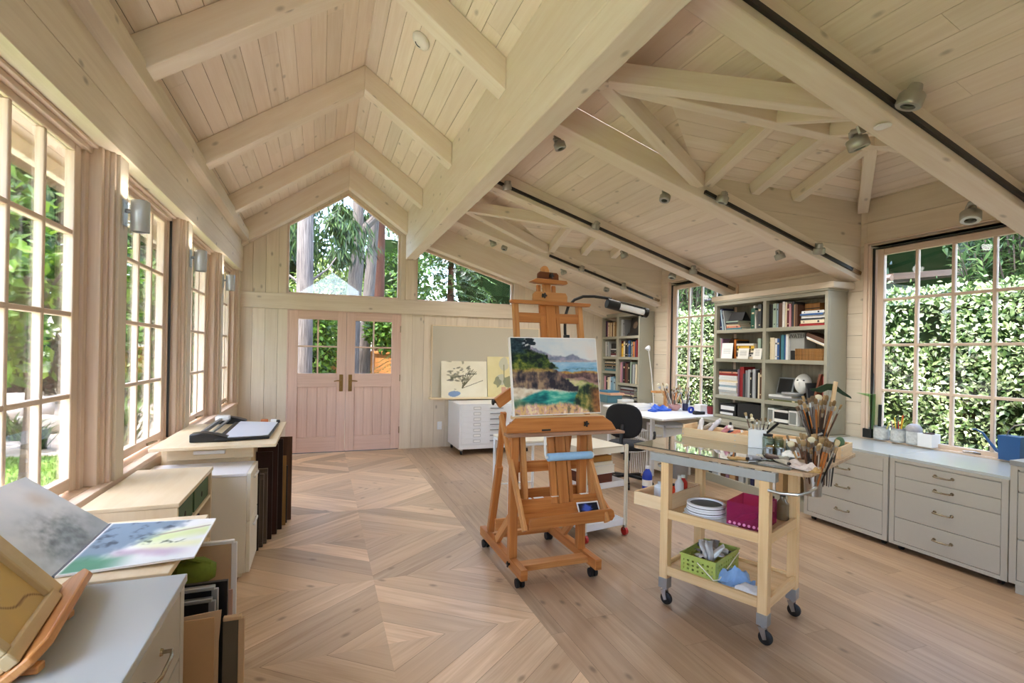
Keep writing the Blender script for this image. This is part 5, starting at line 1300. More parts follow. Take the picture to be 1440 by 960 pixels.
def paint_tube(lab, M, L, R, col, capc=(30, 30, 32), group=None, cr=0):
    o = thing('paint_tube', lab, 'paint tube', M=M, group=group)
    m = MB(); n = 16; vs = []; st = [(0, R * 1.25, .0012), (.18, R * 1.15, R * .45), (.5, R * 1.0, R * .85), (.86, R, R), (.93, R * .7, R * .7), (.96, R * .38, R * .38)]
    for t, a, b in st:
        for k in range(n): q = 2 * PI * k / n; vs.append((a * math.cos(q) + cr * nz(t * 3, k * .2, 2, cr * 90), b * math.sin(q) + cr * nz(t * 3 + 5, k * .2, 2, cr * 90), t * L))
    m.add(vs, [(i * n + k, i * n + (k + 1) % n, (i + 1) * n + (k + 1) % n, (i + 1) * n + k) for i in range(len(st) - 1) for k in range(n)] + [tuple(range(n - 1, -1, -1)), tuple((len(st) - 1) * n + k for k in range(n))])
    m.build('body', mk('tube_' + lab[:18].replace(' ', '_'), col, .35, metal=.3), o, world=False)
    m = MB(); m.cyl((0, 0, .95 * L), (0, 0, 1.06 * L), R * .55, R * .5, 12); m.build('cap', mk('cap_' + lab[:18].replace(' ', '_'), capc, .5), o, world=False); return o
def lie(u, v, z, rz, tilt=PI / 2): return LC @ T(u, v, z) @ RZ(rz) @ RX(tilt)
for i, (u, v, z, rz, tl, c, lab) in enumerate(((-.13, .68, .975, .3, .5, (206, 204, 206), 'silver white paint tube standing at the left end of the pine crate'), (-.07, .70, .978, -.4, .55, (190, 190, 200), 'grey paint tube leaning beside the first in the pine crate'), (.02, .70, .97, .9, 1.0, (206, 150, 170), 'pink paint tube lying in the pine crate'), (.05, .66, .965, 1.8, 1.2, (196, 120, 90), 'salmon paint tube lying in the pine crate'), (-.17, .72, .968, 2.2, 1.1, (168, 162, 152), 'grey crumpled tube in the left corner of the pine crate'), (.16, .69, .965, 1.2, 1.3, (200, 160, 80), 'yellow paint tube lying right of the blue bottle in the pine crate'))):
    paint_tube(lab, lie(u, v, z, rz, tl - PI / 2 + .15 if tl < .7 else tl), .13, .018, c, (230, 230, 230), cr=.004)
def bottle(nm, lab, cat, M, prof, mat, capprof=None, capmat=None, band=None, group=None, n=20):
    o = thing(nm, lab, cat, M=M, group=group); m = MB(); m.lathe(prof, n=n); m.build('body', mat, o, world=False)
    if capprof: m = MB(); m.lathe(capprof, n=n); m.build('cap', capmat, o, world=False)
    if band: m = MB(); m.lathe([(band[0], band[1]), (band[0], band[2])], n=n); m.build('label_band', band[3], o, world=False)
    return o
M_['navy'] = mk('navy_label', (34, 44, 92), .4)
bottle('paint_bottle', 'white and navy paint bottle standing in the pine crate', 'bottle', LM(.085, .70, .9505), [(.018, 0), (.019, .004), (.019, .085), (.015, .095)], M_['white'], [(.009, .095), (.009, .112), (.004, .116)], M_['black'], (.0194, .01, .06, M_['navy']))
r = thing('square_cup', 'white square ceramic cup of tools on the glass top', 'cup', M=LM(.325, .555, ZT, .25))
m = MB(); s_ = .052; h2 = .118
for a, b, c, d in ((-s_, -s_, s_, -s_ + .005), (-s_, s_ - .005, s_, s_), (-s_, -s_ + .005, -s_ + .005, s_ - .005), (s_ - .005, -s_ + .005, s_, s_ - .005)): m.box(a, b, 0, c, d, h2)
m.box(-s_ + .005, -s_ + .005, 0, s_ - .005, s_ - .005, .006); m.build('walls', M_['white'], r, bevel=.002, world=False)
# --- brushes: prototypes, then copies
BR = {}
def brush_proto(key, hcol, bcol, L, w, flat=False, tip='round'):
    o = thing('paint_brush', 'paint brush', 'paint brush', M=T(0, 0, -5))
    hm = mk('brush_handle_' + key, hcol, .35); bm_ = mk('brush_hair_' + key, bcol, .85, noise=.25, nscale=300)
    m = MB(); m.lathe([(.0025, 0), (.0035, .01), (.0048, L * .45), (.0062, L * .66), (.0046, L * .80)], n=10); m.build('handle', hm, o, world=False)
    m = MB(); F = Matrix.Diagonal((1, .5, 1, 1)) if flat else Matrix.Identity(4)
    m.lathe([(.0049, L * .78), (w * .9, L * .83), (w, L * .89)], n=12, M=F); m.build('ferrule', M_['steel'], o, world=False)
    m = MB(); m.lathe([(w, L * .89), (w * 1.25, L * .94), (w * (1.35 if flat else 1.05), L * .98), (w * (1.2 if flat else .3), L)], n=12, M=F); m.build('bristles', bm_, o, world=False)
    BR[key] = o; return o
brush_proto('amber', (172, 104, 50), (126, 98, 64), .27, .0075); brush_proto('black', (26, 24, 24), (176, 150, 110), .27, .009, True)
brush_proto('brown', (92, 62, 44), (164, 138, 98), .28, .010, True); brush_proto('dark', (58, 44, 38), (128, 104, 72), .25, .007)
brush_proto('white', (226, 222, 212), (206, 188, 146), .26, .009); brush_proto('cream', (196, 160, 110), (232, 222, 190), .29, .016)
brush_proto('orange', (214, 128, 44), (140, 112, 74), .24, .007); brush_proto('grey', (120, 116, 114), (120, 100, 78), .26, .008, True)
BL_ = {'amber': 'amber handled', 'black': 'black handled', 'brown': 'brown handled flat', 'dark': 'dark handled', 'white': 'white handled', 'cream': 'big cream bristled', 'orange': 'orange handled', 'grey': 'grey handled flat'}
used = set()
def put_brush(key, M, where, group):
    lab = '%s paint brush %s' % (BL_[key], where)
    if key not in used: used.add(key); o = BR[key]; o.matrix_world = M; WM[o.name] = M; o['label'] = lab; o['group'] = group
    else: dup(BR[key], M, lab, group)
def bunch(base, keys, spread, where, group, rb=.03, scale=1.0, ztop=None, bias=(0, 0)):
    n = len(keys)
    for i, k in enumerate(keys):
        a = 2.399 * i; q = math.sqrt((i + .5) / n)
        b = base + V((math.cos(a), math.sin(a), 0)) * rb * q * .8
        d = V((math.cos(a) * spread * q + bias[0], math.sin(a) * spread * q + bias[1], 1)).normalized()
        z = V((0, 0, 1)); rot = z.rotation_difference(d).to_matrix().to_4x4()
        sc2 = scale * random.uniform(.88, 1.1)
        put_brush(k, T(*b) @ rot @ RZ(random.uniform(0, 6)) @ Matrix.Scale(sc2, 4), where, group)
# steel bucket hanging at the right end, full of brushes
Bc = LM(.735, .235, .78).to_translation()
r = thing('steel_bucket', 'stainless steel bucket of brushes hanging at the right end of the cart', 'bucket', M=T(*Bc))
m = MB(); m.lathe([(.040, .0), (.046, .115), (.049, .118), (.049, .122), (.045, .122), (.044, .115), (.039, .004), (.0001, .004)], n=28); m.build('body', M_['steel'], r, world=False)
m = MB(); m.tube([(-.05, 0, .112), (-.066, 0, .128), (-.05, 0, .13)], .004, 8); m.build('hook', M_['steel'], r, world=False)
seq = ['amber', 'black', 'brown', 'cream', 'dark', 'orange', 'brown', 'white', 'grey', 'amber', 'black', 'brown', 'dark', 'orange', 'amber', 'grey', 'black', 'brown', 'white', 'dark', 'brown', 'amber', 'cream', 'black', 'orange', 'brown', 'dark', 'grey', 'amber', 'white']
bunch(Bc + V((0, 0, .03)), seq, .42, 'in the steel bucket at the right end of the cart', 'brushes in the steel bucket', rb=.034, scale=1.05)
# rack of loose handles beside the bucket
Bd = LM(.745, .42, .80).to_translation()
bunch(Bd, ['dark', 'black', 'grey', 'brown', 'dark', 'black', 'brown'], .10, 'in the loose bunch just behind the steel bucket', 'brushes hanging behind the bucket', rb=.04, scale=1.1)
# second pot of brushes at the back right
Be = LM(.60, .80, ZT).to_translation()
r = thing('brush_pot', 'dark tall pot of brushes at the back right of the glass top', 'pot', M=T(*Be))
m = MB(); m.lathe([(.042, 0), (.045, .004), (.048, .13), (.050, .132), (.046, .132), (.043, .006), (.0001, .006)], n=26); m.build('body', mk('dark_glazed_pot', (48, 44, 44), .3), r, world=False)
seq2 = ['brown', 'dark', 'amber', 'black', 'grey', 'brown', 'orange', 'dark', 'brown', 'black', 'white', 'grey', 'amber', 'brown', 'dark', 'amber', 'cream', 'black', 'brown', 'orange', 'dark', 'amber', 'grey']
bunch(Be + V((0, 0, .02)), seq2, .40, 'in the dark pot at the back right of the cart', 'brushes in the dark pot', rb=.036, scale=1.15)
# stand with a hook shaped green blade and white slat behind it
r = thing('crescent_scraper', 'dark green crescent scraper with a pale wooden handle among the rear brushes', 'scraper', M=T(*(Be + V((.075, .0, .07)))) @ RZ(-.45))
m = MB(); m.bar((0, 0, 0), (.05, .0, .36), .024, .012, (0, 1, 0)); m.build('handle', M_['ply'], r, world=False, bevel=.002)
m = MB(); P_ = [(-.10, .31), (-.06, .315), (0, .345), (.05, .345), (.10, .30), (.15, .265), (.155, .252), (.10, .275), (.06, .30), (.01, .305), (-.03, .285), (-.09, .296)]
m.prism([(x, .012, z) for x, z in P_], (0, .008, 0)); m.build('blade', mk('dark_green_metal', (36, 58, 36), .4), r, world=False)
# tools in the white cup
bunch(LM(.325, .555, ZT + .01).to_translation(), ['grey', 'white', 'dark', 'grey', 'cream', 'black', 'brown'], .34, 'in the white square cup', 'brushes in the white cup', rb=.03, scale=.72)
r = thing('palette_knife', 'black handled palette knife leaning right out of the white square cup', 'palette knife', M=LM(.335, .545, ZT + .05))
m = MB(); m.tube([(0, 0, 0), (.10, -.02, .10), (.125, -.024, .125)], [.006, .009, .007], 10); m.build('handle', M_['black'], r, world=False)
# jars, tins and the paint can
def jar(nm, lab, u, v, R, h, liquid=None, lid=None):
    o = thing(nm, lab, 'jar', M=LM(u, v, ZT)); m = MB(); m.lathe([(R * .9, 0), (R, .004), (R, h * .78), (R * .78, h * .88), (R * .8, h), (R * .74, h), (R * .73, h * .88), (R * .93, h * .77), (R * .93, .006), (.0001, .006)], n=24); m.build('glass', M_['clear'], o, world=False)
    if liquid: m = MB(); m.lathe([(R * .9, .007), (R * .91, h * liquid[1]), (.0001, h * liquid[1])], n=24); m.build('liquid', liquid[0], o, world=False)
    if lid: m = MB(); m.lathe([(R * .86, h * .9), (R * .88, h * 1.03), (.0001, h * 1.035)], n=24); m.build('lid', lid, o, world=False)
    return o
M_['amberliq'] = mk('amber_oil', (232, 150, 24), .15, spec=.7); M_['milky'] = mk('milky_medium', (222, 218, 214), .4)
jar('glass_jar', 'glass jar of milky medium with a dark lid right of the white cup', .40, .515, .032, .095, (M_['milky'], .72), M_['black'])
jar('glass_jar', 'open clear glass jar right of the dark lidded jar', .455, .535, .03, .085, (mk('pale_oil', (206, 196, 150), .2), .3))
jar('glass_jar', 'squat jar with amber oil in front of the clear jar', .435, .455, .026, .05, (M_['amberliq'], .7), None)
for k, (u, v, lab) in enumerate(((.445, .40, 'left of two small steel dipper tins on the glass top'), (.50, .43, 'right of two small steel dipper tins on the glass top'))):
    o = thing('dipper_tin', lab, 'tin', M=LM(u, v, ZT)); m = MB(); m.lathe([(.024, 0), (.026, .03), (.028, .032), (.024, .032), (.022, .004), (.0001, .004)], n=20); m.build('body', M_['steel'], o, world=False)
    m = MB(); m.lathe([(.0225, .004), (.0235, .022), (.0001, .0225)], n=20); m.build('paint', M_['milky'], o, world=False)
o = thing('paint_can', 'grey glass pot with a white scraped lid beside the brushes', 'pot', M=LM(.565, .50, ZT)); m = MB(); m.lathe([(.05, 0), (.053, .004), (.053, .058), (.050, .064), (.0001, .064)], n=28); m.build('body', mk('grey_green_glaze', (112, 118, 112), .25, noise=.1), o, world=False)
m = MB(); m.lathe([(.0535, .0645), (.055, .082), (.0001, .084)], n=28); m.build('lid', M_['offwhite'], o, world=False)
o = thing('putty_box', 'open dark plum box with black tools behind the grey pot', 'box', M=LM(.61, .62, ZT, .4)); m = MB(); m.box(-.05, -.035, 0, .05, .035, .07); m.build('box', mk('dark_plum', (58, 30, 40), .5), o, bevel=.004, world=False); m = MB(); m.bar((-.04, 0, .07), (.06, .0, .125), .012, .01); m.build('tool_handle', M_['steel'], o, world=False)
# end box with a green bundle on the plywood
o = thing('plywood_box', 'small open plywood box at the right end of the cart top', 'box', M=LM(.745, .70, .9375)); m = MB(); m.box(-.035, -.13, 0, -.025, .13, .07); m.box(.025, -.13, 0, .035, .13, .07); m.box(-.025, -.13, 0, .025, -.12, .07); m.box(-.025, .12, 0, .025, .13, .07); m.box(-.025, -.12, 0, .025, .12, .006); m.build('box', M_['ply'], o, bevel=.002, world=False)
m = MB(); 
for y in (-.1, .1): 
    for z in (.02, .05): m.cyl((.0352, y, z), (.0365, y, z), .004, n=8)
m.build('screw', M_['steel'], o, world=False)
m = MB(); m.M = LM(.745, .70, .9375 + .05); m.ball((0, -.02, .025), 1, 16, 10, sc_=(.023, .08, .04)); m.build('green_pouch', mk('dark_green_cloth', (64, 96, 60), .8, noise=.2, nscale=80), label='dark green cloth bundle in the plywood end box', cat='cloth')
# litter on the palette
def crumple(nm, lab, cat, u, v, L, W, h, mat, rz=0, sd=0, z=ZT, Mb=None):
    m = MB(); n = 10; vs = []
    for j in range(n + 1):
        for i in range(n + 1):
            a, b = i / n - .5, j / n - .5; e = 1 - min(1, (abs(a) * 2) ** 3 + (abs(b) * 2) ** 3)
            vs.append((a * L * (1 + .18 * nz(b * 2, sd, 2, sd)), b * W * (1 + .25 * nz(a * 2, sd + 4, 2, sd)), .004 + h * max(0, .35 + .65 * nz(a * 2.2, b * 2.2, 1.6, sd)) * (.35 + .65 * e)))
    k = len(vs); vs += [(x, y, .0008) for x, y, _ in vs]; F = []
    for j in range(n):
        for i in range(n): q = j * (n + 1) + i; F.append((q, q + 1, q + n + 2, q + n + 1)); F.append((k + q + n + 1, k + q + n + 2, k + q + 1, k + q))
    bd = [i for i in range(n + 1)] + [j * (n + 1) + n for j in range(1, n + 1)] + [n * (n + 1) + i for i in range(n - 1, -1, -1)] + [j * (n + 1) for j in range(n - 1, 0, -1)]
    for i in range(len(bd)): a, b = bd[i], bd[(i + 1) % len(bd)]; F.append((a, k + a, k + b, b))
    m.M = (Mb or LC) @ T(u, v, z) @ RZ(rz); m.add(vs, F); return m.build(nm, mat, label=lab, cat=cat, ang=50)
SM = mk('smeared_foil', (150, 146, 140), .4, metal=.4, noise=.5, nscale=70); SM2 = mk('ochre_smears', (190, 150, 84), .5, noise=.6, nscale=60)
crumple('folded_swatch', 'tan and black folded swatch at the front edge of the glass top', 'swatch', .40, .07, .10, .06, .012, SM2, .6, 1)
for i, (u, v, rz, c, lab) in enumerate(((.47, .20, .4, (196, 190, 176), 'crumpled pale paint tube left of the heap on the palette'), (.53, .22, 1.3, (170, 166, 150), 'flattened olive grey paint tube in the heap on the palette'), (.52, .13, -.5, (150, 150, 156), 'silver paint tube at the front of the palette heap'), (.58, .14, .9, (190, 178, 160), 'squeezed beige paint tube at the front of the palette heap'), (.63, .13, 2.0, (160, 140, 118), 'brown smeared paint tube near the white rag'), (.60, .22, -1.1, (92, 72, 66), 'dark smeared tube under the white card'))):
    paint_tube(lab, lie(u, v, ZT + .017, rz, PI / 2), .11, .016, c, (40, 40, 44), cr=.006)
crumple('paper_scrap', 'white paper scrap with a pink edge on the palette heap', 'paper', .635, .235, .11, .07, .05, M_['paper'], .3, 5, ZT + .03)
crumple('paint_rag', 'white paint speckled rag at the right front of the cart top', 'rag', .715, .10, .15, .09, .07, mk('speckled_rag', (226, 212, 206), .85, noise=.25, nscale=90), -.5, 8)
crumple('tan_rag', 'tan crumpled paper by the steel bucket', 'rag', .775, .09, .07, .08, .03, SM2, .2, 3, .938)
crumple('smeared_paper', 'dark smeared paper under the paint tubes', 'paper', .60, .075, .16, .07, .008, SM, .1, 4)
# --- middle shelf
MZ = .5685
o = thing('pine_drawer_box', 'long pale pine box sticking out at the left of the cart shelf', 'box', M=LM(-.10, .19, MZ)); m = MB(); l_, d_, h_ = .115, .215, .08
m.box(-l_, -d_, 0, l_, -d_ + .014, h_); m.box(-l_, d_ - .014, 0, l_, d_, h_ + .02); m.box(-l_, -d_ + .014, 0, -l_ + .012, d_ - .014, h_); m.box(l_ - .012, -d_ + .014, 0, l_, d_ - .014, h_ + .015); m.box(-l_ + .012, -d_ + .014, 0, l_ - .012, d_ - .014, .008); m.build('box', M_['ply'], o, bevel=.002, world=False)
for i, (u, v, c, cap, h, lab) in enumerate(((-.05, .25, (214, 216, 216), (222, 222, 222), .16, 'white squeeze bottle in the pine box under the cart top'), (-.06, .32, (196, 44, 34), (236, 236, 234), .15, 'red bottle with a white cap in the pine box'), (-.09, .24, (220, 70, 36), (34, 34, 36), .10, 'orange red bottle with a dark cap in the pine box'), (-.17, .22, (214, 222, 230), (180, 186, 196), .10, 'pale blue plastic tub in the pine box'))):
    R = .028 if i < 3 else .04
    bottle('solvent_bottle', lab, 'bottle', LM(u, v, MZ + .009), [(R * .95, 0), (R, .006), (R, h * .7), (R * .45, h * .85), (R * .4, h * .9)], mk('bottle_paint_%d' % i, c, .35), [(R * .45, h * .88), (R * .45, h), (.0001, h * 1.01)], mk('bottle_cap_%d' % i, cap, .45))
m = MB(); m.M = LM(.22, .14, MZ, .1); m.box(-.14, -.13, 0, .19, .20, .006); m.build('painting_board', M_['white'], bevel=.002, label='white painting panel lying under the round lids on the cart shelf', cat='panel')
for k, (dz, R) in enumerate(((.007, .125), (.014, .112), (.042, .11))):
    o = thing('white_disc', ['broad white disc at the bottom of the lid stack on the cart shelf', 'white ring lid in the middle of the stack on the cart shelf', 'white ring lid with a dark centre on top of the stack'][k], 'lid', M=LM(.19, .13, MZ + dz), group='round white lids on the cart shelf'); m = MB()
    if k == 0: m.lathe([(R * .9, 0), (R, .003), (R, .006), (.0001, .006)], n=40)
    else: m.lathe([(R * .97, 0), (R, .006), (R, .026), (R * .97, .0275), (R * .86, .0275), (R * .84, .02), (R * .84, .002), (.0001, .0015)], n=40)
    m.build('rim', M_['white'], o, world=False)
    if k: m = MB(); m.lathe([(R * 1.003, .010), (R * 1.003, .014)], n=40); m.build('dark_stripe', M_['black'], o, world=False)
    if k == 2: m = MB(); m.lathe([(R * .835, .019), (.0001, .0195)], n=40); m.build('inset', mk('slate_inset', (74, 82, 82), .5, noise=.15), o, world=False)
M_['magenta'] = film_mat('translucent_magenta', (236, 150, 190), (176, 60, 112), .35)
o = thing('magenta_bin', 'translucent magenta plastic bin of tools on the cart shelf', 'bin', M=LM(.445, .165, MZ, .04)); m = MB(); a, b, h_ = .095, .125, .135
m.box(-a, -b, 0, a, -b + .005, h_); m.box(-a, b - .005, 0, a, b, h_); m.box(-a, -b + .005, 0, -a + .005, b - .005, h_); m.box(a - .005, -b + .005, 0, a, b - .005, h_); m.box(-a + .005, -b + .005, 0, a - .005, b - .005, .005); m.build('walls', M_['magenta'], o, bevel=.002, world=False)
m = MB()
for k in range(7): m.cyl((-a + .02 + k * .026, -b - .0005, .02), (-a + .02 + k * .026, -b - .003, .02), .008, n=10)
m.build('stud', mk('pale_pink_stud', (226, 150, 186), .3), o, world=False)
for k, (x, y, c, lab) in enumerate(((-.03, .02, (180, 170, 160), 'grey paint tube in the magenta bin'), (.03, -.02, (70, 40, 60), 'dark plum paint tube in the magenta bin'), (.0, -.06, (196, 110, 130), 'pink paint tube in the magenta bin'))):
    paint_tube(lab, LM(.445 + x, .165 + y, MZ + .025 + k * .01, k * 1.3) @ RX(PI / 2 - .15) @ T(0, 0, -.06), .12, .018, c)
for k, (u, v, R, h, c, lab) in enumerate(((.535, .385, .035, .15, (112, 96, 70), 'brown glass bottle at the back right of the cart shelf'), (.47, .40, .03, .12, (66, 60, 54), 'dark bottle at the back of the cart shelf'))):
    bottle('glass_bottle', lab, 'bottle', LM(u, v, MZ), [(R * .9, 0), (R, .005), (R, h * .62), (R * .45, h * .8), (R * .42, h * .92)], mk('bottle_glass_%d' % k, c, .12, spec=.7), [(R * .46, h * .9), (R * .46, h), (.0001, h)], M_['black'])
# --- lower shelf
LZ = .2265
o = thing('green_basket', 'lime green perforated basket of paint tubes on the lower cart shelf', 'basket', M=LM(.205, .165, LZ, .02)); a, b, h_ = .105, .165, .12
M_['lime'] = mk('lime_plastic', (172, 186, 92), .4); m = MB()
def perf(m, p, u, w, nu, nw, L, Hh, n_):
    """wall with square holes as a grid of bars"""
    p, u, w, n_ = V(p), V(u), V(w), V(n_)
    cu, cw = L / nu, Hh / nw
    for i in range(nu + 1):
        o_ = p + u * max(0, min(L - cu * .56, i * cu - cu * .28)); m.hexa([o_, o_ + u * cu * .56, o_ + u * cu * .56 + n_, o_ + n_, o_ + w * Hh, o_ + u * cu * .56 + w * Hh, o_ + u * cu * .56 + w * Hh + n_, o_ + w * Hh + n_])
    for j in range(nw + 1):
        f = .56 if 0 < j < nw else .8
        o_ = p + w * max(0, min(Hh - cw * f, j * cw - cw * f / 2)); m.hexa([o_ + n_ * .02, o_ + u * L + n_ * .02, o_ + u * L + n_ * .98, o_ + n_ * .98, o_ + n_ * .02 + w * cw * f, o_ + u * L + n_ * .02 + w * cw * f, o_ + u * L + n_ * .98 + w * cw * f, o_ + n_ * .98 + w * cw * f])
perf(m, (-a, -b, 0), (1, 0, 0), (0, 0, 1), 7, 5, 2 * a, h_, (0, .004, 0)); perf(m, (-a, b - .004, 0), (1, 0, 0), (0, 0, 1), 7, 5, 2 * a, h_, (0, .004, 0))
perf(m, (-a, -b + .004, 0), (0, 1, 0), (0, 0, 1), 10, 5, 2 * b - .008, h_, (.004, 0, 0)); perf(m, (a - .004, -b + .004, 0), (0, 1, 0), (0, 0, 1), 10, 5, 2 * b - .008, h_, (.004, 0, 0))
m.box(-a + .004, -b + .004, 0, a - .004, b - .004, .004)
for s in ((-a - .006, -b - .006, a + .006, -b + .003), (-a - .006, b - .003, a + .006, b + .006), (-a - .006, -b, -a + .003, b), (a - .003, -b, a + .006, b)): m.box(s[0], s[1], h_ - .008, s[2], s[3], h_)
m.build('body', M_['lime'], o, world=False)
m = MB(); m.tube([(0, -b - .008, h_ - .03), (.06, -b - .012, .05), (.10, -b - .012, .02), (a + .012, -b + .02, .02), (a + .012, 0, .06), (a + .010, b - .02, h_ - .02)], .0035, 8); m.build('wire_handle', M_['cream'], o, world=False)
for k in range(11):
    c = [(196, 194, 190), (170, 168, 164), (210, 208, 204), (140, 138, 138)][k % 4]
    up = k < 4
    M = LM(.205 + random.uniform(-.05, .06), .165 + random.uniform(-.09, .08), LZ + (.10 if up else .075 + .005 * k), random.uniform(0, 6)) @ RX((2.6 if up else PI / 2 + random.uniform(-.25, .25)) + (random.uniform(-.4, .4) if up else 0)) @ T(0, 0, -.10 if up else -.06)
    o = paint_tube(['crumpled metal paint tube sticking up out of the lime green basket', 'used grey paint tube lying in the lime green basket'][0 if up else 1], M, .13, .02, c, (222, 222, 220) if k % 2 else (40, 40, 44), 'used paint tubes in the lime basket', .009)
crumple('blue_bag', 'blue plastic bag lying on the lower cart shelf', 'bag', .37, .11, .19, .13, .12, mk('blue_film', (128, 168, 214), .3, spec=.6, noise=.25, nscale=40), .9, 2, LZ)
crumple('white_packet', 'white paper packet at the right end of the lower cart shelf', 'packet', .49, .06, .16, .13, .06, mk('white_film', (230, 232, 234), .4, noise=.1), .3, 6, LZ)
# ================================================================== RIGHT LOW CABINETS
GR, GT = M_['greige'], M_['greigetop']
def low_cab(lab, ya, yb, rows, x0=4.33, ztop=.75, pulls=True, zb=.045, tz=.022, legs='caster', topmat=None, over=0.0):
    r = thing('drawer_cabinet', lab, 'cabinet', ((x0 + 4.95) / 2, (ya + yb) / 2, 0))
    m = MB(); m.box(x0 + .018, ya, zb, 4.94, yb, ztop - tz); m.build('body', GR, r, bevel=.002)
    m = MB(); m.box(x0 - over, ya - .004, ztop - tz + .001, 4.965, yb + .004, ztop); m.build('top', topmat or GT, r, bevel=.002)
    m = MB(); f = .038; xb = x0 + .0175
    m.box(x0 - .004, ya, zb, xb, ya + f, ztop - tz); m.box(x0 - .004, yb - f, zb, xb, yb, ztop - tz)
    m.box(x0 - .004, ya + f, ztop - tz - .022, xb, yb - f, ztop - tz); m.box(x0 - .004, ya + f, zb, xb, yb - f, rows[-1][0] - .003)
    m.build('face_frame', GR, r, bevel=.0015)
    for za, zb_ in rows:
        m = MB(); m.box(x0 - .002, ya + f + .003, za + .001, x0 + .012, yb - f - .003, zb_ - .001); dd = m.build('drawer', GR, r, bevel=.0015)
        if pulls: m = MB(); pull(m, (x0 - .003, (ya + yb) / 2, (za + zb_) / 2 + .01), .11, (0, 1, 0), (-.03, 0, -.004), .007); m.build('handle', M_['nickel'], dd, label='satin nickel bow handle')
    for y in (ya + .06, yb - .06):
        m = MB()
        if legs == 'caster': m.cyl((x0 + .06, y - .012, .022), (x0 + .06, y + .012, .022), .022, n=16); m.box(x0 + .04, y - .02, .03, x0 + .085, y + .02, zb + .001); m.build('caster', M_['rubber'], r)
        else: m.box(x0 + .01, y - .03, 0, x0 + .07, y + .03, zb + .001); m.build('leg', GR, r)
    return r
low_cab('greige drawer cabinet under the left half of the large right window', 2.772, 3.53, [(.607, .715), (.496, .604), (.281, .493), (.085, .278)])
low_cab('greige drawer cabinet under the right half of the large right window', 2.0, 2.758, [(.59, .70), (.485, .587), (.267, .482), (.075, .264)])
low_cab('taller greige cabinet at the right edge of the picture', 1.15, 1.98, [(.675, .80), (.365, .665), (.09, .355)], 4.30, .87, False, .06, .035, 'leg', mk('grey_stone_top', (150, 152, 152), .5, noise=.25, nscale=20), .006)
# things on the sill of the large window
SX, SZ = 4.985, .7665
def tin(lab, y, R, h, band, x=4.985, nm='tin_can'):
    o = thing(nm, lab, 'can', (x, y, SZ)); m = MB(); m.lathe([(R - .002, 0), (R, .004), (R - .0015, .01), (R - .0015, h - .01), (R, h - .004), (R, h), (R - .004, h), (R - .005, .006), (.0001, .006)], (x, y, SZ), 28); m.build('body', M_['galv'], o)
    m = MB(); m.lathe([(R - .0005, .014), (R - .0005, h - .016)], (x, y, SZ), 28); m.build('paper_label', band, o); return o
LAB = mk('printed_label', (206, 208, 206), .5, noise=.5, nscale=45)
r = thing('black_box', 'small black box at the left end of the right window sill', 'box', (SX - .005, 3.37, SZ)); m = MB(); a = .042
m.box(SX - a, 3.37 - a, SZ, SX + a, 3.37 - a + .004, SZ + .085); m.box(SX - a, 3.37 + a - .004, SZ, SX + a, 3.37 + a, SZ + .085); m.box(SX - a, 3.37 - a + .004, SZ, SX - a + .004, 3.37 + a - .004, SZ + .085); m.box(SX + a - .004, 3.37 - a + .004, SZ, SX + a, 3.37 + a - .004, SZ + .085); m.box(SX - a + .004, 3.37 - a + .004, SZ, SX + a - .004, 3.37 + a - .004, SZ + .004); m.build('walls', M_['black'], r, bevel=.002)
tin('printed tin can nearest the small black box on the sill', 3.26, .064, .125, LAB)
tin('middle printed tin can full of pens and tools on the sill', 3.11, .060, .125, LAB)
tin('printed tin can with a grey bag in it on the sill', 2.98, .057, .13, LAB)
m = MB(); m.ball((SX, 2.98, SZ + .135), 1, 18, 12, sc_=(.06, .062, .05)); m.build('cloth_bag', mk('grey_film_bag', (170, 168, 172), .4, noise=.3, nscale=60), label='grey plastic bundle bulging out of the third tin can', cat='bag')
r = thing('white_planter', 'white square pot with dark contents on the right window sill', 'pot', (SX, 2.86, SZ)); m = MB(); a = .058
m.box(SX - a, 2.86 - a, SZ, SX + a, 2.86 - a + .005, SZ + .115); m.box(SX - a, 2.86 + a - .005, SZ, SX + a, 2.86 + a, SZ + .115); m.box(SX - a, 2.86 - a + .005, SZ, SX - a + .005, 2.86 + a - .005, SZ + .115); m.box(SX + a - .005, 2.86 - a + .005, SZ, SX + a, 2.86 + a - .005, SZ + .115); m.box(SX - a + .005, 2.86 - a + .005, SZ, SX + a - .005, 2.86 + a - .005, SZ + .1); m.build('walls', M_['white'], r, bevel=.003)
m = MB()
for k in range(6): m.ball((SX + random.uniform(-.03, .03), 2.86 + random.uniform(-.03, .03), SZ + .11), .016, 10, 6, sc_=(1, 1.2, .9))
m.build('contents', mk('dark_brown_lumps', (62, 40, 32), .7), r)
def stick(nm, lab, cat, p0, p1, rad, mat, flat=None):
    m = MB()
    if flat: m.bar(p0, p1, flat[0], flat[1], (1, 0, 0))
    else: m.tube([p0, V(p0).lerp(V(p1), .5), p1], [rad, rad, rad * .7], 8)
    return m.build(nm, mat, label=lab, cat=cat, bevel=.001)
r = thing('metal_ruler', 'long rounded grey metal blade leaning in the left corner of the large window', 'ruler', (SX - .01, 3.385, SZ + .01)); m = MB(); m.prism([(4.985, 3.345, SZ + .006), (4.985, 3.40, SZ + .006), (5.0, 3.405, 1.30), (5.005, 3.395, 1.39), (5.007, 3.375, 1.42), (5.005, 3.352, 1.38), (5.0, 3.345, 1.30)], (.003, 0, 0), (0, 0, 1)); m.build('blade', M_['alu'], r)
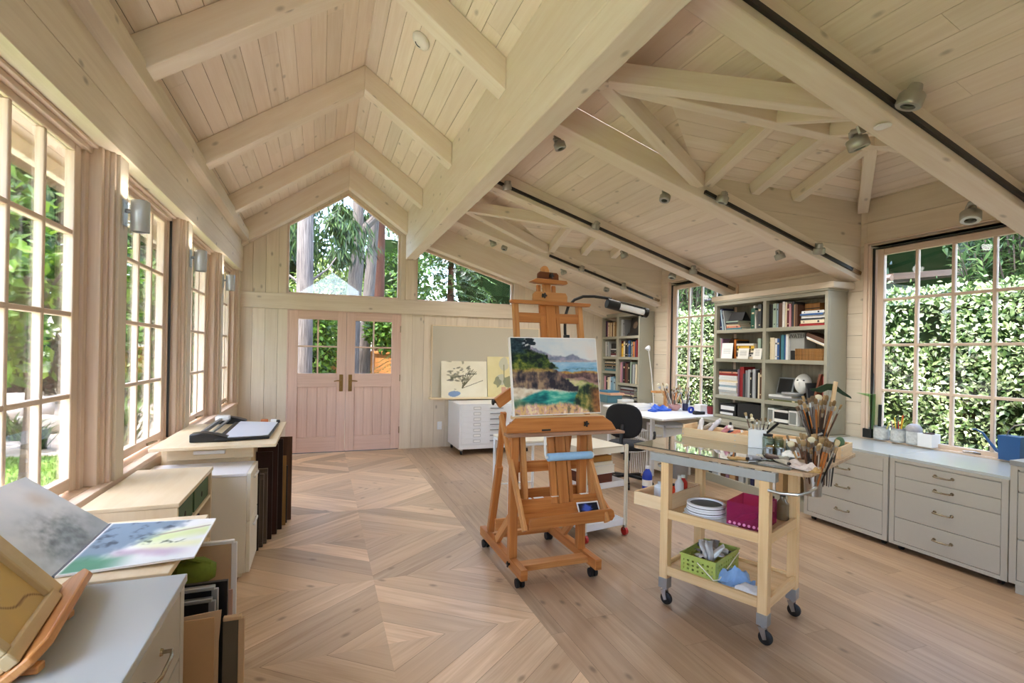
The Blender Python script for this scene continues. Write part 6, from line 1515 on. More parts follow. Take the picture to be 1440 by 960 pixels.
m = MB(); m.prism([(4.955, 3.30, 1.19), (4.955, 3.49, 1.19), (4.955, 3.36, 1.16), (4.955, 3.33, .78), (4.955, 3.31, .78)], (.003, 0, 0), (0, 0, 1)); m.build('set_square', glass_mat('green_acrylic', (206, 240, 206), .1), label='translucent green drafting template leaning on the window casing', cat='template')
stick('dark_stick', 'dark square stick standing in the first printed tin can', 'stick', (4.99, 3.285, SZ + .01), (5.0, 3.285, 1.09), .01, M_['black'], (.028, .012))
PC = [((190, 30, 36), 'red pencil'), ((232, 190, 40), 'yellow marker'), ((214, 120, 40), 'orange marker'), ((90, 96, 110), 'grey pen'), ((40, 40, 44), 'black marker'), ((150, 60, 50), 'brick red pencil'), ((120, 126, 136), 'steel pen'), ((226, 200, 60), 'bright yellow pencil'), ((70, 72, 84), 'slate pen'), ((196, 150, 130), 'tan pencil')]
for i, (c, nm) in enumerate(PC):
    a = i * 2.399; q = .03 * math.sqrt((i + .5) / len(PC))
    stick('pen', nm + ' standing in the middle tin can on the sill', 'pen', (SX + q * .5 * math.cos(a), 3.11 + q * .5 * math.sin(a), SZ + .01), (SX + q * 1.6 * math.cos(a) - .01, 3.11 + q * 2.6 * math.sin(a), SZ + .19 + .03 * (i % 3)), .0055, mk('pen_%d' % i, c, .4))
for i, (dx, dy, c, nm) in enumerate(((-.02, .05, (26, 26, 28), 'black brush handle leaning left out of the first tin can'), (-.03, -.06, (220, 216, 120), 'pale yellow strip hanging over the first tin can'), (.0, -.03, (196, 40, 50), 'red strip over the edge of the first tin can'))):
    stick('pen', nm, 'pen', (SX, 3.245, SZ + .02), (SX + dx, 3.23 + dy, SZ + .20 - .03 * i), .006, mk('pen_b_%d' % i, c, .5))
# watering can
BLU = mk('blue_enamel', (40, 84, 136), .35)
r = thing('watering_can', 'blue metal watering can with a long spout on the right window sill', 'watering can', (4.985, 2.29, SZ)); m = MB()
m.prism([(4.93, 2.215, SZ), (5.05, 2.215, SZ), (5.05, 2.355, SZ), (4.93, 2.355, SZ)], (0, 0, .002)); bx = [(4.93, 2.355), (4.93, 2.215), (5.05, 2.215), (5.05, 2.355)]
m.hexa([(4.935, 2.22, SZ), (5.045, 2.22, SZ), (5.045, 2.35, SZ), (4.935, 2.35, SZ), (4.93, 2.215, SZ + .185), (5.05, 2.215, SZ + .185), (5.05, 2.355, SZ + .185), (4.93, 2.355, SZ + .185)]); m.build('body', BLU, r, bevel=.012, seg=3)
m = MB(); m.tube([(4.99, 2.345, SZ + .04), (4.99, 2.385, SZ + .055), (4.99, 2.43, SZ + .11), (4.985, 2.475, SZ + .18), (4.98, 2.52, SZ + .205), (4.98, 2.545, SZ + .20)], [.013, .012, .010, .008, .0065, .006], 12); m.build('spout', BLU, r)
m = MB(); m.tube([(4.99, 2.325, SZ + .185), (4.99, 2.315, SZ + .22), (4.99, 2.28, SZ + .265), (4.99, 2.22, SZ + .285), (4.99, 2.165, SZ + .26), (4.99, 2.16, SZ + .19), (4.99, 2.205, SZ + .06)], .005, 8); m.build('handle', M_['nickel'], r)

# ================================================================== BOOKCASES
SG = M_['sage']
def bookcase(lab, ya, yb, shelves, divs, x0=4.71, x1=4.985, zt=2.20, zb=.757, bz=None):
    """shelves: list per column of shelf-top heights; divs: (y0,y1)"""
    r = thing('bookcase', lab, 'bookcase', ((x0 + x1) / 2, (ya + yb) / 2, zb))
    for y0, y1 in ((ya, ya + .035), (yb - .035, yb)):
        m = MB(); m.box(x0, y0, zb, x1, y1, zt); sp = m.build('side_panel', SG, r, bevel=.003)
    m = MB(); m.box(x0 + .03, ya - .004, zb + .06, x1 - .05, ya + .001, zt - .06); m.build('panel_inset', SG, sp, bevel=.002)
    m = MB(); m.box(x0, divs[0], zb, x1 - .012, divs[1], zt - .04); m.build('divider', SG, r, bevel=.003)
    m = MB(); m.box(x0, ya + .035, zt - .04, x1, yb - .035, zt); m.box(x0 - .012, ya - .008, zt, x1, yb + .008, zt + .022); m.build('top', SG, r, bevel=.003)
    m = MB(); n = 8; w = (yb - ya - .07) / n
    for k in range(n): m.box(x1 - .012, ya + .035 + k * w + .0006, zb, x1, ya + .035 + (k + 1) * w - .0006, zt - .04)
    m.build('back_panel', M_['sageback'], r)
    for col, (y0, y1) in enumerate(((divs[1], yb - .035), (ya + .035, divs[0]))):
        for z in shelves[col]:
            m = MB(); m.box(x0 + .002, y0, z - .042, x1 - .012, y1, z); m.build('shelf', SG, r, bevel=.003)
        m = MB(); m.box(x0 + .002, y0, zb, x1 - .012, y1, zb + .035); m.build('base_shelf', SG, r, bevel=.003)
    return r
bookcase('wide sage bookcase between the two right windows', 3.615, 5.165, [(1.855, 1.498, 1.04), (1.855, 1.498, 1.04)], (4.365, 4.41))
bookcase('narrow sage bookcase in the far right corner', 6.80, 7.94, [(1.833, 1.486, 1.235, .80), (1.833, 1.486, 1.052, .80)], (7.40, 7.468))
# books
CN = {}
def cmat(name, c):
    if name not in CN: CN[name] = mk('cover_' + name.replace(' ', '_'), c, .5, noise=.12, nscale=60)
    return CN[name]
COL = dict(navy=(36, 40, 76), black=(24, 24, 26), white=(224, 224, 222), cream=(222, 208, 178), teal=(60, 118, 132), blue=(52, 92, 148), skyblue=(132, 172, 198), red=(150, 36, 38), maroon=(96, 30, 38), brown=(92, 62, 46), tan=(176, 142, 100), grey=(128, 130, 132), charcoal=(58, 60, 64), green=(28, 84, 66), olive=(96, 100, 62), pink=(206, 150, 160), mauve=(140, 108, 130), purple=(74, 44, 84), orange=(206, 120, 44), yellow=(224, 180, 58), paleblue=(164, 186, 200), silver=(170, 174, 176), palegreen=(158, 178, 160), salmon=(214, 142, 116))
NMC = dict(skyblue='sky blue', paleblue='pale blue', palegreen='pale green')
def book_mesh(m, th, h, d, hard=.003):
    """local: x depth (spine at 0 going +x), y thickness (0..th), z height"""
    m.box(0, 0, 0, hard, th, h, 0); m.box(hard, 0, 0, d, hard, h, 0); m.box(hard, th - hard, 0, d, th, h, 0)
    m.box(hard, hard, .004, d - .004, th - hard, h - .004, 1)
    if th > .016 and random.random() < .4: m.box(-.0006, th * .2, h * .72, .0005, th * .8, h * .8, 2); m.box(-.0006, th * .3, h * .12, .0005, th * .7, h * .16, 2)
BAND = {True: mk('gilt_band', (214, 200, 160), .5), False: mk('ink_band', (52, 50, 54), .5)}
def upright(cell, y, z, specs, where, group, x0=4.745, d=.2):
    """specs left to right = decreasing y"""
    n = len(specs)
    for i, s in enumerate(specs):
        cname, th, h = s[:3]; lean = math.radians(s[3]) if len(s) > 3 else 0
        c = COL[cname]
        if lean: y -= abs(math.sin(lean)) * h if lean < 0 else 0
        M = T(x0 + random.uniform(0, .018), y - th, z + .0005) 
        if lean > 0: M = T(x0 + .01, y - th, z + .0005 + 0) @ T(0, th, 0) @ RX(-lean) @ T(0, -th, 0) @ T(0, -math.sin(lean) * 0, 0)
        m = MB(); m.M = None; book_mesh(m, th, h, d * random.uniform(.85, 1))
        dark = sum(c) < 330
        hs = 'thick' if th > .035 else ('slim' if th < .016 else 'medium')
        lab = '%s %s book standing %s from left, %s' % (hs, NMC.get(cname, cname), ORD[i], where)
        pts = [M @ V(p) for p in m.v]; zmin = min(p.z for p in pts)
        m.v = [tuple(p + V((0, 0, z + .0006 - zmin))) for p in pts]
        m.build('book', [cmat(cname, c), M_['pages'], BAND[dark]], label=lab, cat='book', group=group, smooth=False)
        if lean > 0: y -= th + math.sin(lean) * h * .45 + .004
        elif lean < 0: y -= th + .004
        else: y -= th + random.uniform(.0008, .003)
    return y
def flatpile(y, z, specs, where, group, x0=4.74, w=.26):
    for i, s in enumerate(specs):
        cname, th = s[:2]; L = s[2] if len(s) > 2 else w; dy = s[3] if len(s) > 3 else 0
        c = COL[cname]; m = MB(); book_mesh(m, th, L, .2 * random.uniform(.9, 1.05))
        a = random.uniform(-.05, .05); M = T(x0 + random.uniform(0, .015), y + dy + random.uniform(-.006, .006), z + .0005) @ RZ(a) @ RX(PI / 2)
        m.v = [tuple(M @ V(p)) for p in m.v]; zmin = min(p[2] for p in m.v); m.v = [(p[0], p[1], p[2] - zmin + z + .0005) for p in m.v]
        m.build('book', [cmat(cname, c), M_['pages'], BAND[sum(c) < 330]], label='%s book lying %s from bottom, %s' % (NMC.get(cname, cname), ORD[i], where), cat='book', group=group, smooth=False)
        z += th + .0008
    return z
W1, W2, W3s = 'top left shelf, wide bookcase', 'second left shelf, wide bookcase', 'third left shelf, wide bookcase'
G1 = 'books on the top left shelf of the wide bookcase'
upright(0, 5.125, 1.8555, [('navy', .045, .275), ('paleblue', .022, .26, 10), ('silver', .016, .25, 12)], W1, G1)
zt_ = flatpile(5.005, 1.8555, [('teal', .02, .25), ('salmon', .026, .22), ('cream', .022, .21), ('charcoal', .02, .2), ('palegreen', .014, .2)], W1, G1, w=.22)
m = MB(); m.hexa([(4.76, 4.99, zt_ + .002), (4.90, 4.99, zt_ + .002), (4.90, 4.76, zt_ + .002), (4.76, 4.76, zt_ + .002), (4.79, 4.96, zt_ + .115), (4.80, 4.96, zt_ + .115), (4.80, 4.745, zt_ + .105), (4.79, 4.745, zt_ + .105)]); m.build('photo_album', M_['black'], label='black album leaning on top of the pile, top left shelf of the wide bookcase', cat='album', bevel=.002)
upright(0, 4.62, 1.8555, [('green', .055, .24), ('white', .02, .27, 6), ('charcoal', .05, .28)], 'right part of top left shelf, wide bookcase', G1)
G2 = 'things on the second left shelf of the wide bookcase'
upright(0, 5.122, 1.4985, [('palegreen', .018, .26), ('pink', .022, .25), ('mauve', .02, .25)], W2, G2)
m = MB(); m.prism([(4.80, 5.02, 1.499), (4.80, 4.92, 1.499), (4.80, 4.91, 1.70), (4.80, 4.94, 1.75), (4.80, 4.98, 1.75), (4.80, 5.02, 1.70)], (.08, 0, 0)); m.build('carved_block', M_['darkwood'], label='dark carved wooden block behind the white card on the second left shelf', cat='ornament', bevel=.006)
upright(0, 4.88, 1.4985, [('orange', .03, .235), ('black', .02, .22)], 'middle of second left shelf, wide bookcase', G2)
zt_ = flatpile(4.82, 1.4985, [('cream', .024), ('white', .03), ('grey', .022), ('cream', .02), ('olive', .022), ('yellow', .036), ('white', .024)], W2, G2, w=.27)
upright(0, 4.53, 1.4985, [('brown', .022, .2), ('palegreen', .04, .24)], 'right end of second left shelf, wide bookcase', G2)
for k, (y0, y1, h, lab) in enumerate(((5.05, 4.87, .19, 'tall white card propped at the front of the second left shelf'), (4.78, 4.62, .125, 'small cream card propped against the yellow pile on the second left shelf'), (4.55, 4.43, .125, 'cream card propped at the right end of the second left shelf'))):
    r = thing('greeting_card', lab, 'card', (4.725, (y0 + y1) / 2, 1.499)); m = MB(); m.hexa([(4.716, y0, 1.499), (4.719, y0, 1.499), (4.719, y1, 1.499), (4.716, y1, 1.499), (4.733, y0, 1.499 + h), (4.736, y0, 1.499 + h), (4.736, y1, 1.499 + h), (4.733, y1, 1.499 + h)]); m.build('card', M_['paper'] if k == 0 else M_['offwhite'], r)
    m = MB(); 
    for j in range(3 + k): t = .35 + .12 * j; m.box(4.7155 + .017 * t, y0 - .03, 1.499 + h * t, 4.7165 + .017 * t, y1 + .03, 1.499 + h * t + .003)
    m.build('print_lines', BAND[False], r, smooth=False)
G3 = 'books on the third left shelf of the wide bookcase'
flatpile(5.11, 1.0405, [('white', .034), ('silver', .03), ('white', .032), ('paleblue', .028), ('white', .034), ('cream', .026), ('white', .03), ('white', .024), ('red', .03), ('salmon', .018), ('black', .026)], W3s, G3, w=.30)
upright(0, 4.80, 1.0405, [('mauve', .014, .33), ('red', .06, .36), ('charcoal', .026, .28), ('grey', .03, .32), ('silver', .045, .33), ('black', .024, .30), ('charcoal', .014, .24), ('silver', .034, .34), ('black', .03, .33), ('cream', .02, .3), ('brown', .026, .35), ('tan', .02, .3)], W3s, G3)
# bottom left bay: printer and black case
r = thing('printer', 'black printer with a white front on the bottom left shelf of the wide bookcase', 'printer', (4.84, 4.95, .793)); m = MB(); m.box(4.74, 4.82, .793, 4.95, 5.09, .935); m.build('body', M_['black'], r, bevel=.006)
m = MB(); m.box(4.735, 4.84, .86, 4.742, 5.06, .91); m.box(4.735, 4.86, .80, 4.742, 5.07, .828); m.build('front_panel', M_['white'], r, bevel=.002)
m = MB(); m.box(4.74, 4.43, .793, 4.96, 4.79, .97); m.box(4.736, 4.45, .80, 4.742, 4.77, .96); m.build('speaker_case', M_['black'], label='big black case filling the bottom left bay of the wide bookcase', cat='case', bevel=.005)
# right column
V1 = 'top right shelf, wide bookcase'; H1 = 'books on the top right shelf of the wide bookcase'
upright(0, 4.355, 1.8555, [('black', .05, .265), ('palegreen', .042, .27), ('paleblue', .018, .265), ('black', .012, .26), ('brown', .045, .268), ('white', .03, .28), ('cream', .022, .27), ('maroon', .03, .25), ('pink', .016, .25), ('charcoal', .03, .27), ('tan', .022, .24), ('brown', .03, .235)], V1, H1)
r = thing('wooden_box', 'honey brown wooden box behind the books, top right shelf of the wide bookcase', 'box', (4.88, 3.87, 1.856)); m = MB(); m.box(4.82, 3.79, 1.856, 4.97, 3.965, 2.10); m.build('box', wood('box_brown', (150, 104, 50), (112, 72, 32)), r, bevel=.003); m = MB(); m.box(4.818, 3.79, 2.04, 4.82, 3.965, 2.05); m.build('lid_line', M_['dark'], r)
flatpile(3.945, 1.8555, [('red', .026, .28), ('cream', .034, .27), ('charcoal', .02, .25, .0), ('white', .028, .27), ('blue', .018, .26), ('white', .028, .25)], V1, H1, x0=4.73)
V2 = 'second right shelf, wide bookcase'; H2 = 'books on the second right shelf of the wide bookcase'
upright(0, 4.355, 1.4985, [('olive', .02, .25), ('cream', .055, .245), ('white', .03, .235), ('blue', .03, .235), ('black', .014, .27), ('teal', .036, .275), ('blue', .02, .27), ('white', .028, .28)], V2, H2)
r = thing('boxed_set', 'grey boxed set with large dark lettering on the second right shelf', 'box', (4.86, 4.02, 1.499)); m = MB(); m.box(4.78, 3.93, 1.499, 4.95, 4.105, 1.79); m.build('slip_case', mk('grey_card_case', (150, 152, 148), .6), r, bevel=.002)
fc = bpy.data.curves.new('title_lettering', 'FONT'); fc.body = 'WATER'; fc.size = .062; fc.extrude = .0008; fc.align_x = 'CENTER'; fc.materials.append(BAND[False]); tmp_ = bpy.data.objects.new('title_curve', fc); C.objects.link(tmp_)
bpy.context.view_layer.update(); me_ = bpy.data.meshes.new_from_object(tmp_.evaluated_get(bpy.context.evaluated_depsgraph_get())); bpy.data.objects.remove(tmp_); bpy.data.curves.remove(fc)
fo = bpy.data.objects.new('title_lettering', me_); C.objects.link(fo); fo.parent = r; WM[fo.name] = WM[r.name]
fo.matrix_basis = WM[r.name].inverted() @ (T(4.7785, 4.017, 1.735) @ Matrix(((0, 0, -1, 0), (-1, 0, 0, 0), (0, 1, 0, 0), (0, 0, 0, 1))))
m = MB(); m.box(4.776, 4.03, 1.499, 4.78, 4.09, 1.60); m.box(4.774, 3.96, 1.499, 4.78, 4.02, 1.62); m.build('dark_picture', M_['black'], r)
r = thing('wicker_basket', 'rectangular wicker basket on the second right shelf of the wide bookcase', 'basket', (4.83, 3.83, 1.499)); m = MB(); nr = 9
for k in range(nr):
    z = 1.503 + k * .0135; e = .003 * k / nr
    m.tube([(4.73 - e, 3.67, z), (4.73 - e, 3.99, z), (4.93 + e, 3.99, z), (4.93 + e, 3.67, z), (4.73 - e, 3.67, z)], .0068, 6)
for k in range(17): y = 3.68 + k * .0188; m.tube([(4.7235, y, 1.502), (4.7205, y, 1.62)], .004, 5)
m.box(4.735, 3.675, 1.499, 4.925, 3.985, 1.504); m.build('weave', wood('wicker', (172, 128, 74), (126, 86, 44), var=.2), r)
for i, (c, th, a, lab) in enumerate((('cream', .012, 0, 'cream notebook slanting across the wicker basket, lowest of three'), ('white', .016, 0, 'white notebook slanting across the wicker basket, middle of three'), ('brown', .05, 0, 'thick brown book slanting across the wicker basket, topmost'))):
    m = MB(); z0 = 1.636 + (.0, .014, .032)[i]; m.M = T(4.75, 3.88 + .005 * i, z0 + .085) @ RX(.38) ; book_mesh_ = MB(); m.box(0, -.22, 0, .18, 0, th * .85); m.build('book', [cmat(c, COL[c])], label=lab, cat='book', bevel=.002, group='books on the wicker basket')
V3 = 'third right shelf, wide bookcase'
flatpile(4.335, 1.0405, [('olive', .02, .42), ('grey', .022, .40), ('white', .022, .30), ], V3, 'flat books on the third right shelf', x0=4.725)
m = MB(); m.box(4.72, 3.84, 1.041, 4.92, 3.93, 1.058); m.build('book', [cmat('charcoal', COL['charcoal'])], label='charcoal slim book poking out right of the flat books, third right shelf', cat='book')
r = thing('tilted_picture', 'silver grey frame with a dark panel leaning at the left, third right shelf', 'frame', (4.86, 4.23, 1.107)); m = MB(); m.hexa([(4.84, 4.335, 1.108), (4.855, 4.335, 1.108), (4.855, 4.12, 1.108), (4.84, 4.12, 1.108), (4.89, 4.335, 1.30), (4.905, 4.335, 1.30), (4.905, 4.12, 1.30), (4.89, 4.12, 1.30)]); m.build('frame', M_['alu'], r, bevel=.003)
m = MB(); m.hexa([(4.842, 4.315, 1.125), (4.846, 4.315, 1.125), (4.846, 4.14, 1.125), (4.842, 4.14, 1.125), (4.8815, 4.315, 1.285), (4.885, 4.315, 1.285), (4.885, 4.14, 1.285), (4.8815, 4.14, 1.285)]); m.build('dark_panel', M_['black'], r)
m = MB(); m.lathe([(.09, 0), (.115, .006), (.12, .03), (.115, .036), (.0001, .04)], (4.83, 4.09, 1.1075), 28); m.build('round_tin', M_['galv'], label='flat round grey tin in front of the white mask', cat='tin')
# white mask
r = thing('plaster_mask', 'white plaster face mask on the third right shelf of the wide bookcase', 'mask', (4.80, 3.985, 1.15)); m = MB(); bmv = bmesh.new(); bmesh.ops.create_uvsphere(bmv, u_segments=32, v_segments=22, radius=1)
for v in bmv.verts:
    p = v.co.copy(); x, y, z = p; d = 1.0
    fx = max(0, -x)
    nose = math.exp(-((y / .13) ** 2 + ((z + .05) / .26) ** 2)) * .34 * (fx > .3) * (1 - .55 * max(0, z + .05) / .4 if z > -.05 else 1)
    eye = sum(math.exp(-(((y - s * .36) / .17) ** 2 + ((z - .22) / .10) ** 2)) for s in (-1, 1)) * .20 * (fx > .3)
    brow = math.exp(-((z - .42) / .10) ** 2) * .06 * (fx > .4); lips = math.exp(-((y / .26) ** 2 + ((z + .48) / .07) ** 2)) * .09 * (fx > .3); cheek = -math.exp(-((abs(y) - .55) ** 2 / .03 + (z + .25) ** 2 / .06)) * .05
    v.co = V((x * .055 if x > 0 else x * .075 - (nose - eye + brow + lips + cheek) * .075, y * .085 * (1 - .12 * max(0, -z)), z * .108))
RM = RZ(.25) @ RY(.25); m.add([RM @ v.co + V((4.84, 3.985, 1.245)) for v in bmv.verts], [[v.index for v in f.verts] for f in bmv.faces]); bmv.free(); m.build('face', mk('white_plaster', (222, 222, 218), .7), r, ang=80)
m = MB()
for s in (-1, 1): q = RM @ V((-.0615, s * .031, .024)) + V((4.84, 3.985, 1.245)); m.ball(q, 1, 12, 8, sc_=(.007, .014, .007))
m.build('eye_opening', M_['black'], r)
m = MB(); m.cyl((4.86, 3.985, 1.10), (4.86, 3.985, 1.18), .03, .02, 16); m.build('stand', M_['dark'], r)
upright(0, 3.86, 1.0405, [('charcoal', .018, .22, 8)], 'right end of third right shelf', 'books at the right end of the third right shelf')
m = MB(); m.hexa([(4.74, 3.80, 1.041), (4.94, 3.80, 1.041), (4.94, 3.775, 1.041), (4.74, 3.775, 1.041), (4.74, 3.725, 1.36), (4.94, 3.725, 1.36), (4.94, 3.70, 1.36), (4.74, 3.70, 1.36)]); m.build('framed_picture', wood('frame_red_brown', (150, 92, 66), (104, 60, 42)), label='red brown frame leaning at the right end of the third right shelf', cat='frame', bevel=.003)
m = MB(); book_mesh(m, .03, .30, .2); m.v = [(p[0] + 4.745, p[1] + 3.655, p[2] + 1.0405) for p in m.v]; m.build('book', [cmat('red', COL['red']), M_['pages'], BAND[True]], label='red book standing against the right side of the third right shelf', cat='book', smooth=False)
# stereo and electronics in the bottom right bay
r = thing('stereo', 'silver stereo with two square speakers, bottom right bay of the wide bookcase', 'stereo', (4.83, 4.16, .793)); m = MB(); m.box(4.75, 3.98, .80, 4.93, 4.345, .945); m.build('body', M_['black'], r, bevel=.004)
for y0, y1 in ((4.265, 4.35), (3.965, 4.075)):
    m = MB(); m.box(4.742, y0, .793, 4.94, y1, .952); sp = m.build('speaker', M_['offwhite'], r, bevel=.006); m = MB(); m.box(4.738, y0 + .014, .81, 4.743, y1 - .014, .935); m.build('grille', mk('grey_grille', (132, 134, 130), .7, noise=.3, nscale=300), sp)
m = MB(); m.box(4.742, 4.08, .81, 4.75, 4.26, .845); m.box(4.742, 4.08, .92, 4.75, 4.26, .945); m.build('control_strip', M_['silver'] if 'silver' in M_ else M_['offwhite'], r, bevel=.002)
r = thing('projector', 'black projector with a round lens beside the stereo', 'projector', (4.84, 3.80, .793)); m = MB(); m.box(4.76, 3.67, .793, 4.94, 3.92, .88); m.build('body', M_['black'], r, bevel=.012, seg=3)
m = MB(); m.lathe([(.024, 0), (.024, .02), (.016, .022), (.015, .01), (.0001, .009)], (0, 0, 0), 20, M=T(4.762, 3.76, .84) @ RY(-PI / 2)); m.build('lens', M_['steel'], r)
m = MB(); m.tube([(4.85, 3.72, .88), (4.84, 3.75, .93), (4.85, 3.82, .945), (4.86, 3.90, .90), (4.86, 3.93, .80)], .006, 8); m.build('cable', M_['black'], r)
# far bookcase contents
F1, F2 = 'narrow bookcase', 'narrow bookcase'
upright(0, 7.395, 1.8335, [('silver', .06, .28), ('grey', .05, .27, 4)], 'top right shelf, narrow bookcase', 'books in the narrow bookcase')
r = thing('framed_photograph', 'black framed picture leaning on the top right shelf of the narrow bookcase', 'frame', (4.80, 7.05, 1.885)); m = MB(); m.hexa([(4.78, 7.18, 1.885), (4.80, 7.18, 1.885), (4.80, 6.90, 1.885), (4.78, 6.90, 1.885), (4.83, 7.20, 2.13), (4.85, 7.20, 2.13), (4.85, 6.93, 2.13), (4.83, 6.93, 2.13)]); m.build('frame', M_['black'], r, bevel=.003)
m = MB(); m.M = Matrix.Identity(4); m.lathe([(.06, 0), (.0001, .003)], (0, 0, 0), 20, M=T(4.803, 7.05, 2.01) @ RY(-PI / 2 + .2)); m.build('portrait', mk('sepia_portrait', (120, 100, 82), .6, noise=.6, nscale=25), r)
m = MB(); m.box(4.74, 6.86, 1.834, 4.93, 7.20, 1.86); m.box(4.75, 6.88, 1.8605, 4.92, 7.18, 1.8845); m.build('book', [cmat('black', COL['black'])], label='two part black box set lying under the black framed picture', cat='book', bevel=.002)
upright(0, 7.395, 1.4865, [('maroon', .02, .27), ('yellow', .045, .22), ('cream', .045, .26), ('black', .07, .28), ('charcoal', .04, .24), ('blue', .045, .27, 3), ('olive', .03, .26), ('grey', .05, .24), ('orange', .03, .25), ('tan', .02, .24), ('purple', .035, .26), ('red', .03, .28)], 'second right shelf, narrow bookcase', 'books in the narrow bookcase')
upright(0, 7.395, 1.0525, [('pink', .04, .34), ('mauve', .04, .35), ('black', .06, .34), ('maroon', .03, .33), ('brown', .05, .32), ('black', .05, .33), ('palegreen', .045, .35), ('charcoal', .03, .31), ('silver', .05, .32), ('grey', .035, .33), ('cream', .04, .32)], 'third right shelf, narrow bookcase', 'books in the narrow bookcase')
flatpile(7.38, .8005, [('grey', .024, .44), ('charcoal', .022, .46), ('cream', .02, .45), ('mauve', .028, .40), ('grey', .026, .44), ('maroon', .024, .38), ('silver', .03, .4)], 'bottom right shelf, narrow bookcase', 'books in the narrow bookcase', w=.44)
upright(0, 7.90, 1.8335, [('purple', .035, .28), ('black', .02, .27), ('pink', .014, .26), ('black', .025, .27), ('cream', .035, .25), ('tan', .03, .25), ('cream', .03, .24), ('tan', .034, .25), ('brown', .02, .24), ('cream', .03, .245), ('tan', .03, .25)], 'top left shelf, narrow bookcase', 'books in the narrow bookcase')
upright(0, 7.88, 1.4865, [('white', .03, .26, 3), ('black', .02, .25), ('silver', .05, .26, 3)], 'second left shelf, narrow bookcase', 'books in the narrow bookcase')
flatpile(7.70, 1.4865, [('white', .024, .2), ('maroon', .03, .2), ('black', .03, .2), ('charcoal', .03, .2), ('white', .016, .2), ('black', .09, .19)], 'second left shelf, narrow bookcase', 'books in the narrow bookcase', w=.2)
flatpile(7.89, 1.2355, [('teal', .03, .34), ('grey', .03, .38), ('black', .026, .34), ('tan', .02, .39), ('charcoal', .028, .36), ('cream', .02, .38)], 'third left shelf, narrow bookcase', 'books in the narrow bookcase', w=.36)
upright(0, 7.90, .8005, [('pink', .04, .34), ('black', .07, .33), ('cream', .05, .32), ('white', .035, .33), ('skyblue', .05, .33), ('skyblue', .04, .34), ('paleblue', .05, .31)], 'bottom left shelf, narrow bookcase', 'books in the narrow bookcase')

# low unit under the wide bookcase with canvases filed upright
r = thing('canvas_rack', 'low sage rack of upright canvases under the wide bookcase', 'rack', (4.72, 4.36, 0)); m = MB(); x0 = 4.47
m.box(x0 - .02, 3.56, .715, 4.985, 5.17, .752); m.build('top', SG, r, bevel=.003)
for y in (3.56, 4.35, 5.14): m = MB(); m.box(x0, y, 0, 4.985, y + .03, .715); m.build('side_panel', SG, r, bevel=.002)
m = MB(); m.box(x0, 3.59, .0, 4.96, 4.35, .10); m.box(x0, 4.38, 0, 4.96, 5.14, .10); m.build('base', SG, r, bevel=.002)
m = MB(); m.box(4.965, 3.59, .1, 4.985, 5.14, .715); m.build('back', SG, r)
cc = [('white', 'white'), ('tan', 'tan'), ('charcoal', 'charcoal'), ('silver', 'pale grey'), ('white', 'bright white'), ('brown', 'brown'), ('mauve', 'mauve grey'), ('tan', 'honey tan'), ('brown', 'dark brown'), ('silver', 'grey'), ('navy', 'navy'), ('cream', 'cream'), ('brown', 'chestnut'), ('charcoal', 'slate'), ('white', 'off white'), ('tan', 'kraft')]
y = 5.10
for i, (cn, nm) in enumerate(cc):
    th = (.03, .07, .045, .085)[i % 4]; h = random.uniform(.42, .58)
    if 4.33 < y and y - th < 4.40: y = 4.33
    if y - th < 3.6: break
    lean = .05
    m = MB(); m.hexa([(x0 + .02, y, .1005), (4.93, y, .1005), (4.93, y - th, .1005), (x0 + .02, y - th, .1005), (x0 + .02, y - lean * .0, .1005 + h), (4.93, y, .1005 + h), (4.93, y - th, .1005 + h), (x0 + .02, y - th, .1005 + h)])
    m.build('stored_canvas', cmat('canvas ' + nm, COL[cn]), label='%s canvas edge, %s from the left in the low sage rack' % (nm, ORD[i]), cat='canvas', group='canvases filed in the low rack'); y -= th + .012

# ================================================================== DESK CORNER
r = thing('corner_desk', 'white corner desk under the far right window', 'desk', (4.45, 5.9, 0)); DP = [(3.80, 5.47), (3.87, 5.07), (4.70, 5.215), (4.965, 5.215), (4.965, 6.77), (4.05, 6.77)]
m = MB(); m.prism([(x, y, .728) for x, y in DP], (0, 0, .024), (0, 1, 0)); m.build('desktop', M_['white'], r, bevel=.003)
for x, y in ((3.93, 5.36), (4.60, 5.26), (4.12, 6.68), (4.90, 6.68)): m = MB(); m.box(x - .022, y - .022, 0, x + .022, y + .022, .727); m.build('leg', M_['white'], r, bevel=.003)
m = MB(); m.bar((3.93, 5.36, .50), (4.60, 5.26, .50), .02, .03); m.bar((3.93, 5.36, .42), (4.12, 6.68, .42), .02, .03); m.build('stretcher', M_['white'], r)
r = thing('side_counter', 'greige counter under the narrow far bookcase', 'counter', (4.6, 7.36, 0)); m = MB(); m.box(4.30, 6.80, 0, 4.98, 7.93, .73); m.build('body', GR, r, bevel=.003); m = MB(); m.box(4.28, 6.785, .731, 4.985, 7.94, .755); m.build('top', GT, r, bevel=.003)
r = thing('drawer_trolley', 'beige drawer unit in a white frame under the desk', 'drawer unit', (4.25, 5.42, 0)); m = MB(); m.box(4.06, 5.28, .05, 4.42, 5.60, .60); m.build('body', M_['cream'], r, bevel=.003)
m = MB(); 
for x in (4.045, 4.435): 
    for y in (5.265, 5.615): m.box(x - .012, y - .012, 0, x + .012, y + .012, .64)
m.box(4.033, 5.253, .61, 4.447, 5.627, .64); m.build('frame', M_['white'], r, bevel=.002)
for k in range(3): m = MB(); m.box(4.07, 5.272, .08 + k * .175, 4.41, 5.28, .24 + k * .175); m.build('drawer', M_['offwhite'], r, bevel=.002)
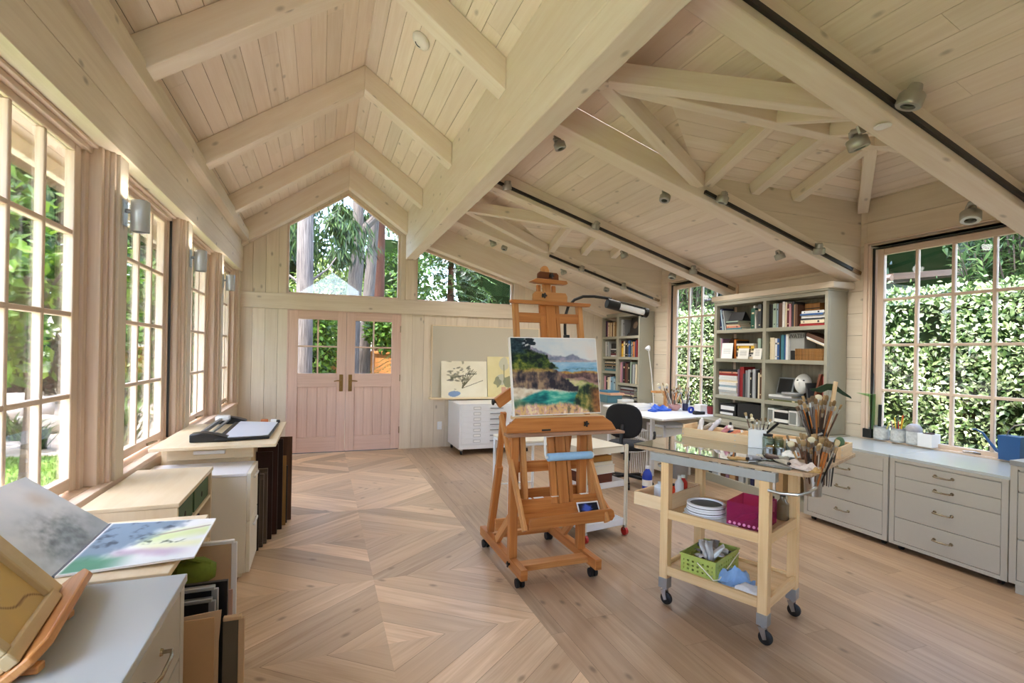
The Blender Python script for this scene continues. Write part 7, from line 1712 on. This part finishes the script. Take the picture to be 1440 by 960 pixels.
r = thing('waste_bin', 'grey plastic waste bin on the floor beside the desk', 'bin', (4.02, 5.18, 0)); m = MB(); m.lathe([(.105, 0), (.11, .004), (.135, .34), (.142, .345), (.142, .355), (.131, .355), (.106, .01), (.0001, .008)], (4.02, 4.98, 0), 28); m.build('body', mk('grey_bin_plastic', (128, 128, 130), .5), r)
r = thing('wire_rack', 'white wire rack on the floor under the desk', 'rack', (3.75, 5.28, 0)); m = MB()
for k in range(11): x = 3.62 + k * .028; m.tube([(x, 5.45, .02), (x, 5.42, .56), (x, 5.62, .58)], .005, 6)
m.tube([(3.60, 5.42, .56), (3.92, 5.42, .56)], .007, 6); m.tube([(3.60, 5.45, .02), (3.92, 5.45, .02)], .007, 6); m.tube([(3.60, 5.43, .30), (3.92, 5.43, .30)], .006, 6); m.build('wires', M_['white'], r)
# office chair
ca = math.radians(-48); r = thing('office_chair', 'black swivel office chair with a rounded back at the desk', 'chair', (3.40, 5.12, 0), ca)
# local +Y is the way the chair faces
def sup(m, w, h, n, pw=3.0):
    return [(w * math.copysign(abs(math.cos(t)) ** (2 / pw), math.cos(t)), h * math.copysign(abs(math.sin(t)) ** (2 / pw), math.sin(t))) for t in [2 * PI * k / n for k in range(n)]]
m = MB(); n = 28; vs = []; F = []
rings = [(0.0, .001), (0.0, .55), (.0, .85), (.004, .97), (.02, 1.0), (.045, .97), (.055, .85), (.06, .5), (.06, .001)]
for dy, s in rings:
    for x, z in sup(m, .215 * s, .20 * s, n, 2.7): vs.append((x, -.21 + dy + .55 * x * x + .0 + .12 * (z + .0) * -.5, .76 + z))
for i in range(len(rings) - 1):
    for k in range(n): F.append((i * n + k, (i + 1) * n + k, (i + 1) * n + (k + 1) % n, i * n + (k + 1) % n))
m.add(vs, F); m.build('backrest', M_['blackfab'], r, world=False, ang=60)
m = MB(); vs = []; F = []; rings = [(0, .001), (0, .9), (.015, 1), (.05, 1), (.07, .92), (.075, .001)]
for dz, s in rings:
    for x, y in sup(m, .235 * s, .225 * s, n, 3): vs.append((x, y + .02, .42 + dz))
for i in range(len(rings) - 1):
    for k in range(n): F.append((i * n + k, i * n + (k + 1) % n, (i + 1) * n + (k + 1) % n, (i + 1) * n + k))
m.add(vs, F); m.build('seat', M_['blackfab'], r, world=False, ang=60)
m = MB(); m.tube([(0, .0, .40), (0, -.22, .41), (0, -.27, .48), (0, -.245, .62), (0, -.21, .72)], .022, 10); m.build('back_support', M_['black'], r, world=False)
m = MB(); m.cyl((0, 0, .10), (0, 0, .42), .028, n=16); m.cyl((0, 0, .28), (0, 0, .36), .04, n=16); m.build('gas_column', M_['black'], r, world=False)
for k in range(5):
    a = k * 2 * PI / 5; m = MB(); m.bar((.03 * math.cos(a), .03 * math.sin(a), .10), (.29 * math.cos(a), .29 * math.sin(a), .07), .045, .03); bl = m.build('base_arm', M_['black'], r, bevel=.006, world=False)
    m = MB(); m.cyl((.29 * math.cos(a) - .022 * math.sin(a), .29 * math.sin(a) + .022 * math.cos(a), .028), (.29 * math.cos(a) + .022 * math.sin(a), .29 * math.sin(a) - .022 * math.cos(a), .028), .028, n=16); m.build('caster', M_['rubber'], bl, world=False)
m = MB(); m.tube([(.16, -.05, .43), (.30, -.02, .45), (.32, .0, .60), (.31, .03, .63)], .016, 8); m.build('lever', M_['black'], r, world=False)
# things on the desk
DZ = .7525
z_ = DZ
for i, (c, L, w_, th, a) in enumerate((('offwhite', .27, .21, .02, .1), ('paper', .28, .2, .025, -.05), ('offwhite', .26, .21, .015, .2), ('paper', .3, .21, .02, .05), ('offwhite', .27, .2, .012, -.1))):
    m = MB(); m.M = T(4.13, 5.95, z_) @ RZ(a); m.box(-L / 2, -w_ / 2, .0003, L / 2, w_ / 2, th); m.build('paper_stack', M_[c], label='white sheaf of papers on the desk, %s from the bottom' % ORD[i], cat='paper', group='paper sheaves on the desk'); z_ += th + .0006
crumple('blue_envelope', 'bright blue plastic folder bulging on the desk', 'folder', 4.37, 5.92, .36, .28, .15, mk('bright_blue_film', (34, 84, 190), .35, spec=.6), .15, 1, DZ, Matrix.Identity(4))
r = thing('desk_lamp', 'slim white desk lamp in front of the narrow bookcase', 'lamp', (4.87, 6.70, DZ)); m = MB(); m.lathe([(.07, 0), (.07, .012), (.02, .02), (.0001, .022)], (4.90, 6.66, DZ), 24); m.build('base', M_['white'], r)
m = MB(); m.tube([(4.90, 6.66, DZ + .02), (4.86, 6.67, 1.2), (4.80, 6.68, 1.60)], .007, 8); m.build('rod', M_['white'], r)
m = MB(); m.lathe([(.015, .05), (.03, .03), (.045, -.02), (.04, -.022), (.025, .02)], (0, 0, 0), 20, M=T(4.785, 6.675, 1.625) @ RY(.5)); m.build('shade', M_['white'], r)
bottle('pink_bowl', 'dusty pink bowl of brushes on the desk', 'bowl', T(4.66, 5.86, DZ), [(.04, 0), (.075, .03), (.085, .06), (.08, .085), (.076, .085), (.08, .06), (.07, .032), (.0001, .01)], mk('dusty_pink_glaze', (186, 140, 136), .35))
bottle('navy_mug', 'navy mug of pens beside the pink bowl on the desk', 'mug', T(4.80, 5.80, DZ), [(.036, 0), (.04, .004), (.04, .10), (.036, .10), (.035, .008), (.0001, .006)], mk('navy_glaze', (30, 34, 70), .3))
bottle('brush_pot', 'grey pot of tall brushes behind the pink bowl on the desk', 'pot', T(4.74, 6.02, DZ), [(.045, 0), (.05, .005), (.055, .13), (.05, .13), (.045, .01), (.0001, .008)], mk('grey_pot', (150, 146, 140), .5))
bottle('brush_pot', 'white pot of brushes nearest the desk window', 'pot', T(4.87, 5.88, DZ), [(.045, 0), (.05, .005), (.055, .14), (.05, .14), (.045, .01), (.0001, .008)], M_['white'])
bunch(V((4.74, 6.02, DZ + .012)), ['white', 'cream', 'amber', 'dark', 'grey', 'white', 'brown', 'amber', 'orange', 'cream'], .5, 'in the grey pot on the desk', 'brushes on the desk', rb=.04, scale=1.25)
bunch(V((4.87, 5.88, DZ + .012)), ['grey', 'white', 'dark', 'amber', 'brown', 'grey', 'orange', 'black'], .55, 'in the white pot by the desk window', 'brushes on the desk', rb=.04, scale=1.3)
bunch(V((4.80, 5.80, DZ + .012)), ['black', 'grey', 'dark', 'white'], .35, 'in the navy mug on the desk', 'brushes on the desk', rb=.025, scale=.9)
bunch(V((4.66, 5.86, DZ + .03)), ['amber', 'white', 'cream', 'dark'], .55, 'in the pink bowl on the desk', 'brushes on the desk', rb=.04, scale=.95)
r = thing('wooden_shelf_bracket', 'small honey wood stand behind the desk pots', 'stand', (4.85, 6.40, DZ)); m = MB(); m.box(4.70, 6.33, .955, 4.93, 6.47, .985); m.build('top', M_['oak2'], r, bevel=.004); m = MB(); m.box(4.90, 6.38, DZ, 4.925, 6.42, .955); m.box(4.82, 6.34, DZ, 4.94, 6.46, DZ + .012); m.build('post', M_['oak2'], r)
r = thing('tape_dispenser', 'black tape dispenser near the right end of the desk', 'tape dispenser', (4.66, 5.38, DZ)); m = MB(); m.prism([(4.60, 5.36, DZ), (4.76, 5.36, DZ), (4.76, 5.36, DZ + .04), (4.72, 5.36, DZ + .035), (4.62, 5.36, DZ + .05), (4.60, 5.36, DZ + .03)], (0, .06, 0)); m.build('body', M_['black'], r, bevel=.005)
m = MB(); m.lathe([(.022, -.012), (.045, -.012), (.045, .012), (.022, .012)], (0, 0, 0), 24, M=T(4.66, 5.52, DZ + .046) @ RX(PI / 2), closed=True); m.build('tape_roll', M_['blue'], label='bright blue tape roll standing behind the tape dispenser', cat='tape roll')
m = MB(); m.box(4.80, 5.50, DZ, 4.93, 5.62, DZ + .11); m.build('white_box', M_['offwhite'], label='small white box near the window end of the desk', cat='box', bevel=.004)
bottle('red_cup', 'dark red cup at the right end of the desk', 'cup', T(4.88, 5.40, DZ), [(.035, 0), (.04, .004), (.046, .10), (.042, .10), (.036, .008), (.0001, .006)], mk('dark_red_glaze', (130, 34, 40), .35))
bunch(V((4.88, 5.40, DZ + .012)), ['dark', 'brown', 'black'], .3, 'in the dark red cup on the desk', 'brushes on the desk', rb=.025, scale=.75)
# books on the near corner of the counter, behind the chair
zz = .7555
for i, (nm, c, L, w_, th, x, y, lab) in enumerate((('teal_box', (76, 118, 128), .34, .26, .12, 4.10 + .27, 7.10, 'big teal box on the counter behind the office chair'), ('book', (206, 160, 130), .36, .26, .035, 4.39, 7.08, 'salmon book on the teal box behind the office chair'), ('book', (60, 118, 150), .28, .22, .03, 4.37, 7.13, 'teal blue book topping the pile behind the office chair'))):
    m = MB(); m.M = T(x, y, zz) @ RZ(.06 * (i - 1)); m.box(-w_ / 2, -L / 2, .0005, w_ / 2, L / 2, th); m.build(nm, mk('pile_%d' % i, c, .5), label=lab, cat='box' if i == 0 else 'book', bevel=.003); zz += th + .001
for i, (c, th, lab) in enumerate((((210, 204, 190), .03, 'pale grey book left on the counter beside the teal box'), ((226, 226, 222), .03, 'white book on the pale grey book on the counter'))):
    m = MB(); m.M = T(4.52, 6.89, .7555 + i * .031) @ RZ(.1); m.box(-.11, -.09, .0005, .11, .09, th); m.build('book', mk('pile_b_%d' % i, c, .5), label=lab, cat='book', bevel=.003)
# ================================================================== FAR WALL: board, pictures, flat file, outlet
r = thing('linen_pinboard', 'large linen covered pinboard on the far wall', 'pinboard', (2.55, 7.93, .79)); m = MB(); m.box(1.64, 7.918, .795, 3.46, 7.948, 1.925); m.build('linen', M_['linen'], r, bevel=.003); m = MB()
m.box(1.628, 7.914, .795, 1.64, 7.949, 1.937); m.box(3.46, 7.914, .795, 3.472, 7.949, 1.937); m.box(1.64, 7.914, 1.925, 3.46, 7.949, 1.937); m.build('edging', M_['maple'], r)
m = MB(); m.box(1.60, 7.80, .768, 3.55, 7.949, .793); m.build('picture_ledge', M_['maple'], label='pale wooden ledge under the linen pinboard', cat='ledge', bevel=.003)
def floral(u, v):
    c = mixc((232, 224, 198), (240, 234, 212), .5 + fb(u, v, 3, 2))
    st = 0
    for k in range(46):
        rr = random.Random(k * 7 + 1); cx0 = .38 + rr.gauss(0, .16); cy0 = .58 + rr.gauss(0, .17); L = rr.uniform(.03, .075); a = rr.uniform(0, PI); 
        du, dv = u - cx0, (v - cy0); p, q = du * math.cos(a) + dv * math.sin(a), -du * math.sin(a) + dv * math.cos(a)
        f = (p / L) ** 2 + (q / (L * .42)) ** 2
        if f < 1: c = mixc(c, [(92, 92, 74), (128, 126, 104), (70, 70, 64), (150, 144, 120)][k % 4], .75 * (1 - f * .5))
    for k in range(9):
        rr = random.Random(k * 13 + 5); x1 = .45 + .5 * rr.random(); y1 = .3 + .55 * rr.random(); t = max(0, min(1, ((u - .45) * (x1 - .45) + (v - .25) * (y1 - .25)) / ((x1 - .45) ** 2 + (y1 - .25) ** 2)))
        if math.hypot(u - .45 - t * (x1 - .45), v - .25 - t * (y1 - .25)) < .007: c = (104, 100, 78)
    if ((u - .27) / .14) ** 2 + ((v - .1) / .075) ** 2 < 1 + .4 * nz(u, v, 8, 1): c = mixc(c, (108, 140, 190), .8)
    return c
def orchid(u, v):
    c = mixc((216, 204, 150), (226, 214, 164), .5 + fb(u, v, 3, 5))
    for cx0, cy0, R, col in ((.5, .82, .16, (190, 190, 176)), (.42, .42, .15, (180, 182, 172)), (.6, .38, .14, (120, 124, 98)), (.3, .36, .12, (124, 126, 100))):
        d = math.hypot((u - cx0) * 1.2, v - cy0)
        if d < R * (1 + .5 * nz(u, v, 9, 3)): c = mixc(c, col, .75)
    if abs(u - .5) < .012 and .4 < v < .8: c = (140, 138, 104)
    if abs(u - .48) < .07 and v < .25: c = mixc(c, (206, 140, 128), .7)
    return c
for nm, lab, x0, x1, h, fn in (('flower_drawing', 'cream sheet with a loose grey green flower study on the ledge', 1.78, 2.535, .575, floral), ('orchid_drawing', 'yellowish orchid drawing right of the flower study on the ledge', 2.545, 3.12, .655, orchid)):
    r = thing(nm, lab, 'drawing', ((x0 + x1) / 2, 7.87, .794)); a, b = V((x0, 7.84, .7945)), V((x1, 7.84, .7945)); up_ = V((0, .068, h)); m = MB(); q = V((0, .006, 0)); m.hexa([a, b, b + q, a + q, a + up_, b + up_, b + up_ + q, a + up_ + q]); m.build('sheet', M_['offwhite'], r)
    e = V((0, -.0008, 0)); paint_quad('picture', a + e, b + e, b + up_ + e, a + up_ + e, 110, 84, fn, r)
r = thing('flat_file', 'white seven drawer flat file on casters under the pinboard', 'flat file', (2.55, 7.5, 0)); m = MB(); fx0, fx1, fy0, fy1 = 1.91, 3.05, 7.2, 7.90
m.box(fx0, fy0 + .012, .085, fx1, fy1, .735); m.build('body', M_['white'], r, bevel=.004); m = MB(); m.box(fx0 - .006, fy0 + .004, .736, fx1 + .006, fy1 + .004, .75); m.build('top', M_['white'], r, bevel=.003)
m = MB(); m.box(fx0 + .002, fy0 + .004, .09, fx1 - .002, fy0 + .012, .15); m.build('plinth', M_['white'], r, bevel=.002)
for k in range(7):
    za = .162 + k * .081; m = MB(); m.box(fx0 + .03, fy0, za + .002, fx1 - .03, fy0 + .013, za + .079); dd = m.build('drawer', M_['white'], r, bevel=.002)
    for x in (fx0 + .27, fx1 - .27):
        m = MB(); x_, z_ = x, za + .042; m.box(x_ - .055, fy0 - .004, z_ + .014, x_ + .055, fy0 + .001, z_ + .02); m.box(x_ - .055, fy0 - .004, z_ - .02, x_ + .055, fy0 + .001, z_ - .014); m.box(x_ - .055, fy0 - .004, z_ - .014, x_ - .049, fy0 + .001, z_ + .014); m.box(x_ + .049, fy0 - .004, z_ - .014, x_ + .055, fy0 + .001, z_ + .014); m.build('label_holder', M_['steel'], dd)
        m = MB(); m.box(x_ - .05, fy0 - .002, z_ - .015, x_ + .05, fy0 - .0005, z_ + .015); m.build('paper_label', M_['paper'], dd)
    m = MB(); m.bar((fx0 + .47, fy0 - .012, za + .04), (fx1 - .47, fy0 - .012, za + .04), .012, .012); m.build('handle', M_['alu'], dd)
for x in (fx0 + .05, fx1 - .05):
    for y in (fy0 + .06, fy1 - .06):
        m = MB(); m.box(x - .018, y - .018, .055, x + .018, y + .018, .085); c_ = m.build('caster', M_['steel'], r); m = MB(); m.cyl((x - .012, y, .032), (x + .012, y, .032), .032, n=18); m.build('wheel', M_['rubber'], c_)
r = thing('wall_outlet', 'white double outlet on the far wall beside the flat file', 'outlet', (1.783, 7.945, .34)); m = MB(); m.box(1.745, 7.942, .28, 1.82, 7.9495, .405); m.build('plate', M_['white'], r, bevel=.003); m = MB()
for z in (.315, .37): m.box(1.768, 7.9405, z - .016, 1.798, 7.9425, z + .016)
m.build('socket', M_['offwhite'], r, bevel=.002)
# box of supplies on the floor and a blue bottle
bottle('detergent_bottle', 'bright blue plastic bottle with a white cap on the floor behind the cart', 'bottle', T(3.50, 4.85, 0), [(.05, 0), (.056, .006), (.056, .15), (.045, .19), (.024, .22), (.022, .235)], M_['blue'], [(.026, .232), (.026, .262), (.0001, .266)], M_['white'], (.0565, .04, .11, M_['paper']))

# ================================================================== CEILING: tracks, heads, detector
for nm, ya, x0, x1, lab in (('R4', 1.92, 1.7, 4.95, 'on the nearest visible rafter'), ('R3', 3.5, 3.05, 4.98, 'on the rafter beside the large window'), ('R2', 5.08, 1.68, 4.93, 'on the rafter above the wide bookcase'), ('R1', 6.65, 3.05, 4.95, 'on the farthest dormer rafter')):
    r = thing('lamp_track', 'slim black lamp track ' + lab, 'lamp track', ((x0 + x1) / 2, ya - .012, zrb((x0 + x1) / 2) + .055), group='black lamp tracks on the rafters'); m = MB(); m.bar((x0, ya - .012, zrb(x0) + .058), (x1, ya - .012, zrb(x1) + .058), .022, .03); m.build('rail', mk('black_track', (38, 36, 36), .35) if nm == 'R4' else bpy.data.materials['black_track'], r)
    m = MB(); m.bar((x1 - .12, ya - .013, zrb(x1 - .12) + .058), (x1 + .0, ya - .013, zrb(x1) + .058), .026, .034); m.build('feed_box', M_['nickel'], r)
SIL = mk('satin_silver', (172, 172, 164), .35, metal=.75)
proto = thing('spot_head', 'proto', 'spot lamp', M=T(0, 0, -5))
m = MB(); m.lathe([(.028, .0), (.046, .0), (.050, .006), (.050, .05), (.046, .056), (.030, .056), (.028, .05)], n=26, closed=True); m.build('ring', SIL, proto, world=False)
m = MB(); m.lathe([(.029, .02), (.029, .075), (.024, .095), (.012, .10), (.0001, .10)], n=24); m.build('housing', SIL, proto, world=False)
m = MB(); m.lathe([(.028, .014), (.02, .03), (.0001, .034)], n=20); m.build('lens', mk('dark_lens', (50, 60, 56), .08, spec=.8), proto, world=False)
m = MB(); m.tube([(.03, 0, .07), (.045, .02, .085), (.045, .06, .075)], [.012, .014, .012], 10); m.box(.02, .055, .055, .07, .068, .095); m.build('arm', SIL, proto, world=False, bevel=.002)
HD = [(2.954, 1.92, 1, 'nearest lamp, on the track of the nearest visible rafter', 1.25), (4.23, 1.92, 1, 'lamp at the right picture edge on the nearest rafter track', 1.1),
      (3.08, 2.09, -1, 'lamp under the dormer ridge end beside the white disc', 1.2), (4.193, 2.09, -1, 'lamp in front of the large window head', 1.2),
      (3.168, 3.5, 1, 'left lamp on the track beside the large window dormer', 1), (4.329, 3.5, 1, 'right lamp on the track beside the large window dormer', 1),
      (1.80, 3.67, -1, 'dark lamp tucked against the great beam', .95), (2.822, 3.67, -1, 'lamp in the middle of the bay above the wide bookcase', .95), (4.209, 3.67, -1, 'lamp close above the wide bookcase', .95),
      (1.80, 5.08, 1, 'lamp at the beam end of the track above the easel', .95), (2.85, 5.08, 1, 'middle lamp on the track above the easel', .95), (4.223, 5.08, 1, 'lamp at the window end of the track above the easel', .95),
      (3.453, 5.25, -1, 'lamp in the far dormer above the easel lamp', .95), (4.152, 5.25, -1, 'lamp in front of the desk window head', .95),
      (3.529, 6.65, 1, 'left lamp on the farthest track', .9), (4.26, 6.65, 1, 'right lamp on the farthest track', .9),
      (2.285, 6.82, -1, 'left of a pair of lamps near the far wall above the sloping window', .9), (2.437, 6.82, -1, 'right of a pair of lamps near the far wall above the sloping window', .9), (3.41, 6.82, -1, 'lamp behind the farthest rafter right of the easel top', .9), (4.139, 6.82, -1, 'last lamp behind the farthest rafter near the corner bookcase', .9)]
for i, (x, yf, side, lab, s) in enumerate(HD):
    z = zrb(x) + (.0 if side > 0 else -.02)
    if side > 0: M = T(x, yf - .075 * s, z - .005) @ RX(.25) @ RY(.2 * (-1) ** i) @ Matrix.Scale(s, 4)
    else: M = T(x, yf + .07 * s, z - .025) @ RZ(PI) @ RX(.15) @ RY(.3 * (-1) ** i) @ Matrix.Scale(s, 4)
    if i == 0: o = proto; o.matrix_world = M; WM[o.name] = M; o['label'] = 'silver spot ' + lab; o['group'] = 'silver spot lamps on the rafters'
    else: dup(proto, M, 'silver spot ' + lab, 'silver spot lamps on the rafters')
m = MB(); m.lathe([(.001, -.008), (.04, -.008), (.045, -.004), (.045, .0)], (3.02, 2.0, zrb(3.02) - .006), 28); m.build('ceiling_disc', M_['white'], label='flat white disc under the nearest visible rafter', cat='disc')
sn = V((-SL, 0, -1)).normalized(); zc = zg(.70) - .004; r = thing('smoke_detector', 'white round smoke detector on the gable ceiling', 'smoke detector', (.70, 4.0, zc)); q = V((0, 0, 1)).rotation_difference(sn).to_matrix().to_4x4(); m = MB(); m.lathe([(.075, 0), (.078, .012), (.07, .03), (.05, .042), (.0001, .045)], (.70, 4.0, zc), 32, M=q); m.build('body', M_['offwhite'], r, ang=50)
m = MB(); m.M = T(.70, 4.0, zc) @ q; m.tube([(.03 * math.cos(t), .03 * math.sin(t), .0455 - .002 * abs(math.cos(t))) for t in [.3 + k * .25 for k in range(9)]], .0035, 6); m.build('vent_slot', M_['black'], r)
SPOT_W = 6.5
# ================================================================== FILL LIGHT ADDED AT THE SPOT HEADS AND WALL LAMPS
def spot(x, y, z, d, P, ang=120):
    l = bpy.data.lights.new('spot_fill', 'SPOT'); l.energy = P; l.spot_size = math.radians(ang); l.spot_blend = 1.0; l.shadow_soft_size = .045; l.color = (1, .97, .93)
    o = bpy.data.objects.new('spot_fill', l); C.objects.link(o); o.location = (x, y, z); o.rotation_euler = (-V(d)).to_track_quat('Z', 'Y').to_euler()
for i, (x, yf, side, lab, s) in enumerate(HD):  # track heads look unlit; this light is added to brighten the room
    if side > 0: spot(x, yf - .08 * s, zrb(x) - .035, (.1, -.25, -1), SPOT_W, 150)
    else: spot(x, yf + .08 * s, zrb(x) - .07, (-.1, .15, -1), SPOT_W, 150)
for y in (3.475, 5.03, 6.565):  # point light added in each wall lamp to lift header and soffit
    l = bpy.data.lights.new('wall_lamp_fill', 'POINT'); l.energy = .8; l.shadow_soft_size = .03; l.color = (1, .93, .82)
    o = bpy.data.objects.new('wall_lamp_fill', l); C.objects.link(o); o.location = (-.982, y, 2.315)
